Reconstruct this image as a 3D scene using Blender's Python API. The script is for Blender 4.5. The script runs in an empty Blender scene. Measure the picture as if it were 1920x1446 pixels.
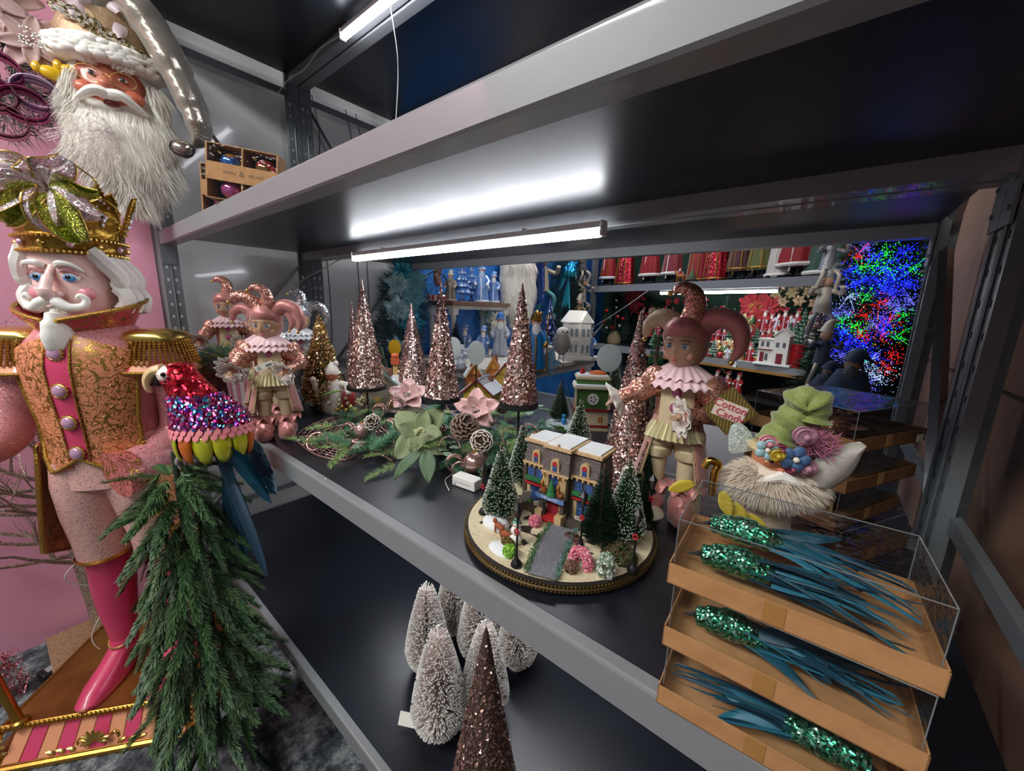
import bpy, math, random
from mathutils import Vector, Matrix, noise
# ---------------------------------------------------------------- camera, world, exposure
sc = bpy.context.scene; COL = sc.collection
H = 1.35; FPX = 719.525
CR = Matrix(((0.77662855, 0.14571303, -0.61287503), (0.62936399, -0.13720176, 0.76490303), (0.02736881, -0.97976701, -0.19826134)))
cd = bpy.data.cameras.new('camera'); cam = bpy.data.objects.new('camera', cd); COL.objects.link(cam)
cd.sensor_fit = 'HORIZONTAL'; cd.sensor_width = 36; cd.lens = FPX/1920*36; cd.clip_start = .01
cx_, cy_, cz_ = CR.col[0], -CR.col[1], -CR.col[2]
cam.matrix_world = Matrix(((cx_[0], cy_[0], cz_[0], 0), (cx_[1], cy_[1], cz_[1], 0), (cx_[2], cy_[2], cz_[2], H), (0, 0, 0, 1)))
sc.camera = cam
sc.view_settings.view_transform = 'Standard'; sc.view_settings.look = 'None'; sc.view_settings.gamma = 1
sc.view_settings.use_curve_mapping = False; sc.view_settings.exposure = 0.0
w = bpy.data.worlds.new('world'); sc.world = w; w.use_nodes = True
w.node_tree.nodes['Background'].inputs[0].default_value = (.84, .9, .96, 1); w.node_tree.nodes['Background'].inputs[1].default_value = .27
def area(loc, tgt, sx, sy, e, col=(1, 1, 1)):
    l = bpy.data.lights.new('ceiling_or_fill_lamp', 'AREA'); l.shape = 'RECTANGLE'; l.size = sx; l.size_y = sy; l.energy = e; l.color = col
    o = bpy.data.objects.new('ceiling_or_fill_lamp', l); COL.objects.link(o); o.location = loc
    o.rotation_euler = (Vector(tgt)-Vector(loc)).to_track_quat('-Z', 'Y').to_euler(); return o
area((-1.6, -1.5, 3.1), (-1.5, .2, .9), 1.6, .3, 74, (.97, 1, .96))
area((.1, -1.6, 3.1), (-.5, .5, .9), 1.4, .3, 26, (.97, 1, .96))  # front fill added to brighten the doll faces on the right
area((-1.9, 2.9, 3.1), (-2.1, 2.6, 1), 1.6, .4, 42, (.95, .98, 1))
area((-.9, 2.3, 3.1), (-.9, 3.8, 1.2), 1.6, .4, 11, (1, .95, .9))
# ---------------------------------------------------------------- helpers
rnd = random.Random(11); PI = math.pi; U = rnd.uniform
sin, cos = math.sin, math.cos
def at(u, v, ax, val):
    "point of the room seen at (u, v) on the plane ax = val (z measured from the floor)"
    r = CR @ Vector((u-960, v-723, FPX)); i = 'XYZ'.index(ax)
    k = (val-(H if i == 2 else 0))/r[i]; return Vector((r.x*k, r.y*k, r.z*k+H))
def hx(s):
    s = s.lstrip('#'); c = [int(s[i:i+2], 16)/255 for i in (0, 2, 4)]
    return tuple([(x/12.92 if x <= .04045 else ((x+.055)/1.055)**2.4) for x in c]+[1])
class NT:
    def __init__(s, name):
        s.m = bpy.data.materials.new(name); s.m.use_nodes = True; s.t = s.m.node_tree; s.b = s.t.nodes['Principled BSDF']
    def n(s, t, **k):
        o = s.t.nodes.new(t)
        for a, b in k.items(): setattr(o, a, b)
        return o
    def l(s, a, b): s.t.links.new(a, b)
    def noise(s, scale, detail=4, rough=.5, dist=0):
        tc = s.n('ShaderNodeTexCoord'); n = s.n('ShaderNodeTexNoise'); n.inputs['Scale'].default_value = scale; n.inputs['Detail'].default_value = detail
        n.inputs['Roughness'].default_value = rough; n.inputs['Distortion'].default_value = dist; s.l(tc.outputs['Object'], n.inputs['Vector']); return n.outputs['Fac']
    def ramp(s, fac, stops):
        r = s.n('ShaderNodeValToRGB'); e = r.color_ramp.elements
        while len(e) < len(stops): e.new(.5)
        for i, (p, c) in enumerate(stops): e[i].position = p; e[i].color = c if isinstance(c, tuple) else (c, c, c, 1)
        s.l(fac, r.inputs[0]); return r.outputs[0]
    def bump(s, fac, st, dist=.002):
        b = s.n('ShaderNodeBump'); b.inputs['Strength'].default_value = st; b.inputs['Distance'].default_value = dist
        s.l(fac, b.inputs['Height']); s.l(b.outputs[0], s.b.inputs['Normal'])
MC = {}
def mat(col, r=.5, m=0, bump=None, var=None, coat=0, sheen=0, tr=0, em=None, es=0, alpha=1, spec=.5, ior=1.45, name='paint', sss=0):
    key = (col, r, m, bump, var, coat, sheen, tr, em, es, alpha, spec, name)
    if key in MC: return MC[key]
    t = NT(name); b = t.b.inputs
    b['Base Color'].default_value = hx(col); b['Roughness'].default_value = r; b['Metallic'].default_value = m
    b['Coat Weight'].default_value = coat; b['Sheen Weight'].default_value = sheen; b['Transmission Weight'].default_value = tr
    b['Alpha'].default_value = alpha; b['Specular IOR Level'].default_value = spec; b['IOR'].default_value = ior
    if sss: b['Subsurface Weight'].default_value = sss; b['Subsurface Radius'].default_value = (.01, .005, .003)
    if em: b['Emission Color'].default_value = hx(em); b['Emission Strength'].default_value = es
    if var: t.l(t.ramp(t.noise(var[1], 5), [(var[2] if len(var) > 2 else .35, hx(col)), (var[3] if len(var) > 3 else .65, hx(var[0]))]), b['Base Color'])
    if bump: t.bump(t.noise(bump[0], 4), bump[1], bump[2] if len(bump) > 2 else .002)
    MC[key] = t.m; return t.m
def glit(cols, scale=500, rough=.25, k=.9, metal=.9, base=None, name='glitter'):
    key = ('g', tuple(cols), scale, rough, k, metal, base)
    if key in MC: return MC[key]
    t = NT(name); tc = t.n('ShaderNodeTexCoord'); v = t.n('ShaderNodeTexVoronoi'); v.inputs['Scale'].default_value = scale
    t.l(tc.outputs['Object'], v.inputs['Vector']); sp = t.n('ShaderNodeSeparateColor'); t.l(v.outputs['Color'], sp.inputs[0])
    n = len(cols); t.l(t.ramp(sp.outputs[0], [(i/max(1, n-1), hx(c)) for i, c in enumerate(cols)]), t.b.inputs['Base Color'])
    sb = t.n('ShaderNodeVectorMath', operation='SUBTRACT'); sb.inputs[1].default_value = (.5, .5, .5); t.l(v.outputs['Color'], sb.inputs[0])
    ml = t.n('ShaderNodeVectorMath', operation='SCALE'); ml.inputs['Scale'].default_value = k; t.l(sb.outputs[0], ml.inputs[0])
    g = t.n('ShaderNodeNewGeometry'); ad = t.n('ShaderNodeVectorMath', operation='ADD'); t.l(g.outputs['Normal'], ad.inputs[0]); t.l(ml.outputs[0], ad.inputs[1])
    nm = t.n('ShaderNodeVectorMath', operation='NORMALIZE'); t.l(ad.outputs[0], nm.inputs[0]); t.l(nm.outputs[0], t.b.inputs['Normal'])
    t.b.inputs['Roughness'].default_value = rough; t.b.inputs['Metallic'].default_value = metal
    if base is not None:   # sparse flecks on a painted ground
        r = t.ramp(sp.outputs[1], [(base[1], 0.), (base[1]+.02, 1.)]); t.l(r, t.b.inputs['Metallic'])
        mx = t.n('ShaderNodeMix', data_type='RGBA'); mx.inputs[6].default_value = hx(base[0])
        cr = t.ramp(sp.outputs[0], [(i/max(1, n-1), hx(c)) for i, c in enumerate(cols)]); t.l(r, mx.inputs[0]); t.l(cr, mx.inputs[7]); t.l(mx.outputs[2], t.b.inputs['Base Color'])
        m2 = t.n('ShaderNodeVectorMath', operation='MULTIPLY'); t.l(ml.outputs[0], m2.inputs[0]); t.l(r, m2.inputs[1]); t.l(m2.outputs[0], ad.inputs[1])
        rr = t.ramp(r, [(0, .55), (1, rough)]); t.l(rr, t.b.inputs['Roughness'])
    MC[key] = t.m; return t.m
def brocade(ground, gold='c9a25a', scale=14):
    "gold filigree lines in relief on painted ground"
    key = ('b', ground, gold, scale)
    if key in MC: return MC[key]
    t = NT('gold_relief_brocade'); outs = []
    for sc_, wd in ((scale*.62, .030), (scale*1.5, .035)):
        n = t.noise(sc_, 1.0, .4, 1.6); sb = t.n('ShaderNodeMath', operation='SUBTRACT'); sb.inputs[1].default_value = .5; t.l(n, sb.inputs[0]); ab = t.n('ShaderNodeMath', operation='ABSOLUTE'); t.l(sb.outputs[0], ab.inputs[0])
        outs.append(t.ramp(ab.outputs[0], [(wd*.55, 1.), (wd, 0.)]))
    mx_ = t.n('ShaderNodeMath', operation='MAXIMUM'); t.l(outs[0], mx_.inputs[0]); t.l(outs[1], mx_.inputs[1]); r = mx_.outputs[0]
    mx = t.n('ShaderNodeMix', data_type='RGBA'); mx.inputs[6].default_value = hx(ground); mx.inputs[7].default_value = hx(gold)
    t.l(r, mx.inputs[0]); t.l(mx.outputs[2], t.b.inputs['Base Color']); t.l(r, t.b.inputs['Metallic']); t.b.inputs['Roughness'].default_value = .36; t.bump(r, .9, .003)
    MC[key] = t.m; return t.m
class B:
    def __init__(s): s.v = []; s.f = []; s.m = []; s.mi = 0; s.T = None
    def add(s, vs, fs):
        n = len(s.v)
        if s.T is not None: vs = [s.T @ Vector(p) for p in vs]
        s.v.extend(vs); s.f.extend([tuple(i+n for i in f) for f in fs]); s.m.extend([s.mi]*len(fs))
    def box(s, c, d, T=None):
        x, y, z = d[0]/2, d[1]/2, d[2]/2
        vs = [Vector((a*x, b*y, e*z)) for a in (-1, 1) for b in (-1, 1) for e in (-1, 1)]
        if T is not None: vs = [T @ p for p in vs]
        s.add([p+Vector(c) for p in vs], [(0, 1, 3, 2), (4, 6, 7, 5), (0, 4, 5, 1), (2, 3, 7, 6), (0, 2, 6, 4), (1, 5, 7, 3)])
    def rings(s, rs, cap=True, close=False):
        n = len(rs[0]); vs = [p for r in rs for p in r]; fs = []
        m = len(rs)
        for i in range(m if close else m-1):
            a = i*n; b_ = ((i+1) % m)*n
            for j in range(n): k = (j+1) % n; fs.append((a+j, a+k, b_+k, b_+j))
        if cap and not close: fs.append(tuple(range(n-1, -1, -1))); fs.append(tuple((m-1)*n+j for j in range(n)))
        s.add(vs, fs)
    def tube(s, pts, r, n=6, cap=True, flat=1, up=None, close=False):
        pts = [Vector(p) for p in pts]; m = len(pts); rs = []
        t0 = (pts[1]-pts[0]).normalized(); u = Vector(up) if up else (Vector((0, 0, 1)) if abs(t0.z) < .9 else Vector((1, 0, 0)))
        u = (u-t0*u.dot(t0)).normalized()
        for i, p in enumerate(pts):
            t = ((pts[(i+1) % m] if (close or i < m-1) else pts[i])-(pts[i-1] if (close or i > 0) else pts[i]))
            t = t.normalized() if t.length > 1e-9 else t0
            u2 = u-t*u.dot(t); u = u2.normalized() if u2.length > 1e-6 else u; w_ = t.cross(u)
            ri = r[i] if isinstance(r, (list, tuple)) else (r(i/(m-1)) if callable(r) else r)
            rs.append([p+(w_*cos(2*PI*j/n)+u*sin(2*PI*j/n)*flat)*ri for j in range(n)])
        s.rings(rs, cap, close)
    def cyl(s, a, b, r0, r1=None, n=12): s.tube([a, b], [r0, r0 if r1 is None else r1], n)
    def lathe(s, prof, n=20, c=(0, 0, 0), sx=1, sy=1, cap=True):
        c = Vector(c); s.rings([[c+Vector((r*sx*cos(2*PI*j/n), r*sy*sin(2*PI*j/n), z)) for j in range(n)] for r, z in prof], cap)
    def loft(s, secs, n=20, p=2):
        "secs: (cx, cy, cz, rx, ry) horizontal super-ellipses"
        rs = []
        for q in secs:
            cx, cy, cz, rx, ry = q[:5]; pp = q[5] if len(q) > 5 else p; ring = []
            for j in range(n):
                a = 2*PI*j/n; ca, sa = cos(a), sin(a)
                ring.append(Vector((cx+rx*math.copysign(abs(ca)**(2/pp), ca), cy+ry*math.copysign(abs(sa)**(2/pp), sa), cz)))
            rs.append(ring)
        s.rings(rs)
    def sph(s, c, r, n=12, m=8, fn=None):
        if not isinstance(r, (tuple, list)): r = (r, r, r)
        vs = []; fs = []; c = Vector(c)
        for i in range(m+1):
            th = PI*i/m
            for j in range(n):
                ph = 2*PI*j/n; d = Vector((sin(th)*cos(ph), sin(th)*sin(ph), cos(th))); q = fn(d) if fn else d
                vs.append(c+Vector((q.x*r[0], q.y*r[1], q.z*r[2])))
        for i in range(m):
            for j in range(n): k = (j+1) % n; fs.append((i*n+j, (i+1)*n+j, (i+1)*n+k, i*n+k))
        s.add(vs, fs)
    def grid(s, fn, nu, nv, cu=False):
        vs = [Vector(fn(i/nu, j/nv)) for i in range(nu+1) for j in range(nv+1)]
        s.add(vs, [(i*(nv+1)+j, (i+1)*(nv+1)+j, (i+1)*(nv+1)+j+1, i*(nv+1)+j+1) for i in range(nu) for j in range(nv)])
    def ext(s, prof, x0, x1, axis=0):
        "extrude a closed (y, z) profile along x"
        def P(x, a, b_): return Vector((x, a, b_)) if axis == 0 else (Vector((a, x, b_)) if axis == 1 else Vector((a, b_, x)))
        s.rings([[P(x0, *q) for q in prof], [P(x1, *q) for q in prof]])
    def strand(s, p, d, L, w_, bend=(0, 0, 0)):
        d = Vector(d).normalized(); q = p+d*L*.55+Vector(bend)*.3; e = p+d*L+Vector(bend)
        x = d.cross(Vector((U(-1, 1), U(-1, 1), U(-1, 1))))
        x = x.normalized()*w_/2 if x.length > 1e-6 else Vector((w_/2, 0, 0))
        s.add([p-x, p+x, q+x*.8, q-x*.8, e], [(0, 1, 2, 3), (3, 2, 4)])
    def spike(s, p, e, r, r1=None):
        "thin three-sided needle"
        d = (e-p); x = d.cross(Vector((.3, .5, .8))); x = x.normalized() if x.length > 1e-9 else Vector((1, 0, 0)); y = d.normalized().cross(x); r1 = r*.5 if r1 is None else r1
        a = [p+(x*cos(t)+y*sin(t))*r for t in (0, 2.1, 4.2)]; b_ = [e+(x*cos(t)+y*sin(t))*r1 for t in (0, 2.1, 4.2)]
        s.add(a+b_, [(0, 1, 4, 3), (1, 2, 5, 4), (2, 0, 3, 5), (3, 4, 5)])
    def flake(s, p, nrm, sz, tilt=.6, asp=.7):
        n_ = (Vector(nrm)+Vector((U(-1, 1), U(-1, 1), U(-1, 1)))*tilt).normalized(); x = n_.cross(Vector((U(-1, 1), U(-1, 1), U(-1, 1)))).normalized()*sz/2; y = n_.cross(x)*asp
        s.add([p-x-y, p+x-y, p+x+y, p-x+y], [(0, 1, 2, 3)])
    def text(s, txt, size, M, depth=.0004, n=3):
        cu = bpy.data.curves.new('t', 'FONT'); cu.body = txt; cu.size = size; cu.extrude = depth; cu.align_x = 'CENTER'; cu.align_y = 'CENTER'; cu.resolution_u = n
        o = bpy.data.objects.new('t', cu); COL.objects.link(o); dg = bpy.context.evaluated_depsgraph_get(); dg.update()
        me = bpy.data.meshes.new_from_object(o.evaluated_get(dg))
        s.add([M @ v.co for v in me.vertices], [tuple(p.vertices) for p in me.polygons])
        bpy.data.objects.remove(o); bpy.data.curves.remove(cu); bpy.data.meshes.remove(me)
    def mk(s, name, mats, parent=None, smooth=True, sharp=42, label=None, kind=None, loc=None, rz=0, cat=None, group=None, bevel=0):
        me = bpy.data.meshes.new(name); me.from_pydata([tuple(p) for p in s.v], [], s.f)
        if not isinstance(mats, (list, tuple)): mats = [mats]
        for m in mats: me.materials.append(m)
        if len(mats) > 1: me.polygons.foreach_set('material_index', s.m)
        if smooth:
            me.polygons.foreach_set('use_smooth', [True]*len(s.f))
            if sharp: me.set_sharp_from_angle(angle=math.radians(sharp))
        me.update(); o = bpy.data.objects.new(name, me); COL.objects.link(o)
        if parent: o.parent = parent
        if loc is not None: o.location = loc
        o.rotation_euler[2] = rz
        if bevel: md = o.modifiers.new('b', 'BEVEL'); md.width = bevel; md.segments = 2; md.limit_method = 'ANGLE'
        if label: o['label'] = label
        if cat: o['category'] = cat
        if group: o['group'] = group
        if kind: o['kind'] = kind
        return o
def thing(name, label, cat, loc=(0, 0, 0), rz=0, group=None, s=1):
    o = bpy.data.objects.new(name, None); COL.objects.link(o); o.empty_display_size = .05; o.location = loc; o.rotation_euler = (0, 0, rz); o.scale = (s, s, s)
    o['label'] = label; o['category'] = cat
    if group: o['group'] = group
    return o
KIDS = {}
def dup(root, loc, rz=0, label=None, s=None, group=None, tilt=None):
    r = root.copy(); COL.objects.link(r); r.location = loc; r.rotation_euler = (tilt[0] if tilt else 0, tilt[1] if tilt else 0, rz)
    if s: r.scale = (s, s, s)
    if label: r['label'] = label
    if group: r['group'] = group
    if root.name not in KIDS: KIDS[root.name] = [(c, [g for g in bpy.data.objects if g.parent == c]) for c in bpy.data.objects if c.parent == root]
    for ch, gs in KIDS[root.name]:
        c = ch.copy(); COL.objects.link(c); c.parent = r
        for g in gs: d = g.copy(); COL.objects.link(d); d.parent = c
    return r
def R(d): return math.radians(d)
def rot(ax, d): return Matrix.Rotation(R(d), 4, ax)
def TR(x, y, z): return Matrix.Translation((x, y, z))
def face_dir(x, y): return math.atan2(x, -y)   # rz so that local -y points along (x, y)
def arc(c, r, a0, a1, n, M=None):
    pts = [Vector((r*cos(a0+(a1-a0)*i/n), 0, r*sin(a0+(a1-a0)*i/n)))+Vector(c) for i in range(n+1)]
    return [M @ p for p in pts] if M else pts
def bez(pts, n=12):
    "Catmull-Rom through pts"
    P = [Vector(p) for p in pts]; P = [P[0]*2-P[1]]+P+[P[-1]*2-P[-2]]; out = []
    for i in range(1, len(P)-2):
        for k in range(n):
            t = k/n; a, b_, c, d = P[i-1:i+3]
            out.append(.5*((2*b_)+(c-a)*t+(2*a-5*b_+4*c-d)*t*t+(3*b_-a-3*c+d)*t**3))
    out.append(P[-2]); return out
# ---------------------------------------------------------------- common materials
GREY = mat('828487', .42, .0, bump=(40, .12), name='grey_powder_coated_steel', coat=.3)
GREY2 = mat('6e7479', .45, .2, bump=(30, .15), name='grey_post_steel')
STEEL = mat('9a9ca0', .25, .9, name='zinc_steel')
BLACKP = mat('17181a', .5, name='black_plastic')
WHITEP = mat('e6e4df', .4, name='white_plastic')
GOLD = mat('b58a3f', .3, .95, bump=(60, .3), name='gold_paint')
GOLDL = mat('d9b96a', .28, .95, name='bright_gold')
KRAFT = mat('b98a5c', .75, var=('ab7c50', 40), bump=(300, .2, .0005), name='kraft_card')
WHITE = mat('e9e4dc', .6, bump=(80, .2), name='white_glaze')
FURW = mat('efeae2', .8, sheen=.3, name='white_fur', sss=.0)
PINKW = mat('e29cb4', .55, bump=(8, .1), name='pink_wall_paint')
ROSE = mat('b67470', .38, .25, bump=(55, .5, .004), sheen=.4, name='rose_satin')
ROSEV = mat('a66c64', .6, sheen=.6, bump=(120, .2), name='rose_velvet')
CREAM = mat('c8b593', .6, bump=(90, .35, .002), name='cream_fabric')
SKIN = mat('b08a70', .42, name='doll_skin', coat=.25)
GREEN = [mat('3a5a38', .5, name='pine_needle_green'), mat('587648', .45, name='pine_needle_light'), mat('27442c', .5, name='pine_needle_dark')]
BROWN = mat('5a4232', .7, name='brown_stem')
RGF = [glit(['b4948c', 'e6ccc4', 'a07c76'], 300, .2, .3), mat('c6a49c', .2, 1, name='rose_flake'), mat('f4e2da', .2, 1, name='champagne_flake'), mat('94706a', .35, .8, name='dark_rose_flake'), mat('d8b8ae', .5, .2, name='matte_rose_flake')]
CLEAR = NT('clear_plastic')
def _clear():
    t = CLEAR; t.t.nodes.remove(t.b); tr = t.n('ShaderNodeBsdfTransparent'); tr.inputs[0].default_value = (.95, .965, .975, 1); gl = t.n('ShaderNodeBsdfGlossy'); gl.inputs['Roughness'].default_value = .06
    fr = t.n('ShaderNodeLayerWeight'); fr.inputs[0].default_value = .5; fp_ = t.n('ShaderNodeMath', operation='POWER'); fp_.inputs[1].default_value = 3.2; t.l(fr.outputs['Facing'], fp_.inputs[0]); fm_ = t.n('ShaderNodeMath', operation='MULTIPLY'); fm_.inputs[1].default_value = .7; t.l(fp_.outputs[0], fm_.inputs[0]); nb = t.n('ShaderNodeTexNoise'); nb.inputs['Scale'].default_value = 9; bp = t.n('ShaderNodeBump'); bp.inputs['Strength'].default_value = .35; bp.inputs['Distance'].default_value = .01
    t.l(nb.outputs[0], bp.inputs['Height']); t.l(bp.outputs[0], gl.inputs['Normal']); mx = t.n('ShaderNodeMixShader'); ad = t.n('ShaderNodeMath', operation='ADD'); ad.inputs[1].default_value = .03
    t.l(fm_.outputs[0], ad.inputs[0]); t.l(ad.outputs[0], mx.inputs[0]); t.l(tr.outputs[0], mx.inputs[1]); t.l(gl.outputs[0], mx.inputs[2]); t.l(mx.outputs[0], t.t.nodes['Material Output'].inputs[0])
_clear(); CLEAR = CLEAR.m
# ---------------------------------------------------------------- the setting
def struct(name, b, m, **k): return b.mk(name, m, kind='structure', smooth=False, **k)
t = NT('mottled_carpet'); nf = t.noise(9, 9, .75); nf2 = t.noise(60, 6, .8)
mm = t.n('ShaderNodeMath', operation='MULTIPLY_ADD'); t.l(nf2, mm.inputs[0]); mm.inputs[1].default_value = .35; t.l(nf, mm.inputs[2])
t.l(t.ramp(mm.outputs[0], [(.55, hx('23262c')), (.66, hx('4c5158')), (.75, hx('8b8e92')), (.85, hx('b7b7b8'))]), t.b.inputs['Base Color'])
t.b.inputs['Roughness'].default_value = .95; t.bump(nf2, .6, .004); CARPET = t.m
b = B(); b.box((-1, 1.5, -.05), (6, 9, .1)); struct('floor', b, CARPET)
b = B(); b.box((-1, 1.5, 3.65), (6, 9, .1)); struct('ceiling', b, mat('3a3c40', .8, name='dark_ceiling'))
GLOSSW = mat('d2d3d5', .2, bump=(1.2, .12, .05), coat=.2, name='glossy_grey_panel')
b = B(); b.box((-2.26, -1.15, 1.8), (.08, 3.02, 3.6)); struct('wall_left', b, PINKW)
b = B(); b.box((-2.27, .95, 1.8), (.08, 1.18, 3.6)); wl2 = struct('wall_left', b, GLOSSW)
t = NT('brushed_blue_paint'); t.l(t.ramp(t.noise(5, 5, .6, 1.5), [(.35, hx('1858a8')), (.6, hx('2f79c8'))]), t.b.inputs['Base Color']); t.b.inputs['Roughness'].default_value = .6
b = B(); b.box((-2.28, 3.07, 1.8), (.08, 3.06, 3.6)); struct('wall_left', b, t.m)
b = B(); b.box((-.2, 4.66, 1.8), (4.2, .1, 3.6)); struct('wall_back', b, mat('1d3a2c', .7, name='dark_green_wall'))
b = B(); b.box((.305, .8, 1.8), (.05, 2.2, 3.6)); struct('wall_right', b, mat('8a6a55', .8, var=('77594a', 2.5), name='brown_board_wall'))
b = B(); b.box((1.3, 3.25, 1.8), (.1, 2.7, 3.6)); struct('wall_right', b, mat('2a2624', .8, name='dark_wall'))
b = B(); b.box((.8, 1.925, 1.8), (1.0, .05, 3.6)); struct('wall_right', b, mat('3a302a', .8, name='dark_wall_end'))
for z in (.62, 1.22, 1.82): b = B(); b.box((.278, .8, z), (.004, 2.2, .006)); struct('trim_%d' % int(z*10), b, mat('3c2c22', .8, name='dark_joint'))
# ---------------------------------------------------------------- steel shelving, two bays back to back
t = NT('reflection_tinted_laminate'); sn = t.noise(5, 3, .5); t.l(t.ramp(sn, [(.3, .33), (.7, .37)]), t.b.inputs['Roughness'])
t.b.inputs['Base Color'].default_value = hx('131822'); t.b.inputs['Specular IOR Level'].default_value = .75; BOARD = t.m  # bluish tint paints the blue wall's reflection into the black
def plate(b, o, u, v, W, L, cols, pitch=.05, hw=.008, hh=.012, off=.02):
    "perforated steel strip: W along u, L along v, holes centred on cols"
    o, u, v = Vector(o), Vector(u), Vector(v); xs = [0]; 
    for c in cols: xs += [c-hw/2, c+hw/2]
    xs.append(W); ys = [0]; y = off
    while y+hh < L: ys += [y, y+hh]; y += pitch
    ys.append(L); vs = [o+u*x+v*y for y in ys for x in xs]; n = len(xs)
    b.add(vs, [(j*n+i, j*n+i+1, (j+1)*n+i+1, (j+1)*n+i) for j in range(len(ys)-1) for i in range(n-1) if not (j % 2 == 1 and i % 2 == 1)])
def rack(name, label, Y0, Y1, far_single):
    th = thing(name, label, 'shelving', (-1, (Y0+Y1)/2, 0))
    O = Vector((-1, (Y0+Y1)/2, 0)); XL, XR = -2.15, .19
    def PB(): b = B(); b.T = TR(-O.x, -O.y, 0); return b
    for ztop in (.27, .943, 1.615, 2.42):
        for s, Y in ((1, Y0), (-1, Y1)):
            h = .053; p = [(0, -h+.004), (.004, -h), (.043, -h), (.043, -.018), (.02, -.018), (.02, 0), (.004, 0), (.0012, -.0015), (0, -.005)]
            b = PB(); b.ext([(Y+s*y, ztop+z) for y, z in p][::s], XL-.0, XR+.0); b.mk('beam', GREY, th, smooth=False)
        b = PB(); b.box(((XL+XR)/2, (Y0+Y1)/2, ztop-.009), (XR-XL, Y1-Y0-.042, .0176)); b.mk('shelf_board', BOARD, th, smooth=False)
    for X, s in ((XL, -1), (XR, 1)):
        for Y, q in ((Y0-.002, 1), (Y1+.002, -1)):
            b = PB(); y0 = min(Y, Y+q*.057)
            plate(b, (X, y0, .0), (0, 1, 0), (0, 0, 1), .057, 2.6, [.014, .040], .05)
            plate(b, (X, Y, .0), (s, 0, 0), (0, 0, 1), .045, 2.6, [.022], .05, .007, .014)
            plate(b, (X, Y+q*.057, .0), (s, 0, 0), (0, 0, 1), .02, 2.6, [])
            b.tube([(X-s*.002, y0+.0285, .0), (X-s*.002, y0+.0285, 2.6)], .0028, 4)
            b.mk('post', GREY2, th, smooth=False)
            for ztop in (.27, .943, 1.615, 2.42):
                b = PB(); b.box((X-s*.004, Y+q*.025, ztop-.06), (.004, .05, .13))
                for k in range(3): b.cyl((X-s*.006, Y+q*.038, ztop-.02-k*.04), (X-s*.009, Y+q*.038, ztop-.02-k*.04), .004, n=6)
                b.mk('beam_bracket', GREY2, th, smooth=False)
        xb = X+s*.022; zz = [(.3, .85), (.85, 1.0), (1.0, 1.55), (1.55, 1.7), (1.7, 2.33)]
        b = PB()
        for z0 in (.36, 1.02, 2.33):
            b = PB(); b.box((xb, (Y0+Y1)/2, z0), (.014, Y1-Y0-.06, .026)); b.mk('cross_bar', GREY2, th, smooth=False)
        for (z0, z1, fl) in ((.95, 1.53, s < 0), (1.6, 2.3, True), (.35, .9, False)):
            a, c = ((Y0+.05, z0), (Y1-.05, z1)); 
            if fl and z0 > 1.5: a, c = (Y0+.05, z1), (Y1-.05, z0)
            b = PB(); b.tube([(xb, a[0], a[1]), (xb, c[0], c[1])], .014, 4, flat=.6); b.mk('diagonal_brace', STEEL, th, smooth=False)
    return th
rack('shelving_rack', 'grey steel shelving rack with black boards nearest the camera', .37, .962, 0)
rack('shelving_rack', 'grey steel shelving rack standing back to back behind the nearest one', .9685, 1.556, 1)
# ---------------------------------------------------------------- tube lights
TUBE = mat('ffffff', .4, em='f4f7ff', es=38, name='lit_tube')
CASE = mat('d8d6d2', .45, name='lamp_casing')
def tube_light(label, x0, x1, y, z, yaw=0, em=None):
    o = thing('tube_light', label, 'light', ((x0+x1)/2, y, z), yaw); L = x1-x0
    b = B(); b.ext([(-.011, 0), (.011, 0), (.011, -.014), (.008, -.018), (-.008, -.018), (-.011, -.014)], -L/2, L/2); b.mk('casing', CASE, o, smooth=False)
    b = B(); b.ext([(-.0105, -.018), (.0105, -.018), (.012, -.026), (.008, -.033), (0, -.036), (-.008, -.033), (-.012, -.026)], -L/2+.006, L/2-.006); b.mk('diffuser', em or TUBE, o)
    for s in (-1, 1): b = B(); b.box((s*(L/2+.002), 0, -.016), (.008, .027, .036)); b.mk('end_cap', WHITEP, o, smooth=False, bevel=.002)
    for s in (-.3, .3): b = B(); b.box((s*L, 0, .001), (.012, .034, .004)); b.mk('clip', STEEL, o, smooth=False)
    return o
tube_light('lit white tube light under the shelf above the glitter cones', -1.585, -.45, .893, 1.559)
tube_light('lit white tube light under the topmost shelf, cut by the top of the picture', -1.585, -.45, .893, 2.364)
tube_light('lit white tube light under the lower shelf level', -1.4, -.3, .893, .887)
CORDW = mat('cfcdc8', .5, name='white_cord')
def cord(label, pts, r=.0022, m=None, name='cable', n=10):
    b = B(); P = bez(pts, n); o = P[0].copy(); b.tube([p-o for p in P], r, 6); return b.mk(name, m or CORDW, label=label, cat='cable', loc=o)
cord('white lamp cable sagging from the lit tube to the left post', [(-1.595, .89, 1.545), (-1.7, .885, 1.535), (-1.85, .88, 1.50), (-2.0, .885, 1.475), (-2.14, .885, 1.44)])
cord('white lamp cable from the topmost tube light to the left post', [(-1.595, .89, 2.35), (-1.75, .885, 2.355), (-1.9, .885, 2.33), (-2.05, .885, 2.34), (-2.15, .87, 2.30)])
cord('thin white wire hanging from the topmost beam', [(-1.33, .93, 2.36), (-1.325, .95, 2.2), (-1.335, .94, 2.0), (-1.38, .93, 1.75), (-1.40, .93, 1.62)], .0016)
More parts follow.
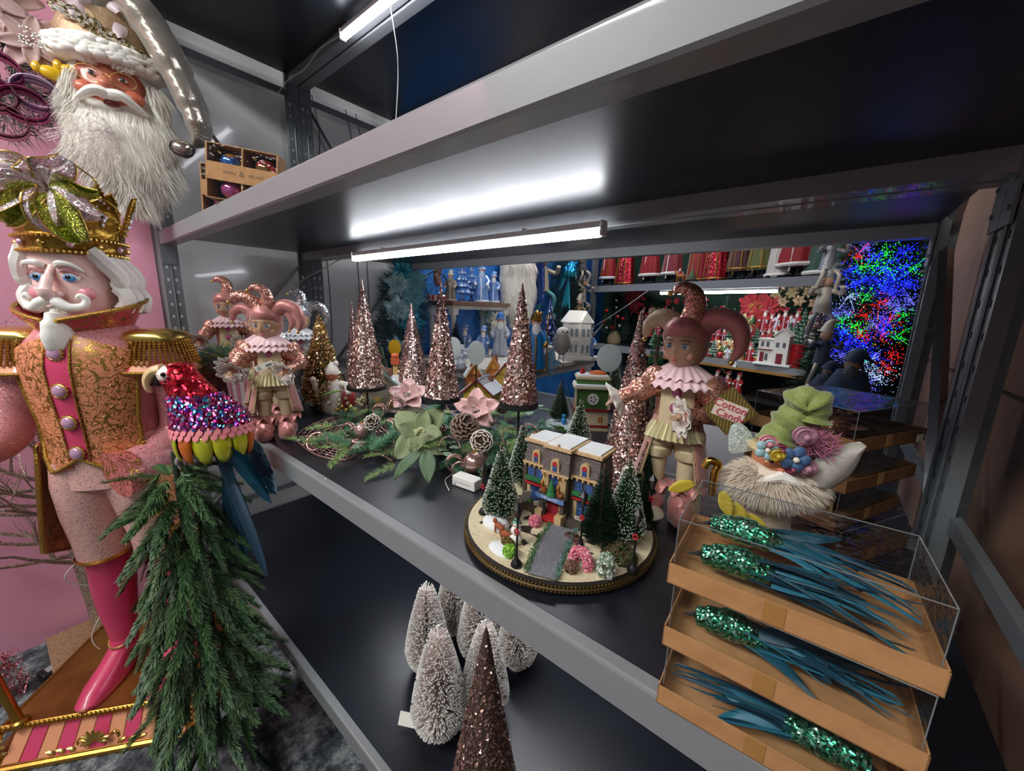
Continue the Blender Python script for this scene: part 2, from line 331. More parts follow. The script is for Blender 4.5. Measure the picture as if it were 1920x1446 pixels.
for k, (yy, lab) in enumerate([(1.06, 'dark wire hanging down the grey wall beside the left double post'), (1.24, 'black cable hanging down the grey wall behind the upper shelf'), (1.30, 'second black cable hanging on the grey wall beside the tall cone')]):
    cord(lab, [(-2.215, yy, 2.39), (-2.2, yy+.02, 2.2), (-2.21, yy+.0, 1.95), (-2.2, yy+.015, 1.63+.0*k), (-2.2, yy+.02, 1.3), (-2.2, yy+.015, 1.12)], .0025, BLACKP)
# ---------------------------------------------------------------- glitter cone trees, bottle brush trees
ZM, ZL, ZU = .9435, .2705, 1.6155      # tops of the three visible boards
def cone_mesh(h, r, n, cols, core, fs=.0055):
    b = B(); b.lathe([(r*.97, 0), (r*.93, .004), (r*.06, h*.97), (.001, h)], 28); c = b
    f = B(); 
    for i in range(n):
        t_ = 1-math.sqrt(1-rnd.random()*.995); a = U(0, 2*PI); rr = r*(1-t_)*.985+.002
        f.mi = rnd.randrange(len(cols)); f.flake(Vector((rr*cos(a), rr*sin(a), h*t_)), (cos(a), sin(a), .35), U(.6, 1.3)*fs, .75)
    return c, f
def cone_tree(label, loc, h, r, n=2600, cols=None, core=None, plate_h=None, fs=.0055, group=None, cat='decorative tree'):
    o = thing('glitter_cone_tree', label, cat, loc, 0, group)
    cols = cols or RGF[1:]; core = core or RGF[0]
    c, f = cone_mesh(h, r, n, cols, core, fs); c.mk('cone', core, o); f.mk('glitter_flake', cols, o, smooth=False, kind='stuff')
    if plate_h:
        b = B(); b.lathe([(r*1.02, -.014), (r*1.10, -.012), (r*1.10, -.001), (r*1.0, 0)], 32); b.mk('base_disc', BLACKP, o)
        b = B(); b.cyl((0, 0, -plate_h), (0, 0, -.012), .0028, n=8); b.mk('stem', BLACKP, o)
    return o
def brush(h, r, n, L=None, tip=True, rb=.0006, droop=0, flat=False, core_r=.0025, zs=.06, prof=None):
    "bottle brush tree: bristles and white tips as two builders"
    g, w_ = B(), B(); tr = B(); tr.cyl((0, 0, 0), (0, 0, h*.99), core_r, core_r*.6, 6)
    for i in range(n):
        t_ = 1-math.sqrt(1-rnd.random()*.999); z = h*(zs+(1-zs)*t_); a = U(0, 2*PI)
        rr = (prof(t_) if prof else r*(1-t_)**.95*(.35+.65*min(1, (t_+.12)/.2)))+.002
        p = Vector((0, 0, z)); e = Vector((cos(a)*rr, sin(a)*rr, z+rr*(.28 if not droop else -droop)+U(-.003, .003)))*1.0
        if n < 6000 and rb < .001: g.spike(p+(e-p)*.25, e, rb, rb*.7)
        else: g.spike(p, e, rb, rb*.75)
        if tip and i % 5 < 2: w_.spike(e-(e-p).normalized()*.001, e+(e-p).normalized()*.0012, rb*1.5, rb*1.2)
    return tr, g, w_
WTIP = mat('f2f2ea', .6, name='flocked_tip'); NEED = [mat('2f5a35', .55, name='brush_green'), mat('163020', .6, name='brush_dark_green')]
def place_c(u, vtop, Y, zb, vb): return None
# tall cones on black discs that belong to the centrepiece holders
p = at(688, 722, 'Y', .70); cone_tree('left tall rose gold glitter cone on black disc, nearest the gold brush tree', p, .352, .06, 3000, plate_h=.12)
p = at(829, 742, 'Y', .70); cone_tree('middle tall rose gold glitter cone on black disc, above the green fabric magnolia', p, .306, .047, 2800, plate_h=.155)
p = at(973, 752, 'Y', .66); cone_tree('tall rose gold glitter cone on black disc in front of the white ceramic house', p, .255, .04, 2600, plate_h=.165, fs=.005)
# cones standing on the shelf
p = at(775, 735, 'Y', 1.02); cone_tree('paler rose glitter cone standing behind the middle tall cone', (p.x, p.y, ZM+.02), at(770, 568, 'Y', 1.02).z-ZM-.02, .082, 2800)
p = at(664, 650, 'Y', 1.0); cone_tree('slim pale rose cone half hidden behind the left tall cone', (p.x, p.y, ZM+.01), at(657, 566, 'Y', 1.0).z-ZM-.01, .052, 1600)
cone_tree('largest rose glitter cone standing on the shelf left of the big jester doll', (-.325, .86, ZM), .408, .067, 4600, fs=.0048)
cone_tree('dark rose sequin cone rising from the lower shelf in front of the white brush trees', (-.428, .475, ZL), .47, .085, 7500, cols=[mat('8d6d62', .35, .7, name='bronze_flake'), mat('c9aa9c', .25, .8, name='pale_bronze_flake'), mat('60493f', .5, .4, name='brown_flake')], core=mat('4a3733', .6, name='dark_core'), fs=.0045)
gf = [mat('d0b078', .22, .9, name='gold_flake'), mat('f2e4bc', .2, .9, name='pale_gold_flake'), mat('a88c58', .4, .7, name='old_gold_flake')]
o = thing('gold_brush_tree', 'gold glitter bottle brush tree behind the left jester doll', 'decorative tree', (-1.464, .672, ZM))
tr, g, w_ = brush(.378, .085, 3600, tip=False, rb=.0009); tr.mk('trunk', BROWN, o); g.mk('bristle', gf[0], o, kind='stuff', smooth=False)
f = B()
for i in range(2600):
    t_ = 1-math.sqrt(1-rnd.random()*.98); a = U(0, 2*PI); rr = .09*(1-t_)**.85*(.35+.65*min(1, (t_+.12)/.2))*U(.75, 1); f.mi = rnd.randrange(3); f.flake(Vector((rr*cos(a), rr*sin(a), .378*(.06+.94*t_)+rr*.25)), (cos(a), sin(a), .4), .006, .8)
f.mk('glitter_flake', gf, o, kind='stuff', smooth=False)
b = B(); b.lathe([(.028, 0), (.03, .006), (.02, .012), (.006, .03)], 20); b.mk('base', GOLD, o)
# white bristle trees on the lower shelf
WB = mat('ecdfd9', .5, var=('d4c4be', 30), name='greige_bristle'); WT = mat('fbf8f4', .5, name='white_bristle_tip')
o = thing('bristle_tree', 'front white bristle tree with a paper tag at its foot, on the lower shelf', 'decorative tree', (-.625, .52, ZL), 0, 'white bristle trees on the lower shelf')
g = B(); tipb = B()
for i in range(3300):
    t_ = 1-math.sqrt(1-rnd.random()*.985); a = U(0, 2*PI); h_ = .33; z = h_*(.10+.90*t_); rr = .074*(1-t_)**.7*(1-.25*max(0, .12-t_)/.12)+.004
    dz = rr*(.45-1.0*max(0, .35-t_)); p_ = Vector((0, 0, z-dz*.3)); m_ = Vector((cos(a)*rr*.6, sin(a)*rr*.6, z+dz*.15)); e_ = Vector((cos(a)*rr, sin(a)*rr, z+dz*.85))
    g.spike(p_, m_, .0012, .0012); g.spike(m_, e_, .0012, .0011); tipb.spike(e_-(e_-m_)*.22, e_+(e_-m_)*.02, .0014, .0014)
g.mk('bristle', WB, o, kind='stuff', smooth=False); tipb.mk('bristle_tip', WT, o, kind='stuff', smooth=False)
b = B(); b.cyl((0, 0, .0), (0, 0, .32), .003, n=6); b.lathe([(.03, 0), (.03, .005), (.004, .009)], 18); b.mk('trunk', WHITEP, o)
bt = o
for x, y, s, lab in [(-.79, .615, .93, 'white bristle tree at the left rear of the group on the lower shelf'), (-.565, .625, .93, 'white bristle tree behind the dark sequin cone on the lower shelf'),
                     (-.70, .74, .93, 'white bristle tree in the middle of the rear row, its top under the shelf beam'), (-.59, .80, .9, 'white bristle tree at the right rear of the group, only its lower bristles visible'), (-.83, .76, .9, 'hindmost white bristle tree, a dark gap between it and the left one')]:
    dup(bt, (x, y, ZL), U(0, 6), lab, s)
b = B(); b.box((0, 0, 0), (.045, .0008, .03), rot('X', -35)); b.mk('price_tag', mat('ece9df', .7, name='paper'), loc=(-.70, .475, ZL+.018), rz=.5, label='white paper tag lying at the foot of the front bristle tree', cat='tag')
# ---------------------------------------------------------------- sprigs shared by the green things
def sprig(L, nn, nl, droop, w_=.0016, wd=.9):
    "fir sprig along +x with needles to all sides"
    b = B(); st = B(); pts = [Vector((L*t_, 0, -droop*L*t_*t_)) for t_ in [i/5 for i in range(6)]]; st.tube(pts, [.0016, .0015, .0014, .0012, .001, .0006], 4)
    for i in range(nn):
        t_ = (i+rnd.random())/nn; p_ = Vector((L*t_, 0, -droop*L*t_*t_)); a = U(0, 2*PI); sp = wd*(1-.55*t_)
        d = Vector(((.75 if wd < 1.3 else .5)+.5*t_, cos(a)*sp, sin(a)*sp*.7)); b.mi = 0 if rnd.random() < .6 else (1 if rnd.random() < .6 else 2); l_ = nl*U(.75, 1.1)*(1-.25*t_)
        d.normalize(); x = d.cross(Vector((0, 0, 1))).normalized()*w_/2; b.add([p_-x, p_+x, p_+d*l_+x*.5, p_+d*l_-x*.5], [(0, 1, 2, 3)])
    return st, b
# ---------------------------------------------------------------- fir tree with the parrot (left foreground)
TX, TY = -1.20, .175
tree = thing('fir_tree', 'slim green artificial fir tree on the carpet beside the nutcracker', 'tree', (TX, TY, 0))
st, nb = sprig(.15, 330, .030, .20, .0034)
s0 = nb.mk('branch', GREEN, tree, smooth=False); s0.parent = tree; stm = st.mk('twig', BROWN, s0)
st2, nb2 = sprig(.13, 290, .029, .1, .0034); s1 = nb2.mk('branch', [GREEN[1], GREEN[0], GREEN[2]], tree, smooth=False); stm1 = st2.mk('twig', BROWN, s1)
first = [s0, s1]; cnt = 0
for i in range(190):
    t_ = i/189; z = .24+.70*t_; a = i*2.39996+U(-.2, .2); r0 = (.16*(1-t_)**.9+.09); k = i % 2
    if cnt < 2: o = (s0, s1)[i]; cnt += 1
    else:
        o = (s0, s1)[k].copy(); COL.objects.link(o); o.parent = tree
    pit = R(U(30, 70) if t_ < .88 else U(-5, 55)); sc_ = (1.02-.22*t_)*U(.85, 1.15)
    o.matrix_local = TR(cos(a)*r0*.35, sin(a)*r0*.35, z) @ Matrix.Rotation(a, 4, 'Z') @ Matrix.Rotation(pit, 4, 'Y') @ Matrix.Rotation(U(-.5, .5), 4, 'X') @ Matrix.Scale(sc_, 4)
b = B(); b.tube([(0, 0, .08), (.005, 0, .5), (0, .0, .98)], [.014, .012, .006], 8); b.mk('trunk', mat('2c3a28', .7, name='wrapped_trunk'), tree)
for a in (-60, 30, 120, 210):
    b = B(); c_, s_ = cos(R(a)), sin(R(a)); b.tube(bez([(0, 0, .13), (c_*.07, s_*.07, .12), (c_*.16, s_*.16, .03), (c_*.2, s_*.2, .006), (c_*.225, s_*.225, .02)], 5), .009, 6); b.mk('leg', mat('14251c', .5, name='dark_green_metal'), tree)
# parrot
t = NT('red_sequins'); RED = glit(['a00f22', 'e0203c', '6e0616', 'ff4a55'], 160, .22, .8, .8)
HOLO = glit(['d02a7a', '5a3bd0', '38c8d8', 'ff5aa0', 'b02060', '8a1f58'], 170, .15, .9, .9); PINKS = mat('ef8a94', .4, bump=(200, .3), coat=.5, name='pink_scale')
LIME = mat('9fc21a', .12, .2, coat=1, var=('d8d02a', 14), name='lime_foil'); LIME2 = mat('e0701a', .15, .3, coat=1, name='orange_foil')
BLUEF = mat('0f5066', .42, .1, var=('123048', 18), bump=(90, .5), name='blue_feather')
pr = thing('parrot_ornament', 'sequined scarlet macaw ornament perched on top of the fir tree', 'bird', (TX+.04, TY+.04, .975), R(55))
pr.scale = (1.02, 1.02, 1.0)
# local: faces -x (left in the view), x runs to the back of the bird
b = B()
def PC(pts, n=16, m=RED, nm='body'):
    q = B(); q.loft(pts, n); return q.mk(nm, m, pr)
b = B(); b.loft([(.028, 0, .0, .03, .03), (.034, 0, .022, .062, .05), (.038, 0, .055, .078, .062), (.035, 0, .095, .074, .058), (.02, 0, .13, .058, .048), (.004, 0, .16, .046, .04), (-.01, 0, .185, .042, .036), (-.018, 0, .208, .036, .032), (-.012, 0, .224, .022, .02), (-.01, 0, .229, .006, .006)], 28); b.mk('body', RED, pr)
rows = [(0, .078, .094, PINKS, 26, .017), (1, .105, .09, HOLO, 24, .017), (2, .09, .094, HOLO, 26, .018), (3, .118, .08, HOLO, 22, .017)]
def body_r(z):
    zs_ = [0, .022, .055, .095, .13, .16, .185]; rx = [.03, .062, .078, .074, .058, .046, .042]; ry = [.03, .05, .062, .058, .048, .04, .036]; cx = [.028, .034, .038, .035, .02, .004, -.01]
    for i in range(6):
        if z <= zs_[i+1]: k = (z-zs_[i])/(zs_[i+1]-zs_[i]); L_ = lambda q: q[i]+(q[i+1]-q[i])*k; return L_(cx), L_(rx), L_(ry)
    return cx[-1], rx[-1], ry[-1]
for nm, mt, z0, dz, nrow, nn, sz in (('sequin', HOLO, .085, .0105, 7, 30, .0125), ('pink_scale', PINKS, .062, .012, 2, 30, .0135)):
    b = B()
    for r_ in range(nrow):
        z = z0+r_*dz; cx, rx, ry = body_r(z)
        for k in range(nn):
            a = 2*PI*(k+.5*(r_ % 2))/nn; n_ = Vector((cos(a)/rx, sin(a)/ry, 0)).normalized(); c_ = Vector((cx+(rx+.0035)*cos(a), (ry+.0035)*sin(a), z)); tx = Vector((-n_.y, n_.x, 0)); up = Vector((0, 0, 1))+n_*-.25
            P_ = [c_+tx*sz*.55*cos(q)+up*sz*.7*sin(q)+n_*(.003*(1-sin(q))/2) for q in [2*PI*j/8 for j in range(8)]]; b.add(P_+[c_+n_*.0035], [(j, (j+1) % 8, 8) for j in range(8)])
    b.mk(nm, mt, pr, kind='stuff', smooth=True, sharp=0)
b = B()
for k in range(12):
    a = 2*PI*k/12; z = .062; cx, rx, ry = body_r(z); n_ = Vector((cos(a), sin(a), 0)); c_ = Vector((cx+(rx-.002)*cos(a), (ry-.002)*sin(a), z)); tx = Vector((-n_.y, n_.x, 0))
    q = B(); q.grid(lambda u, v: c_+tx*(v-.5)*.042*(1-.6*u*u*u)+Vector((0, 0, -.07*u))+n_*(.014*u+.006*sin(PI*v)-.022*u*u), 6, 4); o = q.mk('foil_feather', LIME if k % 4 else LIME2, pr); md = o.modifiers.new('s', 'SOLIDIFY'); md.thickness = .0012
def feather(L, w_, M, m, nm='feather', par=None, curve=.0, n=9):
    q = B(); q.T = M
    q.grid(lambda u, v: Vector((u*L, (v-.5)*w_*math.sin(PI*min(1, .12+u*.8))**.6*(1 if u < .999 else .1), -curve*u*u+abs(v-.5)*-.25*w_)), n, 4); q.tube([(0, 0, .0004), (L*.97, 0, .0004-curve*.94)], [.0009, .0003], 4)
    o = q.mk(nm, m, par or pr); return o
for sgn in (-1, 1):
    for k in range(6): feather(.11+.012*k, .036, TR(.05+.004*k, sgn*(.046-.005*k), .05-.008*k) @ rot('Z', -sgn*(10-2*k)) @ rot('Y', 46+3*k) @ rot('X', sgn*62), BLUEF, 'wing_feather')
for k in range(9): feather(U(.26, .38), .026, TR(.05, (k-4)*.006, .005) @ rot('Z', U(-5, 5)) @ rot('Y', 76+k*2.2) @ rot('X', U(-30, 30)+60), BLUEF if k % 3 else mat('2c4a62', .5, name='slate_feather'), 'tail_feather', curve=.03)
b = B(); b.sph((-.026, 0, .200), (.03, .0335, .024), 16, 10); fa = b.mk('face_patch', mat('efe6e0', .5, name='white_face'), pr)
for s_ in (-1, 1):
    q = B(); q.sph((-.03, s_*.0325, .205), .0052, 10, 8); q.mk('eye', mat('120c08', .1, name='black_eye'), fa)
    for k in range(3): q = B(); q.tube([(-.05+.004*k, s_*(.024), .205-.007*k), (-.03, s_*.0335, .197-.006*k), (-.014, s_*.033, .2-.008*k)], .0007, 4); q.mk('face_line', mat('7a1020', .5, name='dark_red_line'), fa)
q = B(); q.tube(bez([(-.045, 0, .212), (-.063, 0, .207), (-.076, 0, .190), (-.078, 0, .168), (-.072, 0, .156)], 5), lambda t_: .017*(1-t_)**.55+.001, 10, flat=.8); q.mk('upper_beak', mat('d8b98a', .35, name='horn_beak'), pr)
q = B(); q.tube(bez([(-.046, 0, .196), (-.056, 0, .182), (-.060, 0, .172)], 4), lambda t_: .014*(1-t_)**.5+.002, 10); q.mk('lower_beak', mat('1a1614', .3, name='black_beak'), pr)
q = B(); q.tube(bez([(-.0715, 0, .182), (-.0775, 0, .168), (-.07, 0, .152)], 4), lambda t_: .0065*(1-t_)+.0008, 8); q.mk('beak_tip', mat('1a1614', .3, name='black_beak'), pr)
for s_ in (-1, 1):
    for k in range(3): q = B(); q.tube(bez([(-.0, s_*.02, .01), (-.02-.004*k, s_*.02+.008*(k-1), .008), (-.03-.003*k, s_*.02+.010*(k-1), -.006), (-.026-.002*k, s_*.02+.010*(k-1), -.024)], 4), [.006]*6+[.0055]*4+[.003]*3, 8); q.mk('toe', mat('8f8a8a', .6, name='grey_toe'), pr)
# things on the carpet near the tree
PLG = thing('power_plug', 'black power adapter lying on the carpet in front of the tree', 'plug', (-1.05, -.04, 0), .6)
b = B(); b.box((0, 0, .028), (.06, .075, .05)); b.mk('body', BLACKP, PLG, bevel=.006, smooth=False)
b = B(); b.box((0, -.05, .028), (.03, .03, .03)); b.cyl((0, -.06, .028), (0, -.11, .02), .006); b.mk('connector', mat('2f6a34', .5, name='green_plug'), PLG)
PL2 = thing('power_plug', 'black plug beside the gold pole behind the nutcracker stand', 'plug', at(112, 1262, 'Z', .0), .3)
b = B(); b.box((0, 0, .02), (.05, .09, .036)); b.mk('body', BLACKP, PL2, bevel=.006, smooth=False)
b = B(); b.box((0, -.004, .0385), (.03, .05, .001)); b.mk('label', mat('9c9a94', .6, name='grey_sticker'), PL2, smooth=False)
# ---------------------------------------------------------------- nutcracker
NC = thing('nutcracker', 'life-size pink and gold nutcracker king standing on a striped pedestal', 'nutcracker', (-1.665, .105, 0), R(52)); NC.scale = (.92, .95, 1)
PG = glit(['ffffff', 'f2b8b0', 'ffe0c8', 'd98a90'], 420, .3, .5, .6, ('cf8288', .86)); PG2 = glit(['ffffff', 'f6c8c0', 'ffe8d8', 'e0a0a0'], 420, .3, .5, .6, ('e2aca4', .86))
BRO = brocade('e08f66', 'b8924c', 34); HOT = mat('d4426a', .38, bump=(6, .1), coat=.3, name='raspberry_paint'); PEACH = mat('e39a72', .5, name='peach_paint')
FACE = mat('ecc8c2', .38, var=('e3b0ae', 9, .5, .8), coat=.4, name='pale_pink_face'); WP = mat('eeeae4', .45, bump=(70, .3), name='white_carved_hair')
GEM = mat('d8a8c8', .05, .3, coat=1, name='pink_crystal'); BRAID = mat('a9843f', .35, .9, bump=(260, 1, .004), name='gold_braid')
def N(b, nm, m, par=NC, **k): return b.mk(nm, m, par, **k)
# pedestal
bc = -.04
b = B(); b.loft([(bc, .03, 0, .31, .262, 8), (bc, .03, .012, .31, .262, 8), (bc, .03, .016, .295, .25, 8), (bc, .03, .085, .262, .2, 8), (bc, .03, .088, .268, .206, 8), (bc, .03, .1, .268, .206, 8)], 48); N(b, 'pedestal', mat('a9763a', .35, .75, var=('8a5a2a', 9), name='antique_gold_top'))
for k in range(11):
    x0 = -.232+.0465*k*.92; dx = .0405
    b = B(); 
    for s_, (xa, xb) in ((1, (x0, x0+dx)),):
        yb, yt = -.222, -.172; b.add([Vector((bc+xa*1.06, yb-.0, .017)), Vector((bc+xb*1.06, yb-.0, .017)), Vector((bc+xb, yt-.0, .084)), Vector((bc+xa, yt-.0, .084)), Vector((bc+xa*1.06, yb+.02, .017)), Vector((bc+xb*1.06, yb+.02, .017)), Vector((bc+xb, yt+.02, .084)), Vector((bc+xa, yt+.02, .084))], [(0, 1, 2, 3), (4, 7, 6, 5), (0, 4, 5, 1), (3, 2, 6, 7), (0, 3, 7, 4), (1, 5, 6, 2)])
    N(b, 'stripe', HOT if k % 2 else PEACH, smooth=False, bevel=.002)
b = B(); b.tube([(bc-.27, -.172, .095), (bc+.27, -.172, .095)], .009, 8); b.tube([(bc-.3, -.23, .008), (bc+.3, -.23, .008)], .01, 8); b.tube([(bc+.268, -.172, .095), (bc+.268, .23, .095)], .009, 8); b.tube([(bc-.268, -.172, .095), (bc-.268, .23, .095)], .009, 8)
for k in range(44): b.sph((bc-.27+k*.0125, -.178, .097), (.008, .007, .008), 6, 5)
N(b, 'rope_trim', GOLD)
b = B()
def leaf(b, p, d, L, w_, up=(0, 0, 1), th=.006):
    d = Vector(d).normalized(); n_ = Vector(up).normalized(); x = d.cross(n_).normalized(); n_ = x.cross(d)
    b.grid(lambda u, v: Vector(p)+d*L*u+x*(v-.5)*w_*math.sin(PI*min(1, .1+.85*u))**.7+n_*(th*math.sin(PI*v)+th*math.sin(PI*u)), 6, 4)
o_ = Vector((bc, -.207, .05))
for k in range(9): a = R(-10+200*k/8); leaf(b, o_+Vector((0, -.006, -.008)), (cos(a), -.15, sin(a)), .042, .015, (0, -1, .2), .006)
N(b, 'gold_shell_ornament', GOLDL, sharp=60)
for s_ in (-1, 1):
    b = B(); b.tube(bez([(bc, -.205, .02), (bc+s_*.03, -.207, .012), (bc+s_*.055, -.207, .03), (bc+s_*.045, -.205, .048), (bc+s_*.03, -.205, .04)], 6), lambda t_: .007*(1-t_)+.003, 6); N(b, 'gold_scroll_ornament', GOLDL, sharp=60); b = B()
    for k in range(6): leaf(b, (bc+s_*(.05+.014*k), -.21, .014+.004*(k % 2)), (s_, -.1, .5*(-1)**k), .034, .014, (0, -1, .3))
    for k in range(8): leaf(b, (bc+s_*.262, -.19+.0*k, .012+.011*k), (s_*(.4 if k % 2 else -.9), -.6, .3), .032, .016, (0, -1, 0))
    b.tube(bez([(bc+s_*.275, -.2, .0), (bc+s_*.29, -.22, .02), (bc+s_*.275, -.2, .055), (bc+s_*.262, -.185, .09)], 5), lambda t_: .016*(1-.5*t_), 8); N(b, 'gold_corner_leaves', GOLDL, sharp=60)
# legs
for s_ in (-1, 1):
    x0 = .0+s_*.088
    b = B(); b.loft([(x0, .02, .16, .036, .04), (x0, .022, .22, .037, .042), (x0+s_*.004, .028, .32, .05, .058), (x0+s_*.004, .03, .40, .058, .066), (x0, .025, .48, .058, .064), (x0-s_*.002, .02, .55, .062, .07)], 24); N(b, 'stocking', HOT)
    b = B(); b.loft([(x0-s_*.004, .018, .535, .072, .08), (x0-s_*.004, .015, .60, .074, .084), (x0-s_*.01, .005, .70, .084, .096), (x0-s_*.02, .0, .80, .092, .108), (x0-s_*.035, .0, .88, .095, .11)], 28); N(b, 'trouser_leg', PG2)
    b = B(); b.tube([(x0-s_*.004+.074*cos(a), .018+.082*sin(a), .537) for a in [2*PI*i/24 for i in range(24)]], .006, 6, close=True); N(b, 'trouser_hem', GOLD)
    b = B(); b.loft([(x0+s_*.01, -.06, .101, .045, .115, 2.3), (x0+s_*.01, -.06, .115, .046, .118, 2.3), (x0+s_*.01, -.05, .135, .041, .10, 2.2), (x0+s_*.006, -.02, .158, .036, .066, 2), (x0+s_*.002, .015, .185, .036, .045), (x0, .02, .21, .036, .042)], 28); sh = N(b, 'shoe', HOT)
    b = B(); b.tube([(x0+.038*cos(a), .018+.044*sin(a), .205+.012*sin(a)) for a in [2*PI*i/20 for i in range(20)]], .004, 6, close=True)
    for k in range(12): a = U(-.9, .9); q = U(.1, 1); b.sph((x0+s_*.008+.032*sin(a)*q, -.055-.045*q, .152-.022*q), (.007, .007, .004), 6, 4)
    b.tube([(x0+s_*.01+.046*cos(a), -.06+.118*sin(a), .112) for a in [PI+PI*i/16 for i in range(17)]], .0025, 5); b.mk('shoe_trim', GOLDL, sh)
b = B(); b.loft([(0, 0, .80, .145, .115), (0, 0, .90, .15, .12), (0, 0, .95, .145, .115)], 28); N(b, 'hips', PG2)
# coat
def body(z):
    K = [(.86, .148, .115), (.92, .138, .115), (1.0, .14, .12), (1.08, .155, .128), (1.16, .168, .13), (1.21, .165, .118), (1.25, .13, .095), (1.29, .085, .08)]
    for a, c in zip(K, K[1:]):
        if z <= c[0]: k = max(0, (z-a[0])/(c[0]-a[0])); return a[1]+(c[1]-a[1])*k, a[2]+(c[2]-a[2])*k
    return K[-1][1:]
b = B()
def coatpt(u, v, off=0, z0=.86, z1=1.285, a0=0., a1=2*PI):
    a = a0+(a1-a0)*u; z = z0+(z1-z0)*v; rx, ry = body(z); return Vector((cos(a)*(rx+off), sin(a)*(ry+off), z))
b.grid(lambda u, v: coatpt(u, v, 0, .9), 40, 16); N(b, 'coat', PG)
def panel(a0, a1, zlow, zhigh, off, m, nm, nu=16, nv=16, par=NC):
    q = B(); q.grid(lambda u, v: (lambda a: (lambda zl, zh: (lambda z: Vector((cos(a)*(body(z)[0]+off), sin(a)*(body(z)[1]+off), z)))(zl+(zh-zl)*v))(zlow(u), zhigh(u)))(a0+(a1-a0)*u), nu, nv); return N(q, nm, m, par)
F0 = -PI/2
lowR = lambda u: .93-.075*math.sin(PI*min(1, u*1.0))*1 if u < .5 else .855+.11*(u-.5)*2
panel(F0+.16, F0+1.02, lambda u: .885-.03*sin(PI*u) if u < .55 else .86+.08*(u-.55)/.45, lambda u: 1.25-.05*u, .008, BRO, 'front_panel')
panel(F0-1.02, F0-.16, lambda u: .94-.085*u/.5 if u < .5 else .855+.03*(u-.5), lambda u: 1.20+.05*u, .008, BRO, 'front_panel')
panel(F0-.17, F0+.17, lambda u: .905-.02*abs(u-.5), lambda u: 1.26, .010, HOT, 'button_placket')
def edge(pa, nm='braid', r=.006): q = B(); q.tube(pa, r, 7); return N(q, nm, BRAID)
for s_ in (-1, 1):
    P_ = [];
    for z in [1.24-.02*i for i in range(16)]: a = F0+s_*(1.04-.0*z); rx, ry = body(z); P_.append((cos(a)*(rx+.010), sin(a)*(ry+.010), z))
    P_ += [(lambda a, z: (cos(a)*(body(z)[0]+.012), sin(a)*(body(z)[1]+.012), z))(F0+s_*q, z) for q, z in ((.85, .90), (.6, .858), (.4, .866), (.2, .884), (.0, .903))]
    edge(P_)
    edge([(lambda a, z: (cos(a)*(body(z)[0]+.012), sin(a)*(body(z)[1]+.012), z))(F0+s_*.17, z) for z in [.9+.02*i for i in range(18)]], r=.0025)
for k, z in enumerate((1.20, 1.10, 1.01, .92)):
    rx, ry = body(z); b = B(); b.sph((0, -ry-.018, z), (.0165, .008, .0165), 12, 8); bt_ = N(b, 'button', GEM)
    b = B(); b.tube([(.0175*cos(a), -ry-.016, z+.0175*sin(a)) for a in [2*PI*i/16 for i in range(16)]], .003, 6, close=True)
    for j in range(12): a = 2*PI*j/12; b.sph((.0205*cos(a), -ry-.016, z+.0205*sin(a)), .0028, 5, 4)
    b.mk('button_rim', GOLDL, bt_)
# coat tails
for s_ in (-1, 1):
    b = B(); b.grid(lambda u, v: (lambda a, z: Vector((cos(a)*(.165+.03*(1-v)), sin(a)*(.13+.04*(1-v)), z)))(F0+s_*(.95+1.0*u), .93-(.32+.08*u)*(1-v)), 14, 14); o = N(b, 'coat_tail', BRO); md = o.modifiers.new('s', 'SOLIDIFY'); md.thickness = .006
    b = B(); b.tube([(lambda a, z, v: (cos(a)*(.17+.03*(1-v)), sin(a)*(.135+.04*(1-v)), z))(F0+s_*.95, .93-.32*(1-v), v) for v in [i/12 for i in range(13)]]+[(lambda a, u: (cos(a)*.2, sin(a)*.175, .61-.08*u))(F0+s_*(.95+u), u) for u in [.2*i for i in range(1, 6)]], .006, 6); N(b, 'tail_braid', BRAID)
# collar
for s_ in (-1, 1):
    b = B(); b.grid(lambda u, v: (lambda a: Vector((cos(a)*(.088+.055*v+.01*u), sin(a)*(.082+.045*v)-.005, 1.245+.0*u+(.04+.075*u)*v)))(F0+s_*(.12+2.3*u)), 16, 8); o = N(b, 'collar', brocade('cc4a5a', 'b8924c', 26)); md = o.modifiers.new('s', 'SOLIDIFY'); md.thickness = .008
    b = B(); b.tube([(lambda a: (cos(a)*(.143+.01*u), sin(a)*.127-.005, 1.285+.075*u))(F0+s_*(.12+2.3*u)) for u in [i/16 for i in range(17)]], .0055, 6); b.tube([(lambda a: (cos(a)*(.088+.055*v), sin(a)*(.082+.045*v)-.008, 1.245+.04*v))(F0+s_*.12) for v in [i/5 for i in range(6)]], .006, 6); N(b, 'collar_braid', BRAID)
# sleeves, cuffs, hands
b = B(); b.tube(bez([(.14, .01, 1.19), (.18, .02, 1.13), (.19, .03, 1.03), (.18, .02, .93), (.15, -.05, .88), (.11, -.12, .86)], 6), [.06, .062, .062, .061, .06, .059, .058, .057, .056, .056, .055, .054, .054, .054, .053, .053]+[.052]*15, 18); N(b, 'sleeve', PG)
b = B(); b.tube(bez([(-.14, .01, 1.19), (-.19, .0, 1.13), (-.22, -.02, 1.03), (-.23, -.06, .95), (-.27, -.13, .93)], 6), [.06]*6+[.058]*6+[.055]*6+[.052]*7, 18); N(b, 'sleeve', PG)
b = B(); b.tube([(-.255, -.09, .945), (-.285, -.16, .925)], [.056, .078], 20); N(b, 'gauntlet_cuff', brocade('cf6f70', 'b8924c', 26))
b = B(); b.tube([(-.285+.08*cos(a), -.16+.02*cos(a+1), .925+.078*sin(a)) for a in [2*PI*i/20 for i in range(20)]], .006, 6, close=True); N(b, 'cuff_braid', BRAID)
b = B(); b.sph((-.305, -.195, .915), (.036, .034, .034), 14, 10)
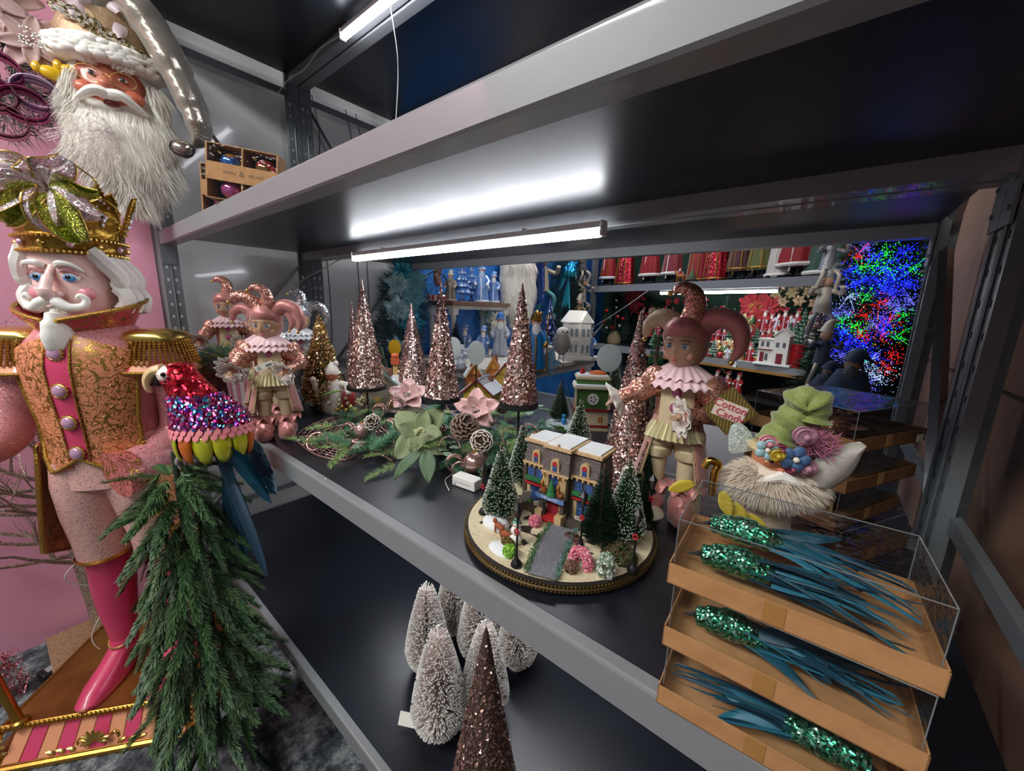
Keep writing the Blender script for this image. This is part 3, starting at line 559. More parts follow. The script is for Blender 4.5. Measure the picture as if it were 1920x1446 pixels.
for k in range(4): b.tube(bez([(-.30, -.215, .94-.019*k), (-.325, -.235, .94-.019*k), (-.345, -.215, .937-.019*k), (-.33, -.195, .935-.019*k)], 4), [.011]*9+[.010]*4, 8)
b.tube(bez([(-.29, -.19, .945), (-.30, -.21, .965), (-.325, -.215, .96)], 4), .011, 8); N(b, 'gloved_hand', GOLD)
b = B(); b.tube([(.10, -.15, .855), (.125, -.11, .862)], [.072, .055], 20); N(b, 'gauntlet_cuff', brocade('cf6f70', 'b8924c', 26))
# epaulettes
for s_ in (-1, 1):
    b = B(); b.sph((s_*.175, 0, 1.235), (.085, .07, .026), 20, 8, lambda d: Vector((math.copysign(abs(d.x)**.7, d.x), math.copysign(abs(d.y)**.7, d.y), d.z))); ep = N(b, 'epaulette', GOLDL)
    b = B()
    for k in range(46):
        a = 2*PI*k/46; cx_e = s_*.175+.082*cos(a); cy_e = .068*sin(a)
        for j in range(9): q = j/8; b.sph((cx_e+cos(a)*.022*q, cy_e+sin(a)*.02*q, 1.225-.062*q), .0048, 5, 4)
    b.mk('fringe', mat('a8823c', .35, .9, name='bead_gold'), ep, kind='stuff')
    for k in range(14):
        a0 = 2*PI*k/14; a1 = 2*PI*(k+1)/14; q = B(); q.grid(lambda u, v: (lambda a: Vector((s_*.165+(.09+.022*v)*cos(a), (.075+.022*v)*sin(a), 1.17-.032*v)))(a0+(a1-a0)*u), 3, 3); q.mk('shoulder_flap', HOT if k % 2 else PEACH, ep)
    b = B(); b.tube([(s_*.165+.112*cos(a), .097*sin(a), 1.138) for a in [2*PI*i/28 for i in range(28)]], .005, 6, close=True); b.mk('flap_braid', BRAID, ep)
# head
b = B(); b.loft([(0, -.0, 1.25, .062, .062), (0, -.002, 1.29, .074, .078, 2.4), (0, -.002, 1.33, .081, .088, 2.6), (0, 0, 1.38, .085, .092, 2.8), (0, 0, 1.43, .087, .092, 2.8), (0, 0, 1.49, .09, .092, 2.6)], 36); hd = N(b, 'head', FACE)
b = B(); b.tube(bez([(0, -.088, 1.425), (0, -.108, 1.395), (0, -.125, 1.362), (0, -.115, 1.35), (0, -.09, 1.347)], 5), [.009]*5+[.013]*5+[.018]*5+[.016]*6, 10, flat=.8)
for s_ in (-1, 1): b.sph((s_*.014, -.103, 1.353), (.011, .014, .009), 10, 6)
b.mk('nose', FACE, hd)
for s_ in (-1, 1):
    b = B(); b.sph((s_*.037, -.0835, 1.398), (.021, .012, .0125), 16, 10); ey = b.mk('eye', mat('f2f2f2', .15, name='white_eye', coat=1), hd)
    b = B(); b.sph((s_*.037, -.0895, 1.3955), (.0165, .0078, .0105), 14, 8); b.mi = 1; b.sph((s_*.037, -.0945, 1.3965), (.0085, .0038, .006), 10, 6); b.mk('iris', [mat('4f8fc8', .15, coat=1, name='blue_iris'), mat('0a0f1a', .1, name='pupil')], hd)
    b = B(); b.tube(bez([(s_*.012, -.094, 1.425), (s_*.03, -.103, 1.432), (s_*.055, -.1, 1.428), (s_*.07, -.084, 1.412)], 5), [.006, .007, .008, .0085, .0085, .008, .0075, .007, .0065, .006, .0055, .005, .0045, .004, .003, .002], 8); b.mk('eyebrow', WP, hd)
    b = B(); b.tube(bez([(s_*.02, -.096, 1.41), (s_*.04, -.099, 1.416), (s_*.06, -.089, 1.403)], 5), .0032, 6); b.mk('eyelid', mat('c98a90', .4, name='rose_eyelid'), hd)
    b = B(); b.sph((s_*.054, -.070, 1.355), (.024, .017, .02), 12, 8); b.mk('cheek', mat('dd8f98', .4, coat=.3, name='rosy_cheek'), hd)
    b = B(); b.tube(bez([(0, -.108, 1.336), (s_*.02, -.118, 1.332), (s_*.042, -.114, 1.318), (s_*.064, -.10, 1.322), (s_*.071, -.096, 1.340), (s_*.062, -.102, 1.350), (s_*.053, -.104, 1.341)], 6), lambda t_: .011*(1-t_)**.6+.003 if t_ > .1 else .006+.06*t_, 10); b.mk('moustache', WP, hd)
b = B(); b.grid(lambda u, v: Vector(((u-.5)*.05, -.097-.004*sin(PI*u), 1.302+.02*v)), 8, 2)
for k in range(6): b.box(((k-2.5)*.0088, -.102, 1.311), (.0078, .005, .016))
b.mk('teeth', mat('f0eadc', .25, name='tooth_enamel'), hd)
b = B(); b.tube(bez([(0, -.088, 1.305), (0, -.1, 1.27), (0, -.104, 1.235), (0, -.098, 1.205), (0, -.09, 1.19)], 5), [.030]*2+[.042]*3+[.050]*3+[.052]*3+[.049]*2+[.044, .038, .030, .022, .016, .011, .006, .003], 16, flat=.55); b.mk('beard', WP, hd)
for s_ in (-1, 1):
    b = B()
    for k in range(3):
        y = -.02+.035*k
        b.tube(bez([(s_*.078, y-.04, 1.47), (s_*.1, y-.03, 1.44), (s_*.118, y-.01, 1.405), (s_*.112, y, 1.375), (s_*.098, y, 1.382), (s_*.105, y-.004, 1.394)], 5), [.02]*5+[.022]*8+[.018]*6+[.012]*4+[.007]*3, 8, flat=1.0)
        b.tube(bez([(s_*.105, y, 1.375), (s_*.125, y, 1.35), (s_*.118, y, 1.318), (s_*.1, y-.002, 1.318), (s_*.104, y-.004, 1.332)], 5), [.02]*5+[.021]*6+[.016]*4+[.010]*3+[.006]*3, 8, flat=1.0)
    for k in range(30): a = U(0, 1); 
    b.mk('hair_curl', WP, hd)
b = B(); b.loft([(0, .05, 1.32, .1, .06), (0, .05, 1.40, .11, .062), (0, .045, 1.47, .1, .06)], 20); b.mk('back_hair', WP, hd)
# crown
CRW = mat('9c7a32', .33, .95, bump=(45, .8, .006), name='ornate_crown_gold')
b = B(); b.lathe([(.098, 1.455), (.112, 1.458), (.114, 1.466), (.109, 1.47), (.111, 1.49), (.115, 1.494), (.118, 1.502), (.112, 1.507), (.116, 1.53), (.108, 1.53), (.1, 1.48), (.098, 1.455)], 40, cap=False, sy=.96); cr = N(b, 'crown_band', CRW)
b = B()
for k in range(64):
    a = 2*PI*k/64
    for z, r_ in ((1.462, .115), (1.498, .119)): b.sph((r_*cos(a), r_*.96*sin(a), z), .0042, 5, 4)
b.mk('bead_row', GOLDL, cr, kind='stuff')
for k in range(6):
    a = 2*PI*k/6+PI/6; q = B(); ex = Vector((-sin(a), cos(a)*.96, 0)); er = Vector((cos(a), sin(a)*.96, 0))
    P_ = [(-.052, 1.52), (-.052, 1.56), (-.04, 1.585), (-.044, 1.60), (-.03, 1.62), (-.016, 1.61), (0, 1.635), (.016, 1.61), (.03, 1.62), (.044, 1.60), (.04, 1.585), (.052, 1.56), (.052, 1.52)]
    fr = [er*(.111+(z-1.52)*.35)+ex*x+Vector((0, 0, z)) for x, z in P_]; bk = [p-er*.009 for p in fr]; n_ = len(P_); q.add(fr+bk, [tuple(range(n_)), tuple(range(2*n_-1, n_-1, -1))]+[(i, (i+1) % n_, n_+(i+1) % n_, n_+i) for i in range(n_)][:n_-1])
    for i in range(n_-1):
        for j in range(3): c_ = fr[i].lerp(fr[i+1], j/3)+er*.002; q.sph(c_, .004, 5, 4)
    o = N(q, 'crown_point', CRW)
    q = B()
    for j in range(14):
        x, z = U(-.03, .03), U(1.535, 1.60); q.sph(er*(.115+(z-1.52)*.35)+ex*x+Vector((0, 0, z)), U(.003, .007), 6, 4)
    q.mk('crystal', mat('e6ddf2', .05, .2, coat=1, name='iridescent_crystal'), o)
for k in range(12):
    a = 2*PI*k/12; b = B(); b.sph((.1125*cos(a), .108*sin(a), 1.481), (.0085, .0085, .0085), 8, 6); b.mk('crown_gem', GEM if k % 2 == 0 else GOLDL, cr)
b = B(); b.sph((0, 0, 1.5), (.1, .095, .05), 20, 10); N(b, 'crown_lining', mat('d8628a', .6, name='pink_lining'))
# staff
b = B(); b.cyl((-.262, -.17, .10), (-.345, -.245, 1.03), .0125, n=14); b.lathe([(.012, .1), (.022, .1), (.02, .112), (.012, .118)], 16, (-.262, -.17, 0)); b.sph((-.347, -.247, 1.05), .026, 12, 8); N(b, 'staff', GOLD)
# ribbon flower resting on the crown
BF = thing('glitter_ribbon_bow', 'sheer pink and lime glitter bow tucked into the crown of the nutcracker', 'bow', at(90, 355, 'X', -1.52), R(70))
SHEER = glit(['f2c8d0', 'd8a8c0', 'fff0f4', 'c8e8d0'], 380, .25, .7, .5); LIMEG = glit(['8a9a20', 'c8d050', '6a7a18', 'e8e890'], 500, .25, .8, .8)
for k, (a, L, w_, dx) in enumerate([(150, .13, .055, .2), (172, .12, .05, -.3), (198, .13, .06, .1), (225, .12, .05, .3), (268, .10, .05, .1), (292, .13, .05, -.2), (330, .1, .045, .2), (5, .09, .03, .3), (60, .09, .05, .2), (100, .07, .045, -.1)]):
    b = B(); d = Vector((cos(R(a)), -.1+.3*dx, sin(R(a)))).normalized(); x = d.cross(Vector((0, 1, 0))).normalized()
    b.grid(lambda u, v: d*L*u+x*(v-.5)*w_*(.25+1.1*sin(PI*min(1, .85*u+.08)))+Vector((0, -.03*sin(PI*u)+.012*sin(v*9+k), .01*sin(u*6))), 12, 6)
    o = b.mk('ribbon_loop', LIMEG if k in (3, 5, 7) else SHEER, BF); md = o.modifiers.new('s', 'SOLIDIFY'); md.thickness = .0015
    b = B()
    for s_ in (0, 1): b.tube([d*L*u+x*(s_-.5)*w_*(.25+1.1*sin(PI*min(1, .85*u+.08)))+Vector((0, -.03*sin(PI*u)+.012*sin(s_*9+k)-.001, .01*sin(u*6))) for u in [i/12 for i in range(13)]], .0018, 5)
    b.mk('gold_edge', GOLDL, o)
b = B(); b.tube(bez([(.06, -.01, .06), (.09, -.01, .03), (.07, 0, 0), (.1, 0, -.01), (.12, 0, -.03)], 6), .002, 5); b.mk('wire', GOLDL, BF)
# ---------------------------------------------------------------- santa head on the pink wall
SH = thing('santa_ornament', 'large bearded santa head with satin hat and glasses hanging on the wall', 'santa', (-2.0, .285, 2.03), R(74))
SK = mat('b9694f', .45, coat=.2, var=('a4523e', 12), name='ruddy_skin'); SAT = mat('a59c90', .24, .55, bump=(9, .6, .02), name='champagne_satin', sheen=.3)
def headfn(d):
    q = d.copy(); 
    if d.z < 0: q.x *= 1-.22*(-d.z)**1.5
    g = lambda x, y, z, s_: math.exp(-((d.x-x)**2+(d.y-y)**2+(d.z-z)**2)/(s_*s_))
    q.y -= .20*g(0, -1, -.12, .16)+.05*g(0, -1, .05, .12)+.05*g(0, -.92, -.42, .2)+.06*g(0, -.75, -.7, .25)+.05*(g(.45, -.85, -.22, .25)+g(-.45, -.85, -.22, .25))-.07*(g(.34, -.93, .12, .18)+g(-.34, -.93, .12, .18))
    return q
b = B(); b.sph((0, 0, 0), (.1, .09, .12), 40, 28, headfn); hd = b.mk('face', SK, SH)
b = B(); b.sph((0, -.112, -.018), (.021, .02, .018), 12, 8); b.sph((-.016, -.102, -.022), (.012, .012, .01), 8, 6); b.sph((.016, -.102, -.022), (.012, .012, .01), 8, 6); b.mk('nose', SK, hd)
for s_ in (-1, 1):
    b = B(); b.sph((s_*.036, -.079, .016), (.0125, .009, .0052), 12, 8); e_ = b.mk('eye', mat('e8e4dc', .2, coat=1, name='eyeball'), hd)
    b = B(); b.sph((s_*.036, -.087, .016), (.007, .004, .007), 10, 6); b.mk('iris', mat('2e3a3c', .1, coat=1, name='dark_iris'), hd)
    b = B(); b.tube([(s_*.04+.031*cos(a), -.102, .008+.022*sin(a)) for a in [2*PI*i/24 for i in range(24)]], .0008, 5, close=True); b.tube([(s_*.009, -.102, .01), (0, -.108, .014)], .0013, 5); b.mk('glasses_rim', GOLDL, hd)
    b = B(); b.sph((s_*.055, -.075, -.03), (.03, .02, .022), 12, 8); b.mk('cheek', mat('c4664e', .4, coat=.3, name='red_cheek'), hd)
    b = B(); b.tube(bez([(0, -.104, -.043), (s_*.03, -.118, -.044), (s_*.06, -.105, -.06), (s_*.085, -.085, -.078)], 5), lambda t_: .018*(1-t_)**.6+.004, 10, flat=.8); b.mk('moustache', FURW, hd)
    b = B()
    for k in range(60): p_ = Vector((s_*U(.015, .06), -.092, .038+U(-.003, .006))); b.strand(p_, (s_*U(.2, 1), -.6, U(.1, .6)), .022, .002)
    b.mk('eyebrow', FURW, hd)
b = B(); b.sph((.002, -.098, -.066), (.02, .012, .010), 10, 6); b.mk('mouth', mat('6e2626', .4, name='open_mouth'), hd)
b = B(); b.loft([(.012, -.02, -.40, .02, .02), (.012, -.03, -.36, .07, .04), (.012, -.04, -.28, .115, .06), (.01, -.045, -.2, .135, .068), (.005, -.045, -.12, .13, .066), (0, -.03, -.07, .105, .05), (0, -.01, 0, .11, .06), (0, 0, .05, .105, .07)], 24); bd = b.mk('beard', FURW, SH)
b = B()
for i in range(9000):
    z = U(-.38, .03); k = (z+.40)/.40
    hw = .03+.118*min(1, k*2.2) if k < .45 else .148-.03*(k-.45); a = U(-PI, 0); 
    if z > -.075 and abs(cos(a)) < .66: continue
    p_ = Vector((.012+cos(a)*hw*.93, -.03+sin(a)*(.06 if z < -.08 else .05), z)); wv = .25*sin(z*40+cos(a)*6)
    b.strand(p_, (cos(a)*.45+wv, -.35+.3*sin(a), -1.0+U(-.2, .35)), U(.035, .075), .0016, (0, 0, -.008))
b.mk('beard_hair', FURW, bd, kind='stuff', smooth=False)
b = B(); b.loft([(0, -.0, .052, .118, .1), (0, -.01, .062, .13, .112), (0, -.01, .085, .136, .117), (0, 0, .108, .126, .108), (0, 0, .114, .11, .09)], 30)
for k in range(120): a = U(PI, 2*PI); b.sph((.128*cos(a), .108*sin(a)-.008, U(.062, .104)), (U(.018, .028), .014, U(.010, .015)), 8, 6)
b.mk('hat_brim', FURW, SH)
b = B(); b.loft([(0, 0, .10, .118, .1), (.0, 0, .15, .122, .1), (.01, 0, .2, .11, .09), (.03, 0, .25, .085, .075), (.05, .0, .29, .06, .05)], 26); b.mk('hat_crown', mat('a88a6c', .5, .35, bump=(60, .8, .004), name='gold_net_fabric'), SH)
b = B(); b.tube(bez([(.02, -.01, .23), (.07, -.04, .27), (.13, -.06, .2), (.18, -.07, .08), (.215, -.08, -.03), (.222, -.085, -.1), (.2, -.09, -.145)], 8), [.09]*8+[.086]*8+[.08]*8+[.07]*8+[.06]*6+[.055, .05]+[.046, .042, .038, .034, .03, .026, .02, .014, .01], 20, flat=.62); b.mk('hat_tail', SAT, SH)
for k in range(7): q = B(); q.tube(bez([(.19+.008*k, -.1, -.04-.012*k), (.215, -.125, -.05-.012*k), (.245, -.1, -.04-.014*k)], 4), .006, 6); q.mk('satin_fold', SAT, SH)
b = B(); b.sph((.17, -.12, -.168), (.032, .03, .028), 18, 12); bl = b.mk('bell', mat('b9aca4', .22, .85, name='silver_bell'), SH)
b = B(); b.tube([(.17+.033*cos(a), -.12+.02*sin(a)-.012, -.168+.029*sin(a)) for a in [2*PI*i/20 for i in range(20)]], .003, 6, close=True); b.mk('bell_slot', mat('14100e', .6, name='dark_slot'), bl)
BRCH = [mat('e0d0b8', .2, .9, name='champagne_bead'), mat('9a8a60', .25, .95, name='old_gold_bead'), mat('efe6da', .15, .6, name='pearl')]
b = B()
for k in range(150): u = rnd.random(); b.mi = k % 3; x = -.10+.20*u; b.sph((x, -.1+.35*abs(x)**1.5, .185-.09*u+U(-.02, .02)), (U(.003, .010), .006, U(.003, .009)), 6, 4)
b.mk('beaded_brooch', BRCH, SH)
for k, (x, z, a) in enumerate([(-.06, .25, 230), (-.02, .27, 260), (.03, .27, 290), (.07, .26, 310), (-.03, .22, 250), (.03, .20, 285)]):
    b = B(); d = Vector((cos(R(a)), -.35, sin(R(a)))).normalized(); xx = d.cross(Vector((0, 1, 0))).normalized(); b.grid(lambda u, v: Vector((x, -.07, z))+d*.075*u+xx*(v-.5)*.055*sin(PI*min(1, .1+.8*u))+Vector((0, -.012*sin(PI*v), 0)), 8, 6)
    b.mk('sheer_petal', mat('d9c3cc', .4, alpha=.75, sheen=.5, name='sheer_organza'), SH)
b = B()
for k in range(16):
    a = R(U(90, 280)); P_ = bez([(-.0, -.12, -.16), (.0+.07*cos(a), -.14, -.19+.07*sin(a)), (-.0+.15*cos(a+.2), -.13, -.22+.14*sin(a+.2))], 6); b.tube(P_, .0008, 3)
    for j in range(40): p_ = P_[rnd.randrange(len(P_))]; b.strand(p_, (U(-1, 1), U(-1, .3), U(-1, 1)), U(.015, .035), .0011)
b.mk('feather_spray', mat('e9dfdc', .7, sheen=.4, name='ostrich_feather'), SH, kind='stuff', smooth=False)
# ---------------------------------------------------------------- wreath at the left edge
WR = thing('decorated_wreath', 'pink poinsettia and ribbon wreath on the pink wall at the left edge', 'wreath', (-2.13, .03, 2.04), R(84))
b = B(); g = B()
for i in range(1500):
    a = R(U(-80, 80)); r_ = U(.06, .17); p_ = Vector((r_*cos(a)-.03, U(-.06, 0), r_*sin(a)*1.25)); g.strand(p_, (cos(a)+U(-1, 1), U(-1, .2), sin(a)+U(-1, 1)), .05, .0022)
g.mk('greenery', GREEN[2], WR, kind='stuff', smooth=False)
def petalflower(par, c, n, L, w_, m, nm, tilt=.5, rot0=0, layers=2, th=.004, facing=None, curl=.3):
    for ly in range(layers):
        for k in range(n):
            a = 2*PI*k/n+rot0+ly*.5; Ll = L*(1-.3*ly); d = Vector((cos(a), -tilt*(.6+ly), sin(a))).normalized()
            if facing: d = facing @ d
            up = (facing @ Vector((0, -1, 0))) if facing else Vector((0, -1, 0)); x = d.cross(up).normalized(); n2 = x.cross(d)
            q = B(); q.grid(lambda u, v: Vector(c)+d*Ll*u+x*(v-.5)*w_*(1-.25*ly)*sin(PI*min(1, .12+.83*u))**.8-n2*(Ll*curl*u*u)+n2*(-.006*sin(PI*v)), 7, 5)
            o = q.mk(nm, m, par); md = o.modifiers.new('s', 'SOLIDIFY'); md.thickness = th*.3
PK = mat('c9a7a4', .6, sheen=.5, bump=(60, .3), name='dusty_pink_velvet'); MAG = glit(['b03a80', 'd860a0', '7a1f58', 'f090c0'], 500, .3, .6, .6); PKG = glit(['c97a8c', 'e8a8b4', 'a05a6e', 'fff0f0'], 500, .3, .6, .6)
petalflower(WR, (.02, -.09, .16), 6, .12, .06, PK, 'poinsettia_petal', .25, .3)
petalflower(WR, (.1, -.1, .07), 6, .10, .05, PK, 'poinsettia_petal', .25, .9)
b = B()
for k in range(60): b.sph((.02+U(-.03, .03), -.125, .16+U(-.03, .03)), U(.002, .005), 5, 4); b.sph((.1+U(-.025, .025), -.13, .07+U(-.025, .025)), U(.002, .004), 5, 4)
b.mk('silver_stamens', mat('c9c0b8', .25, .9, name='silver_glitter_bead'), WR, kind='stuff')
for x, z, m in ((.02, -.05, MAG), (-.0, -.12, PKG), (.06, -.13, MAG), (.01, -.19, PKG), (.09, -.09, mat('d8cfe0', .4, var=('b080c0', 20), name='white_dotted_ribbon'))):
    b = B(); b.grid(lambda u, v: Vector((x+.05*cos(2*PI*u), -.10-.02*sin(3*PI*v), z+.042*sin(2*PI*u)+.012*v))+Vector((0, -.04*v, 0)), 20, 4); o = b.mk('ribbon_loop', m, WR); md = o.modifiers.new('s', 'SOLIDIFY'); md.thickness = .0015
for k, (x, z, s_) in enumerate(((.13, -.01, 1), (.17, .012, .8))):
    b = B(); b.sph((x, -.12, z), (.03*s_, .016, .02*s_), 12, 8); b.sph((x+.03*s_, -.12, z+.014), (.014, .01, .018), 8, 6); b.sph((x-.03*s_, -.12, z+.006), (.012, .012, .016), 8, 6); b.mk('yellow_bow_piece', mat('e2b51c', .35, coat=.5, name='yellow_gloss'), WR)
# ---------------------------------------------------------------- glitter twig tree behind the nutcracker
TW = thing('twig_tree', 'bare glittered twig tree on a square base behind the nutcracker', 'twig tree', (-2.07, .02, 0), .05)
TWM = glit(['8c7462', 'c8b4a0', '5e4c40', 'e8dccc'], 420, .35, .6, .5); b = B(); b.box((0, 0, .02), (.24, .3, .04)); b.mk('base', glit(['b89c6c', 'e6d0a4', '8c7048'], 420, .3, .6, .7), TW, smooth=False, bevel=.003)
def twig(b, p, d, L, r, depth):
    P_ = [p]; q = p.copy(); dd = Vector(d)
    for i in range(5): dd = (dd+Vector((U(-.2, .2), U(-.2, .2), U(-.08, .14)))).normalized(); q = q+dd*L/5; P_.append(q.copy())
    b.tube(P_, [r*(1-.5*i/5) for i in range(6)], 5)
    if depth:
        for i in range(rnd.choice((2, 3, 3))): k = rnd.randrange(2, 6); twig(b, P_[k], (dd+Vector((U(-.9, .9), U(-.9, .9), U(-.3, .7)))).normalized(), L*U(.55, .75), r*.5, depth-1)
b = B(); b.tube(bez([(0, 0, .03), (.01, -.02, .3), (-.01, -.04, .6), (0, -.05, .82)], 6), lambda t_: .032*(1-.5*t_), 10); b.mk('trunk', TWM, TW)
b = B()
for k in range(15): a = U(0, 2*PI); z = .3+.45*k/15; twig(b, Vector((0, -.03, z)), Vector((abs(cos(a))*.35, -.55+.7*sin(a), .35)), .22, .009, 3)
for k in range(5): twig(b, Vector((0, -.05, .8)), Vector((.1, U(-.7, .3), 1)), .30, .009, 3)
b.v = [Vector((max(p[0], -.13), p[1], p[2])) for p in b.v]; b.mk('twigs', TWM, TW, kind='stuff')
cord('thin white fairy light wire looped around the twig tree trunk', [(-1.95, .09, .75), (-1.93, -.02, .68), (-1.9, -.06, .6), (-1.92, .05, .5), (-1.9, -.05, .4), (-1.92, .04, .28), (-1.88, -.02, .15), (-1.86, .02, .05)], .0016)
GB = thing('glitter_branch_pick', 'pink glitter pick at the lower left edge of the carpet', 'ornament', at(0, 1290, 'Z', .05), 0)
b = B()
for k in range(500): b.strand(Vector((U(-.04, .04), U(-.06, .05), U(-.05, .12))), (U(-1, 1), U(-1, 1), U(-1, 1)), .03, .003)
b.mk('tinsel', glit(['b04a5a', 'e08a90', '7a2a38'], 300, .2, .5), GB, kind='stuff', smooth=False)
# ---------------------------------------------------------------- jester dolls
SEQ = glit(['b06a62', 'd99a8c', '8c4e48', 'f0c0a8', 'c07c60'], 260, .25, .6, .6, name='rose_sequin_fabric')
RUFF = mat('f0ccd2', .6, sheen=.6, alpha=.93, name='pink_tulle'); LACE = mat('e6ddd4', .7, bump=(260, 1, .003), name='cream_lace', sheen=.3); PG3 = mat('c05a86', .05, .25, coat=1, name='pink_rhinestone')
BLUEI = mat('5a88a8', .08, coat=1, name='blue_doll_eye'); LIP = mat('b4605a', .35, name='doll_lips'); SILV = glit(['a8aeb4', 'd8dce0', '7c8288', 'f4f6f8'], 260, .25, .6, .8, name='silver_sequin')
def dollhead(d):
    q = d.copy(); g = lambda x, y, z, s_: math.exp(-((d.x-x)**2+(d.y-y)**2+(d.z-z)**2)/(s_*s_))
    if d.z < .1: q.x *= 1-.26*(.1-d.z)**1.4
    q.y -= .17*g(0, -1, -.22, .13)+.08*g(0, -1, -.05, .12)+.07*g(0, -.9, -.5, .16)+.09*g(0, -.72, -.76, .2)+.05*(g(.42, -.82, -.32, .25)+g(-.42, -.82, -.32, .25))-.07*(g(.34, -.93, .02, .17)+g(-.34, -.93, .02, .17))+.05*g(0, -.95, .4, .3)
    return q
def ruff(o, z, r, m, n=14, amp=.012, h=.03, name='ruff', r0=.022):
    b = B(); b.grid(lambda u, v: (lambda a, rr: Vector((cos(a)*rr, sin(a)*rr*.9, z+h*(.7-v)+amp*sin(n*2*PI*u)*v)))(2*PI*u, r0+(r-r0)*v), n*8, 6); q = b.mk(name, m, o); md = q.modifiers.new('s', 'SOLIDIFY'); md.thickness = .0008; return q
def cuff(o, c, r, d):
    b = B(); d = Vector(d).normalized(); x = d.cross(Vector((0, 0, 1))).normalized(); y = d.cross(x)
    for ly in (0, .3): b.grid(lambda u, v: (lambda a: Vector(c)+d*(.022*v-.004)+(x*cos(a)+y*sin(a))*(.012+(r-.012)*v*(1-ly)*(1+.18*sin(9*a)*v)))(2*PI*u), 54, 4)
    q = b.mk('lace_cuff', LACE, o); md = q.modifiers.new('s', 'SOLIDIFY'); md.thickness = .0008
    b = B(); e = Vector(c)+d*.02; b.sph(e, (.008, .008, .009), 10, 8)
    for k in range(4): b.tube(bez([e+x*(k-1.5)*.0042, e+d*.010+x*(k-1.5)*.005, e+d*.0165+x*(k-1.5)*.0052-Vector((0, 0, .004))], 3), [.0026]*5+[.002]*2, 6)
    b.tube([e+x*.006, e+x*.012+d*.005, e+x*.013+d*.011], [.0028, .0026, .002], 6); b.mk('hand', SKIN, o)
def horn(o, pts, r0, m, par=None, tip=True, nm='hat_horn'):
    b = B(); P_ = bez(pts, 7); b.tube(P_, lambda t_: r0*(1-t_)**.55*.92+r0*.1, 14); h_ = b.mk(nm, m, o)
    if tip: q = B(); q.sph(P_[-1]+(P_[-1]-P_[-2]).normalized()*.004, .006, 10, 8); q.mk('gold_bell', GOLDL, h_)
def jester(label, loc, rz, s=1, arms=None, headrot=0, horns=None, seq=None, satin=None, cream=None, ruf=None, legs=True, gems=True, tilt=0):
    seq = seq or SEQ; satin = satin or ROSE; cream = cream or CREAM; ruf = ruf or RUFF
    o = thing('jester_doll', label, 'doll', loc, rz, None, s)
    for q in (-1, 1):
        x = q*.034
        b = B(); b.sph((x, -.018, .03), (.031, .05, .03), 18, 10, lambda d: Vector((d.x*(1+.08*sin(d.y*9)), d.y, max(-1, d.z+.14*sin(d.x*5+d.y*7))))); b.tube(bez([(x, -.05, .018), (x+q*.006, -.075, .024), (x+q*.01, -.08, .045), (x+q*.01, -.068, .052)], 5), lambda t_: .022*(1-t_)+.006, 12)
        b.loft([(x, 0, .03, .026, .03), (x, 0, .06, .03, .032), (x, 0, .075, .024, .026)], 18); bo = b.mk('satin_boot', satin, o)
        q_ = B(); q_.grid(lambda u, v: (lambda a: Vector((x+cos(a)*(.022+.022*v), sin(a)*(.024+.02*v), .078+.010*sin(7*a)*v-.014*v)))(2*PI*u), 56, 3); q_.mk('boot_frill', satin, bo)
        b = B(); b.loft([(x, 0, .065, .019, .021), (x, 0, .09, .021, .022), (x, 0, .13, .023, .024), (x, 0, .15, .024, .026)], 18); b.mk('stocking', cream, o)
        b = B(); b.loft([(x, 0, .135, .026, .028), (x, 0, .14, .031, .034), (x*.95, 0, .16, .033, .036), (x*.95, 0, .165, .030, .032), (x*.9, 0, .172, .036, .038), (x*.8, 0, .2, .037, .04), (x*.5, 0, .225, .034, .038)], 20); b.mk('breeches', cream, o)
    b = B(); b.loft([(0, 0, .195, .052, .04), (0, 0, .23, .05, .038), (0, 0, .27, .05, .036), (0, 0, .305, .053, .034), (0, 0, .325, .042, .03), (0, 0, .345, .018, .018)], 26); b.mk('coat', seq, o)
    b = B(); b.grid(lambda u, v: (lambda a, z: Vector((cos(a)*(.0535-.002*v), sin(a)*.043, z)))(-PI/2-.72+1.44*u, .215+.115*v), 12, 10); ve = b.mk('vest', cream, o)
    b = B(); b.grid(lambda u, v: (lambda a, k: Vector((cos(a)*(.053+.022*k+.003*sin(34*a)), sin(a)*(.043+.018*k+.003*sin(34*a)), .225-.035*k)))(-PI/2-.95+1.9*u, v), 70, 4); b.mk('pleated_peplum', mat('c4bb93', .45, .3, name='pale_gold_satin') if cream is CREAM else cream, o)
    if gems:
        for z in (.298, .262): b = B(); b.sph((0, -.045, z), (.0105, .006, .0105), 12, 8); g_ = b.mk('gem_button', PG3, o); b = B(); b.tube([(.0115*cos(a), -.0445, z+.0115*sin(a)) for a in [2*PI*i/14 for i in range(14)]], .0016, 5, close=True); b.mk('gem_rim', mat('c8a0a8', .2, .9, name='rose_gold_rim'), g_)
    for q in (-1, 1):   # coat tails with gold braid
        fn = lambda u, v: (lambda a, k: Vector((cos(a)*(.05+.035*k), sin(a)*(.04+.03*k), .235-(.135+.03*u)*k)))(-PI/2+q*(.75+1.5*u), v)
        b = B(); b.grid(fn, 12, 8); t_ = b.mk('coat_tail', ROSEV if satin is ROSE else satin, o); md = t_.modifiers.new('s', 'SOLIDIFY'); md.thickness = .0025
        b = B(); e = [fn(0, v/10) for v in range(11)]+[fn(u/8, 1) for u in range(1, 9)]; b.tube(e, .0026, 5)
        for k in range(len(e)-1):
            for j in range(3): b.sph(e[k].lerp(e[k+1], j/3), .0034*U(.7, 1.2), 5, 4)
        b.mk('gold_braid', mat('b9a27c', .5, .4, name='tarnished_braid'), t_)
    arms = arms or [((-.05, 0, .315), (-.085, -.02, .275), (-.10, -.06, .25)), ((.05, 0, .315), (.085, -.01, .265), (.05, -.06, .24))]
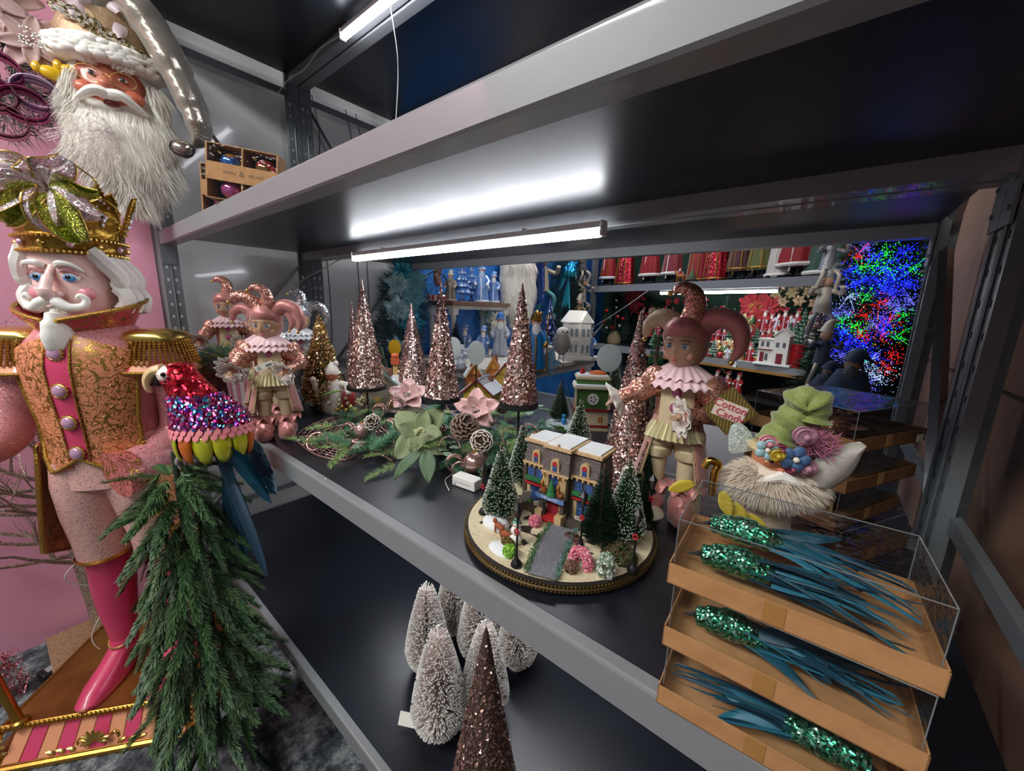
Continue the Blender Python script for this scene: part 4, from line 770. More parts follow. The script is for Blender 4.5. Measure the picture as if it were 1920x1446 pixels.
    for a in arms:
        P_ = bez(a, 6); b = B(); b.tube(P_, lambda t_: .022*(1-t_)+.015+.003*sin(t_*14), 14); b.mk('sleeve', seq, o); cuff(o, P_[-1], .042, P_[-1]-P_[-3])
    ruff(o, .322, .080, ruf, 24, .004, .045); ruff(o, .336, .068, ruf, 20, .004, .034)
    # head and hat in their own frame
    M = TR(0, -.004, .395) @ Matrix.Scale(1.14, 4) @ rot('Z', headrot) @ rot('X', tilt); b = B(); b.T = M; b.sph((0, 0, 0), (.039, .041, .047), 36, 26, dollhead); b.cyl((0, 0, -.055), (0, 0, -.03), .016, n=12); hd = b.mk('head', SKIN, o)
    for q in (-1, 1):
        b = B(); b.T = M; b.sph((q*.0145, -.0335, .0015), (.0078, .005, .0055), 12, 8); ey = b.mk('eye', mat('ece6de', .1, coat=1, name='glass_eye_white'), hd)
        b = B(); b.T = M; b.sph((q*.0145, -.0372, .0015), (.0048, .0022, .0048), 12, 8); b.mi = 1; b.sph((q*.0145, -.039, .0015), (.002, .001, .002), 8, 6); b.mk('iris', [BLUEI, mat('0a0a0c', .1, name='pupil')], hd)
        b = B(); b.T = M; b.tube(bez([(q*.007, -.0405, .011), (q*.015, -.0405, .0145), (q*.024, -.035, .011)], 4), .0009, 4); b.tube([(q*.007, -.038, .004), (q*.0145, -.0395, .0075), (q*.022, -.0345, .004)], .0008, 4); b.mk('eyebrow', mat('7c5640', .6, name='brown_brow'), hd)
        b = B(); b.T = M; b.sph((q*.0195, -.0262, -.0155), (.0095, .0068, .008), 12, 8); b.mk('cheek', mat('c98f78', .45, coat=.2, name='blushed_cheek'), hd)
    b = B(); b.T = M; b.sph((0, -.0425, -.0225), (.0062, .003, .0020), 10, 6); b.sph((0, -.042, -.0258), (.0048, .003, .0020), 10, 6); b.mk('lips', LIP, hd)
    b = B(); b.T = M; b.loft([(0, .004, .008, .040, .0435), (0, .003, .018, .0435, .0465), (0, .004, .03, .041, .0445), (0, .006, .043, .032, .035), (0, .006, .051, .018, .02)], 26)
    b.v = [p+(M.to_3x3() @ Vector((0, -.0, .012)))*(1 if (M.inverted() @ Vector(p)).y < -.02 else 0) for p in b.v]; b.mk('hat', satin, o)
    b = B(); b.T = M; b.sph((0, .010, 0), (.038, .036, .044), 20, 14); b.mk('hat_back', satin, o)
    for h_ in (horns or [('c', seq), ('r', satin), ('l', cream)]):
        k, m = h_[0], h_[1]
        P_ = {'c': [(0, .0, .03), (.012, -.005, .065), (.01, -.008, .095), (-.012, -.012, .108), (-.03, -.014, .100)], 'r': [(.015, .01, .03), (.05, .006, .055), (.085, .0, .045), (.098, -.004, .01), (.088, -.008, -.018)],
              'l': [(-.015, .01, .03), (-.05, .01, .052), (-.078, .008, .04), (-.085, .004, .01)], 'lc': [(-.005, .0, .035), (-.03, -.006, .07), (-.065, -.01, .082), (-.088, -.012, .066)]}[k] if isinstance(k, str) else k
        horn(o, [M @ Vector(p) for p in P_], .026 if len(h_) < 3 else h_[2], m)
    return o
SC = 1.0
j2 = jester('largest jester doll, right of centre, beside the tall rose cone', (-.205, .785, ZM), R(9), .87, arms=[((-.045, 0, .315), (-.078, -.035, .295), (-.118, -.05, .272)), ((.05, 0, .315), (.088, -.02, .262), (.028, -.065, .252))], headrot=-16)
b = B(); b.box((0, 0, 0), (.062, .0012, .062), rot('Y', 45)); 
tg = thing('hang_tag', 'brown striped Cotton Candy tag hanging from the sleeve of the largest jester', 'tag', (-.108, .735, ZM+.243), R(18)); b.mk('card', mat('5d4a22', .6, name='olive_brown_card'), tg, smooth=False)
b = B()
for k in range(-8, 9): 
    hgt = .042-abs(k)*.005
    if hgt > .004: b.box((k*.005, -.0009, 0), (.0016, .0005, hgt*1.9))
b.mk('stripes', mat('8c7a3a', .6, name='gold_stripe'), tg, smooth=False, kind='stuff')
b = B(); Mt = TR(.0, -.0022, 0) @ rot('Y', 18) @ rot('X', 90); b.text('Cotton', .018, Mt @ TR(-.002, .0075, 0), .0005); b.text('Candy', .018, Mt @ TR(.004, -.008, 0), .0005); b.mk('lettering', mat('c0404e', .5, name='red_lettering'), tg, smooth=False)
b = B(); b.box((0, -.0014, 0), (.050, .0004, .030), rot('Y', 18)); b.mk('lettering_ground', mat('e4cfc4', .6, name='cream_lettering_ground'), tg, smooth=False)
b = B(); b.tube([(0, 0, .042), (-.008, 0, .06), (-.02, 0, .072)], .0008, 4); b.mk('string', GOLDL, tg)
j1 = jester('front pair, nearer jester doll with a white price tag on its sleeve', (-1.275, .435, ZM), R(64), .86, horns=[('lc', seq_ := SEQ), ('c', SEQ, .022), ('r', ROSE)], headrot=-18, tilt=6)
jb = jester('jester doll half hidden behind the doll with the price tag', (-1.43, .47, ZM), R(60), .84, headrot=-6, horns=[('l', ROSE), ('r', ROSE)])
jd = jester('jester doll at the far left of the shelf behind the nutcracker shoulder', (-1.88, .50, ZM+.03), R(70), .88, horns=[('c', SEQ), ('r', ROSE, .018)], headrot=-12)
js = jester('silver jester doll behind the pair of rose jester dolls', (-1.60, .66, ZM), R(62), .86, satin=mat('9aa2a8', .35, .4, bump=(60, .5, .004), name='silver_satin'), seq=SILV, cream=mat('b8bcc0', .5, .3, name='pale_silver'), ruf=mat('c8ccd2', .6, sheen=.5, name='grey_tulle'), horns=[('r', SILV), ('l', SILV), ('c', SILV)])
b = B(); b.box((0, 0, 0), (.048, .0008, .016)); tg = b.mk('price_tag', mat('ebe7e0', .6, name='tag_paper'), None, smooth=False, loc=(-1.222, .398, ZM+.225), rz=R(64), label='white barcode tag on the sleeve of the front left jester', cat='tag'); tg.rotation_euler[1] = R(-22)
b = B()
for k in range(14): b.box((.004+k*.0012, -.0007, -.001), (.0004+.0004*(k % 3 == 0), .0004, .008))
for k in range(3): b.box((-.014, -.0007, -.004+.004*k), (.012-.003*k, .0004, .0012))
b.mk('barcode', mat('35322f', .7, name='print_black'), tg, smooth=False, kind='stuff')
# striped cup, fluffy ball creature, frosted twigs, fur elf
cp = thing('striped_cup', 'pink and white striped paper cup behind the front jester boots', 'cup', (-1.60, .44, ZM)); 
b = B(); b.lathe([(.030, 0), (.030, .002), (.043, .165), (.041, .165), (.0285, .006)], 32, cap=False); b.mk('cup', mat('efe3e3', .5, name='white_paper'), cp)
for k in range(10):
    b = B(); b.grid(lambda u, v: (lambda a, r_: Vector((cos(a)*r_, sin(a)*r_, .003+.16*v)))(2*PI*(k+.5*u)/10, .0308+.0127*v), 3, 2); b.mk('stripe', mat('d98aa0', .5, name='pink_stripe'), cp)
fz = thing('fluffy_creature', 'rainbow fur ball figure with wooden ball feet behind the epaulette', 'figurine', (-1.72, .43, ZM), R(60))
b = B(); b.sph((0, 0, .15), (.07, .06, .085), 16, 12); bd = b.mk('body', mat('7a9a3a', .8, name='green_fur_base'), fz)
for ci, c in enumerate(('6f9a2c', 'b8c23a', 'c04a5c', '3f7fb0', '8a4aa0', 'c83a34')):
    b = B()
    for i in range(520): th = U(0, PI); ph = U(0, 2*PI); d = Vector((sin(th)*cos(ph), sin(th)*sin(ph), cos(th))); 
    cen = [Vector((U(-1, 1), -1, U(-1, 1))).normalized() for _ in range(5)]
    for i in range(650):
        d = (cen[i % 5]+Vector((U(-.6, .6), U(-.6, .6), U(-.6, .6)))).normalized(); b.strand(Vector((d.x*.068, d.y*.058, .15+d.z*.083)), d+Vector((U(-.5, .5), U(-.5, .5), -.5)), .032, .0022)
    b.mk('fur_tuft', mat(c, .8, sheen=.4, name='dyed_fur'), bd, kind='stuff', smooth=False)
b = B(); b.lathe([(.06, 0), (.062, .008), (.058, .014), (.0, .016)], 28); b.mk('round_base', WHITEP, fz)
for q in (-1, 1): b = B(); b.sph((q*.022, -.01, .036), .021, 14, 10); b.mk('wooden_foot', mat('a8744a', .5, name='turned_wood'), fz)
ft = thing('frosted_twigs', 'frosted silver fir twigs between the two left jester dolls', 'twigs', (-1.56, .52, ZM), R(60))
st, nb = sprig(.1, 240, .013, -.1, .0022, 1.2); fb = nb.mk('frosted_branch', [mat('c4cbc8', .7, name='frost'), mat('8f9e96', .7, name='frost_green'), WHITE], ft, smooth=False)
for i in range(16):
    o = fb if i == 0 else fb.copy()
    if i: COL.objects.link(o)
    o.parent = ft; a = U(0, 2*PI) if i > 4 else R(150+30*i); o.matrix_local = TR(cos(a)*.015, sin(a)*.01, .09+.011*i) @ Matrix.Rotation(a, 4, 'Z') @ Matrix.Rotation(R(U(-45, 10)), 4, 'Y')
b = B(); b.tube([(0, 0, 0), (0, 0, .27)], .004, 6); b.mk('stem', BROWN, ft)
el = thing('fur_elf', 'small white fur elf with a red sack beside the gold brush tree', 'elf', at(628, 772, 'Z', ZM), R(50))
b = B(); b.loft([(0, 0, 0, .035, .03), (0, 0, .05, .038, .032), (0, 0, .1, .03, .026), (0, 0, .125, .016, .016)], 18); bd = b.mk('robe', FURW, el)
b = B()
for i in range(900): a = U(0, 2*PI); z = U(.005, .125); r_ = .036 if z < .06 else .036-.2*(z-.06); b.strand(Vector((cos(a)*r_, sin(a)*r_*.85, z)), (cos(a), sin(a), U(-.6, .3)), .010, .0014)
b.mk('fur', FURW, bd, kind='stuff', smooth=False)
b = B(); b.sph((0, -.006, .14), (.021, .020, .022), 20, 14, dollhead); hd = b.mk('head', SK, el)
for q in (-1, 1): b = B(); b.sph((q*.0075, -.0245, .142), .0022, 6, 5); b.mk('eye', BLACKP, hd)
b = B(); b.lathe([(.024, .146), (.026, .154), (.022, .165), (.013, .182), (.004, .19)], 16); b.sph((.014, 0, .186), .010, 8, 6); b.mk('hat', FURW, el)
for q in (-1, 1): b = B(); b.tube([(q*.028, 0, .108), (q*.052, -.015, .088+.02*q), (q*.058, -.03, .082+.05*(q < 0))], [.013, .012, .010], 8); b.sph((q*.06, -.034, .082+.05*(q < 0)), .010, 8, 6); b.mk('arm', FURW, el)
b = B(); b.sph((.055, -.01, .05), (.028, .024, .04), 12, 8); b.mk('red_sack', mat('9c2228', .6, sheen=.4, name='red_velvet'), el)
b = B()
for k in range(5): b.sph((.02+.016*k, -.05, .018+.012*(k % 2)), .0095, 8, 6)
b.mk('gold_berries', GOLDL, el)
# ---------------------------------------------------------------- floral centrepiece with the cone holders
CC = Vector((-.85, .68, ZM)); CP = thing('floral_centrepiece', 'long artificial garland centrepiece of fir, magnolias, pinecones and rose baubles', 'centrepiece', CC)
def cpt(u, v, h): p = at(u, v, 'Z', ZM+h); return p-CC
st, nb = sprig(.095, 260, .019, .12, .0013, 1.6); LG = [mat('94b06a', .5, name='light_fir_needle'), mat('66905a', .5, name='mid_fir_needle'), mat('b0c488', .5, name='pale_fir_needle')]
f1 = nb.mk('fir_branch', LG, CP, smooth=False); st.mk('twig', BROWN, f1)
st, nb = sprig(.085, 260, .02, .05, .0014, 1.6); DG = [mat('4f8460', .5, name='bluish_fir_needle'), mat('3d6c50', .5, name='deep_fir_needle'), mat('7aa078', .5, name='soft_fir_needle')]
f2 = nb.mk('fir_branch', DG, CP, smooth=False); st.mk('twig', BROWN, f2)
SP = [(640, 815, .03, 200, 0), (655, 835, .015, 185, 0), (620, 800, .04, 160, 0), (665, 770, .05, 120, 0), (740, 870, .015, 235, 0), (745, 845, .02, 215, 0), (930, 800, .05, 330, 0), (945, 775, .06, 20, 0), (960, 830, .03, 340, 0), (600, 830, .02, 190, 0), (905, 775, .06, 60, 0),
      (650, 790, .03, 190, 1), (700, 830, .03, 250, 1), (700, 800, .04, 210, 1), (820, 870, .02, 270, 1), (850, 870, .02, 300, 1), (930, 860, .02, 320, 1), (830, 780, .07, 90, 1), (800, 760, .07, 60, 1), (860, 850, .03, 250, 1), (980, 840, .03, 350, 1), (900, 870, .02, 280, 1), (720, 770, .06, 150, 1), (990, 800, .05, 30, 1), (760, 790, .05, 200, 1), (880, 800, .05, 310, 1), (960, 800, .05, 300, 1), (840, 820, .05, 230, 1), (780, 850, .04, 260, 1), (940, 850, .04, 250, 1), (870, 760, .07, 110, 1), (700, 745, .07, 100, 1), (990, 770, .06, 70, 1), (1010, 790, .05, 10, 1), (740, 815, .05, 240, 1), (910, 830, .05, 290, 1)]
for i in range(80): SP.append((U(640, 1000), U(770, 845), U(.012, .04), U(0, 360), 1 if rnd.random() < .7 else 0))
us = [False, False]
for u, v, h, a, k in SP:
    src = (f1, f2)[k]
    if us[k]: o = src.copy(); COL.objects.link(o); o.parent = CP
    else: o = src; us[k] = True
    p = cpt(u, v, h); p.z = min(p.z, .045); o.matrix_local = TR(*p) @ Matrix.Rotation(R(a+39), 4, 'Z') @ Matrix.Rotation(R(U(-20, 12)), 4, 'Y') @ Matrix.Scale(U(.8, 1.1), 4)
def FR(az, el): return (Matrix.Rotation(R(az), 3, 'Z') @ Matrix.Rotation(R(-el), 3, 'X'))
SAGE = mat('8f9a70', .6, sheen=.4, bump=(70, .5, .003), var=('76835c', 25), name='sage_velvet_petal'); PNK = mat('d09a98', .45, .15, sheen=.5, bump=(60, .5, .002), var=('e6c0ba', 40), name='pink_frosted_petal')
petalflower(CP, cpt(788, 812, .07), 4, .085, .068, SAGE, 'magnolia_petal', .45, R(50), 2, .004, FR(45, 38), .25)
petalflower(CP, cpt(766, 742, .075), 5, .075, .058, PNK, 'magnolia_petal', .5, R(20), 2, .003, FR(45, 50), .1)
petalflower(CP, cpt(893, 770, .075), 5, .078, .056, PNK, 'magnolia_petal', .55, R(90), 2, .003, FR(42, 42), .1)
GLM = glit(['d8a8a4', 'f4e0dc', 'b8807c', 'ffffff'], 500, .2, .6, .6)
for c_, m in ((cpt(766, 742, .085), GLM), (cpt(893, 770, .085), GLM), (cpt(788, 812, .08), mat('b9b98a', .5, name='pale_green_stamen'))):
    b = B()
    for k in range(14): b.sph(c_+Vector((U(-.012, .012)+.008, U(-.012, .012)-.008, U(0, .014))), U(.003, .006), 6, 5)
    b.mk('stamens', m, CP, kind='stuff')
def blade(par, p, d, L, w_, m, nm='leaf', droop=.25, up=(0, 0, 1)):
    d = Vector(d).normalized(); x = d.cross(Vector(up)).normalized(); q = B()
    q.grid(lambda u, v: Vector(p)+d*L*u+x*(v-.5)*w_*sin(PI*min(1, .06+.92*u))**.8+Vector((0, 0, -droop*L*u*u+abs(v-.5)*w_*.3)), 9, 4); o = q.mk(nm, m, par); md = o.modifiers.new('s', 'SOLIDIFY'); md.thickness = .0008; return o
LEAF = mat('5b7352', .5, bump=(40, .3), var=('4a6347', 14), name='magnolia_leaf'); EUC = mat('7f9880', .55, sheen=.3, name='eucalyptus_leaf')
r_ = Vector((.777, .629, 0)); fw = Vector((.629, -.777, 0))
for (u, v, h), (a, c), L, w_ in [((790, 848, .05), (-.35, 1), .11, .035), ((800, 850, .05), (.25, 1), .115, .038), ((815, 800, .06), (.8, -.1), .06, .03), ((640, 735, .09), (-.7, .3), .07, .03), ((1010, 770, .06), (.8, -.2), .09, .035), ((940, 745, .07), (.4, -.8), .08, .03)]:
    blade(CP, cpt(u, v, h), r_*a+fw*c, L, w_, LEAF if v > 740 else mat('7fa050', .5, name='bright_green_leaf'))
for u, v, h in [(668, 812, .03), (680, 830, .025), (672, 845, .02), (845, 830, .04), (862, 842, .035), (875, 832, .04), (850, 858, .03), (840, 845, .03), (990, 780, .06), (1005, 765, .06), (885, 812, .05)]:
    a = U(0, 6.28); blade(CP, cpt(u, v, h), (cos(a), sin(a), .3), .03, .026, EUC, 'eucalyptus_leaf', .1)
def pinecone(c, d, L, r, tip, white=.0, n=70):
    d = Vector(d).normalized(); x = d.cross(Vector((.2, .3, 1))).normalized(); y = d.cross(x); b = B(); t_b = B(); b.tube([Vector(c), Vector(c)+d*L], [r*.5, r*.2], 8); core = b.mk('pinecone', mat('3a2a22', .7, name='dark_cone_core'), CP)
    b = B()
    for i in range(n):
        t_ = i/n; a = i*2.39996; o_ = x*cos(a)+y*sin(a); rr = r*(sin(PI*min(1, .18+.8*t_))**.6); p = Vector(c)+d*L*t_+o_*r*.25; q = Vector(c)+d*(L*t_+r*.25)+o_*rr; s_ = d.cross(o_)*r*.24; n_ = d*r*.10
        b.mi = 0; b.add([p-s_*.6, p+s_*.6, q+s_, q-s_, p-s_*.6-n_, p+s_*.6-n_, q+s_-n_, q-s_-n_], [(0, 1, 2, 3), (4, 7, 6, 5), (0, 4, 5, 1), (2, 6, 7, 3), (1, 5, 6, 2), (0, 3, 7, 4)]); b.mi = 1; e = q+o_*r*.10; b.add([q-s_*1.05+n_*.3, q+s_*1.05+n_*.3, e+s_*.7, e-s_*.7, q-s_*1.05-n_*1.2, q+s_*1.05-n_*1.2, e+s_*.7-n_, e-s_*.7-n_], [(0, 1, 2, 3), (4, 7, 6, 5), (2, 6, 7, 3), (1, 5, 6, 2), (0, 3, 7, 4), (0, 4, 5, 1)])
    b.mk('cone_scales', [mat('5d4436', .6, name='cone_scale'), tip], core, kind='stuff', smooth=False)
WTP = mat('d9d2c8', .6, name='frosted_scale_tip')
pinecone(cpt(866, 812, .07), (.5, -.2, .6), .058, .036, mat('8a7466', .5, name='brown_scale_tip')); pinecone(cpt(905, 828, .066), (.5, -.75, .4), .03, .027, WTP, n=55); pinecone(cpt(700, 795, .06), (.6, -.5, .5), .032, .022, WTP, n=50); pinecone(cpt(942, 772, .06), (.2, -.3, .8), .03, .02, mat('6d5a50', .6, name='grey_scale_tip'), n=50)
def bauble(c, r, m, rib=0, nm='bauble'):
    b = B(); b.sph(c, r, 36 if rib else 24, 20, (lambda d: d*(1+.03*math.cos(rib*math.atan2(d.y, d.x)))) if rib else None); o = b.mk(nm, m, CP); b = B(); b.cyl(Vector(c)+Vector((0, 0, r*.96)), Vector(c)+Vector((0, 0, r*1.18)), r*.2, n=10); b.mk('cap', GOLDL, o); return o
RG = mat('b89494', .16, .75, name='shiny_mauve_glass', coat=1)
bauble(cpt(680, 806, .045), .0235, glit(['a07a7c', 'd8b4b0', '7c5a60', 'f0dcd8'], 700, .25, .6, .6)); bauble(cpt(890, 868, .035), .028, mat('c09a94', .22, .8, name='ribbed_rose_bauble'), 16); bauble(cpt(1004, 826, .045), .024, RG); bauble(cpt(826, 806, .06), .018, RG); bauble(cpt(923, 792, .05), .012, RG)
RGR = glit(['a8726c', 'd8a8a0', '84524e', 'f0d0c8'], 500, .3, .6, .7, name='rose_glitter_wire')
def curl(u, v, h, r, turns=1.3, az=0, tl=60):
    c = cpt(u, v, h); M = Matrix.Rotation(R(az), 3, 'Z') @ Matrix.Rotation(R(tl), 3, 'X'); b = B(); n = int(22*turns)
    b.tube([c+M @ Vector((r*cos(2*PI*turns*i/n)*(1-.25*i/n), r*sin(2*PI*turns*i/n)*(1-.25*i/n), .012*i/n)) for i in range(n+1)], .0024, 6); b.mk('glitter_curl', RGR, CP)
for a in [(655, 805, .03, .022, 1.6, 20, 80), (668, 812, .025, .02, 1.5, 50, 75), (712, 770, .06, .024, 1.4, 30, 80), (740, 760, .07, .028, 1.5, 70, 85), (852, 868, .022, .022, 1.7, 45, 80), (862, 880, .016, .02, 1.2, 40, 85), (842, 838, .04, .03, .6, 35, 70), (595, 830, .02, .03, .8, 40, 60), (735, 800, .05, .026, 1.3, 10, 85), (955, 820, .05, .03, .7, 60, 75), (990, 815, .04, .035, .6, 20, 80), (850, 760, .07, .025, 1.2, 40, 85), (925, 850, .03, .03, .7, 60, 80)]: curl(*a)
# rose wire mesh leaf under the left end
RIM = [at(u, v, 'Z', ZM+.004+(.02 if v < 800 else 0))-CC for u, v in [(640, 780), (600, 790), (570, 805), (556, 822), (575, 842), (600, 855), (640, 862), (665, 855), (676, 838), (695, 836), (715, 850), (738, 862), (735, 820), (700, 790)]]
b = B(); P_ = bez(RIM, 5); b.tube(P_, .0022, 5)
cen = sum(RIM, Vector())/len(RIM)+Vector((0, 0, .004))
for k in range(0, len(P_), 2): b.tube([P_[k], P_[k].lerp(cen, .45)+Vector((U(-.01, .01), U(-.01, .01), .004)), P_[(k+9) % len(P_)].lerp(cen, .6), cen], .0010, 4)
for fr in (.1, .2, .3, .42, .55, .68): Q = [p.lerp(cen, fr)+Vector((U(-.004, .004), U(-.004, .004), .002)) for p in P_[::2]]; b.tube(Q, .0010, 4)
b.mk('wire_mesh_leaf', RGR, CP)
b = B()
for k in range(20): p = cpt(U(610, 690), U(740, 760), .06); b.sph(p, .0085*U(.7, 1.1), 8, 6)
b.mk('pale_berries', mat('b9b08a', .3, .5, name='champagne_berry'), CP, kind='stuff')
b = B(); b.box((0, 0, .0), (.62, .03, .006), Matrix.Rotation(R(2), 3, 'Z')); b.mk('base_rail', BLACKP, CP, loc=(0, 0, .005))
# grey candle plates seen edge on behind the cones
for lab, p in (('round grey plate on a black stem above the yellow toy house', at(893, 662, 'Y', .97)), ('round grey plate on a black stem half behind the middle tall cone', at(850, 652, 'Y', 1.06)), ('grey round plate behind the rose cone near the green toy building', at(1143, 672, 'Y', 1.28))):
    o = thing('plate_holder', lab, 'holder', (p.x, p.y, ZM), R(42)); h = p.z-ZM; b = B(); b.cyl((0, .002, h), (0, .006, h), .043 if p.y < 1.2 else .05, n=32); pl_ = b.mk('plate', mat('c3cbc8', .4, 0, name='grey_enamel'), o); pl_.scale = (.72, 1, 1) if p.y < 1.2 else (.9, 1, 1)
    b = B(); b.cyl((0, .006, 0), (0, .006, h), .0022, n=8); b.lathe([(.03, 0), (.03, .004), (.004, .006)], 20); b.mk('stem', BLACKP, o)
# white battery box with its wire
o = thing('battery_box', 'white plastic battery box lying on the shelf before the garland', 'battery box', at(876, 912, 'Z', ZM), R(6))
b = B(); b.box((0, 0, .0125), (.066, .03, .024)); b.mk('case', WHITEP, o, bevel=.002, smooth=False); b = B(); b.box((-.002, -.0152, .012), (.05, .0008, .0012)); b.box((-.024, -.0155, .006), (.006, .001, .003)); b.mk('switch', mat('8a8a88', .5, name='grey_slot'), o, smooth=False)
cord('thin white wire curling from the battery box into the garland', [at(842, 920, 'Z', ZM+.004), at(835, 900, 'Z', ZM+.002), at(850, 885, 'Z', ZM+.004), at(843, 862, 'Z', ZM+.01)], .0012)
# spare green magnolia stem lying behind the village display
o = thing('fern_pick', 'pale green fern leaf pick beside the snow globe', 'leaf', at(1040, 812, 'Z', ZM), 0)
for k in range(7): blade(o, (.01*k-.02, 0, .01), (cos(k*.5-1), -.3, .4), .05, .018, mat('6f9450', .5, name='fern_green'), 'frond')
# ---------------------------------------------------------------- lit village display on a round board
VC = Vector((-.338, .572, ZM)); VD = thing('village_display', 'round snowy display board with a stone manor, brush trees and tiny street lamps', 'village display', VC)
def vp(u, v, h=.02): return at(u, v, 'Z', ZM+h)-VC
b = B(); b.lathe([(.166, 0), (.172, .002), (.172, .016), (.166, .018)], 64); b.mk('board', mat('2a2420', .6, name='dark_board'), VD)
b = B()
for k in range(190):
    a = 2*PI*k/190
    for z in (.005, .0135): b.sph((.1735*cos(a), .1735*sin(a), z), (.0024, .0024, .0024), 5, 4)
b.mk('gold_bead_trim', mat('a89258', .3, .9, bump=(300, .5), name='old_gold_braid'), VD, kind='stuff')
b = B(); b.tube([(.1735*cos(2*PI*k/80), .1735*sin(2*PI*k/80), .0092) for k in range(80)], .0022, 5, close=True); b.mk('braid_cord', mat('5c4c30', .5, .6, name='dark_braid'), VD)
SNOW = mat('dccfae', .85, bump=(160, .9, .002), var=('c9b78f', 120, .55, .75), name='sandy_snow')
b = B(); b.grid(lambda u, v: Vector((.168*u*cos(2*PI*v), .168*u*sin(2*PI*v), .0185+.0035*noise.noise(Vector((u*9*cos(2*PI*v), u*9*sin(2*PI*v), 0)))*(1-u**4))), 14, 64); b.mk('snow_ground', SNOW, VD)
PA = [vp(1030, 985), vp(1010, 1015), vp(995, 1050), vp(985, 1078)]; PB_ = [vp(1080, 998), vp(1068, 1020), vp(1053, 1055), vp(1042, 1092)]
A_, B_ = bez(PA, 6), bez(PB_, 6); b = B(); b.grid(lambda u, v: A_[round(u*18)].lerp(B_[round(u*18)], v)*1.0+Vector((0, 0, .0035)), 18, 6); b.mk('gravel_path', mat('6e6e74', .9, bump=(700, 1, .001), var=('b0b0b8', 600, .5, .7), name='grey_grit'), VD)
for Q, c in ((A_, '4f7a44'), (B_, '6d9a8c')):
    b = B()
    for p in Q[:-1] if True else Q:
        for k in range(26): b.strand(p+Vector((U(-.004, .004), U(-.004, .004), .002)), (U(-1, 1), U(-1, 1), 1), .006, .0013)
    b.mk('path_border', mat(c, .8, name='moss_flock'), VD, kind='stuff', smooth=False)
# the manor: front faces -y
HM = TR(-.012, .032, .018) @ rot('Z', 2)
STONE = mat('54483e', .8, bump=(260, 1, .002), var=('4c4038', 160), name='brown_stone'); CRS = mat('c8ad80', .7, bump=(200, .6, .001), var=('c4a676', 90), name='cream_block'); SHG = mat('463e3a', .8, bump=(420, 1, .0015), var=('7c7270', 500), name='grey_slate'); TAN = mat('b98d5c', .6, var=('d8c09a', 300), name='tan_cornice'); SNB = mat('e6ebee', .8, bump=(500, 1, .001), name='snow_grit')
WIN = mat('253c78', .3, var=('6080b4', 600, .5, .6), name='blue_pane', coat=.5); DOOR = mat('8a2430', .5, bump=(180, .5), name='wine_door'); REDP = mat('b02a2e', .5, name='red_paint'); GRF = mat('2f7a44', .8, bump=(500, 1), name='green_flock')
def HP(b, nm, m, par=None, **k): return b.mk(nm, m, par or hs, smooth=False, **k)
def HB(): b = B(); b.T = HM; return b
b = HB(); b.box((-.052, .012, .045), (.056, .06, .09)); b.box((0, .004, .045), (.054, .076, .09)); b.box((.052, .012, .045), (.056, .06, .09)); b.box((0, -.028, .005), (.17, .03, .01)); hs = b.mk('manor_house', STONE, VD, smooth=False)
for x, w_, y0 in ((-.052, .056, -.018), (0, .056, -.034), (.052, .056, -.018)):
    b = HB(); h0, h1 = .092, .132+(.004 if x == 0 else 0); b.add([Vector(p) for p in [(x-w_/2, y0, h0), (x+w_/2, y0, h0), (x+w_/2, .044, h0), (x-w_/2, .044, h0), (x-w_/2+.003, y0+.008, h1), (x+w_/2-.003, y0+.008, h1), (x+w_/2-.003, .04, h1), (x-w_/2+.003, .04, h1)]], [(0, 1, 5, 4), (1, 2, 6, 5), (2, 3, 7, 6), (3, 0, 4, 7), (4, 5, 6, 7)]); HP(b, 'mansard_roof', SHG)
    b = HB(); b.box((x, (y0+.048)/2, h1+.002), (w_+.004, .048-y0-.002, .005)); HP(b, 'cornice', TAN); b = HB(); b.box((x, (y0+.05)/2+.003, h1+.0055), (w_-.008, .04-y0, .003)); HP(b, 'roof_snow', SNB)
    b = HB(); b.box((x, y0-.002, .0905), (w_+.002, .006, .003)); 
    HP(b, 'eave', TAN)
    for k in range(5): b = HB(); b.box((x-w_/2+.006+k*.011, y0-.005, .0875), (.003, .006, .004)); HP(b, 'eave_block', CRS)
    y1 = y0+.0005; b = HB(); b.ext([(-.0105, .094), (.0105, .094), (.0085, .097), (.0085, .112), (.006, .1175), (0, .12), (-.006, .1175), (-.0085, .112), (-.0085, .097)], y1-.003, y1+.01, 1); b.v = [p+HM.to_3x3() @ Vector((x, 0, 0)) for p in b.v]; HP(b, 'dormer', CRS)
    b = HB(); b.box((x, y1-.0035, .103), (.0095, .0012, .014)); HP(b, 'window', WIN); b = HB(); b.cyl((x, y1-.0026, .110), (x, y1-.0042, .110), .0048, n=14); HP(b, 'red_arch', REDP)
b = HB(); b.sph((0, -.026, .142), .0036, 8, 6); HP(b, 'roof_knob', mat('b08a80', .5, name='clay_knob'))
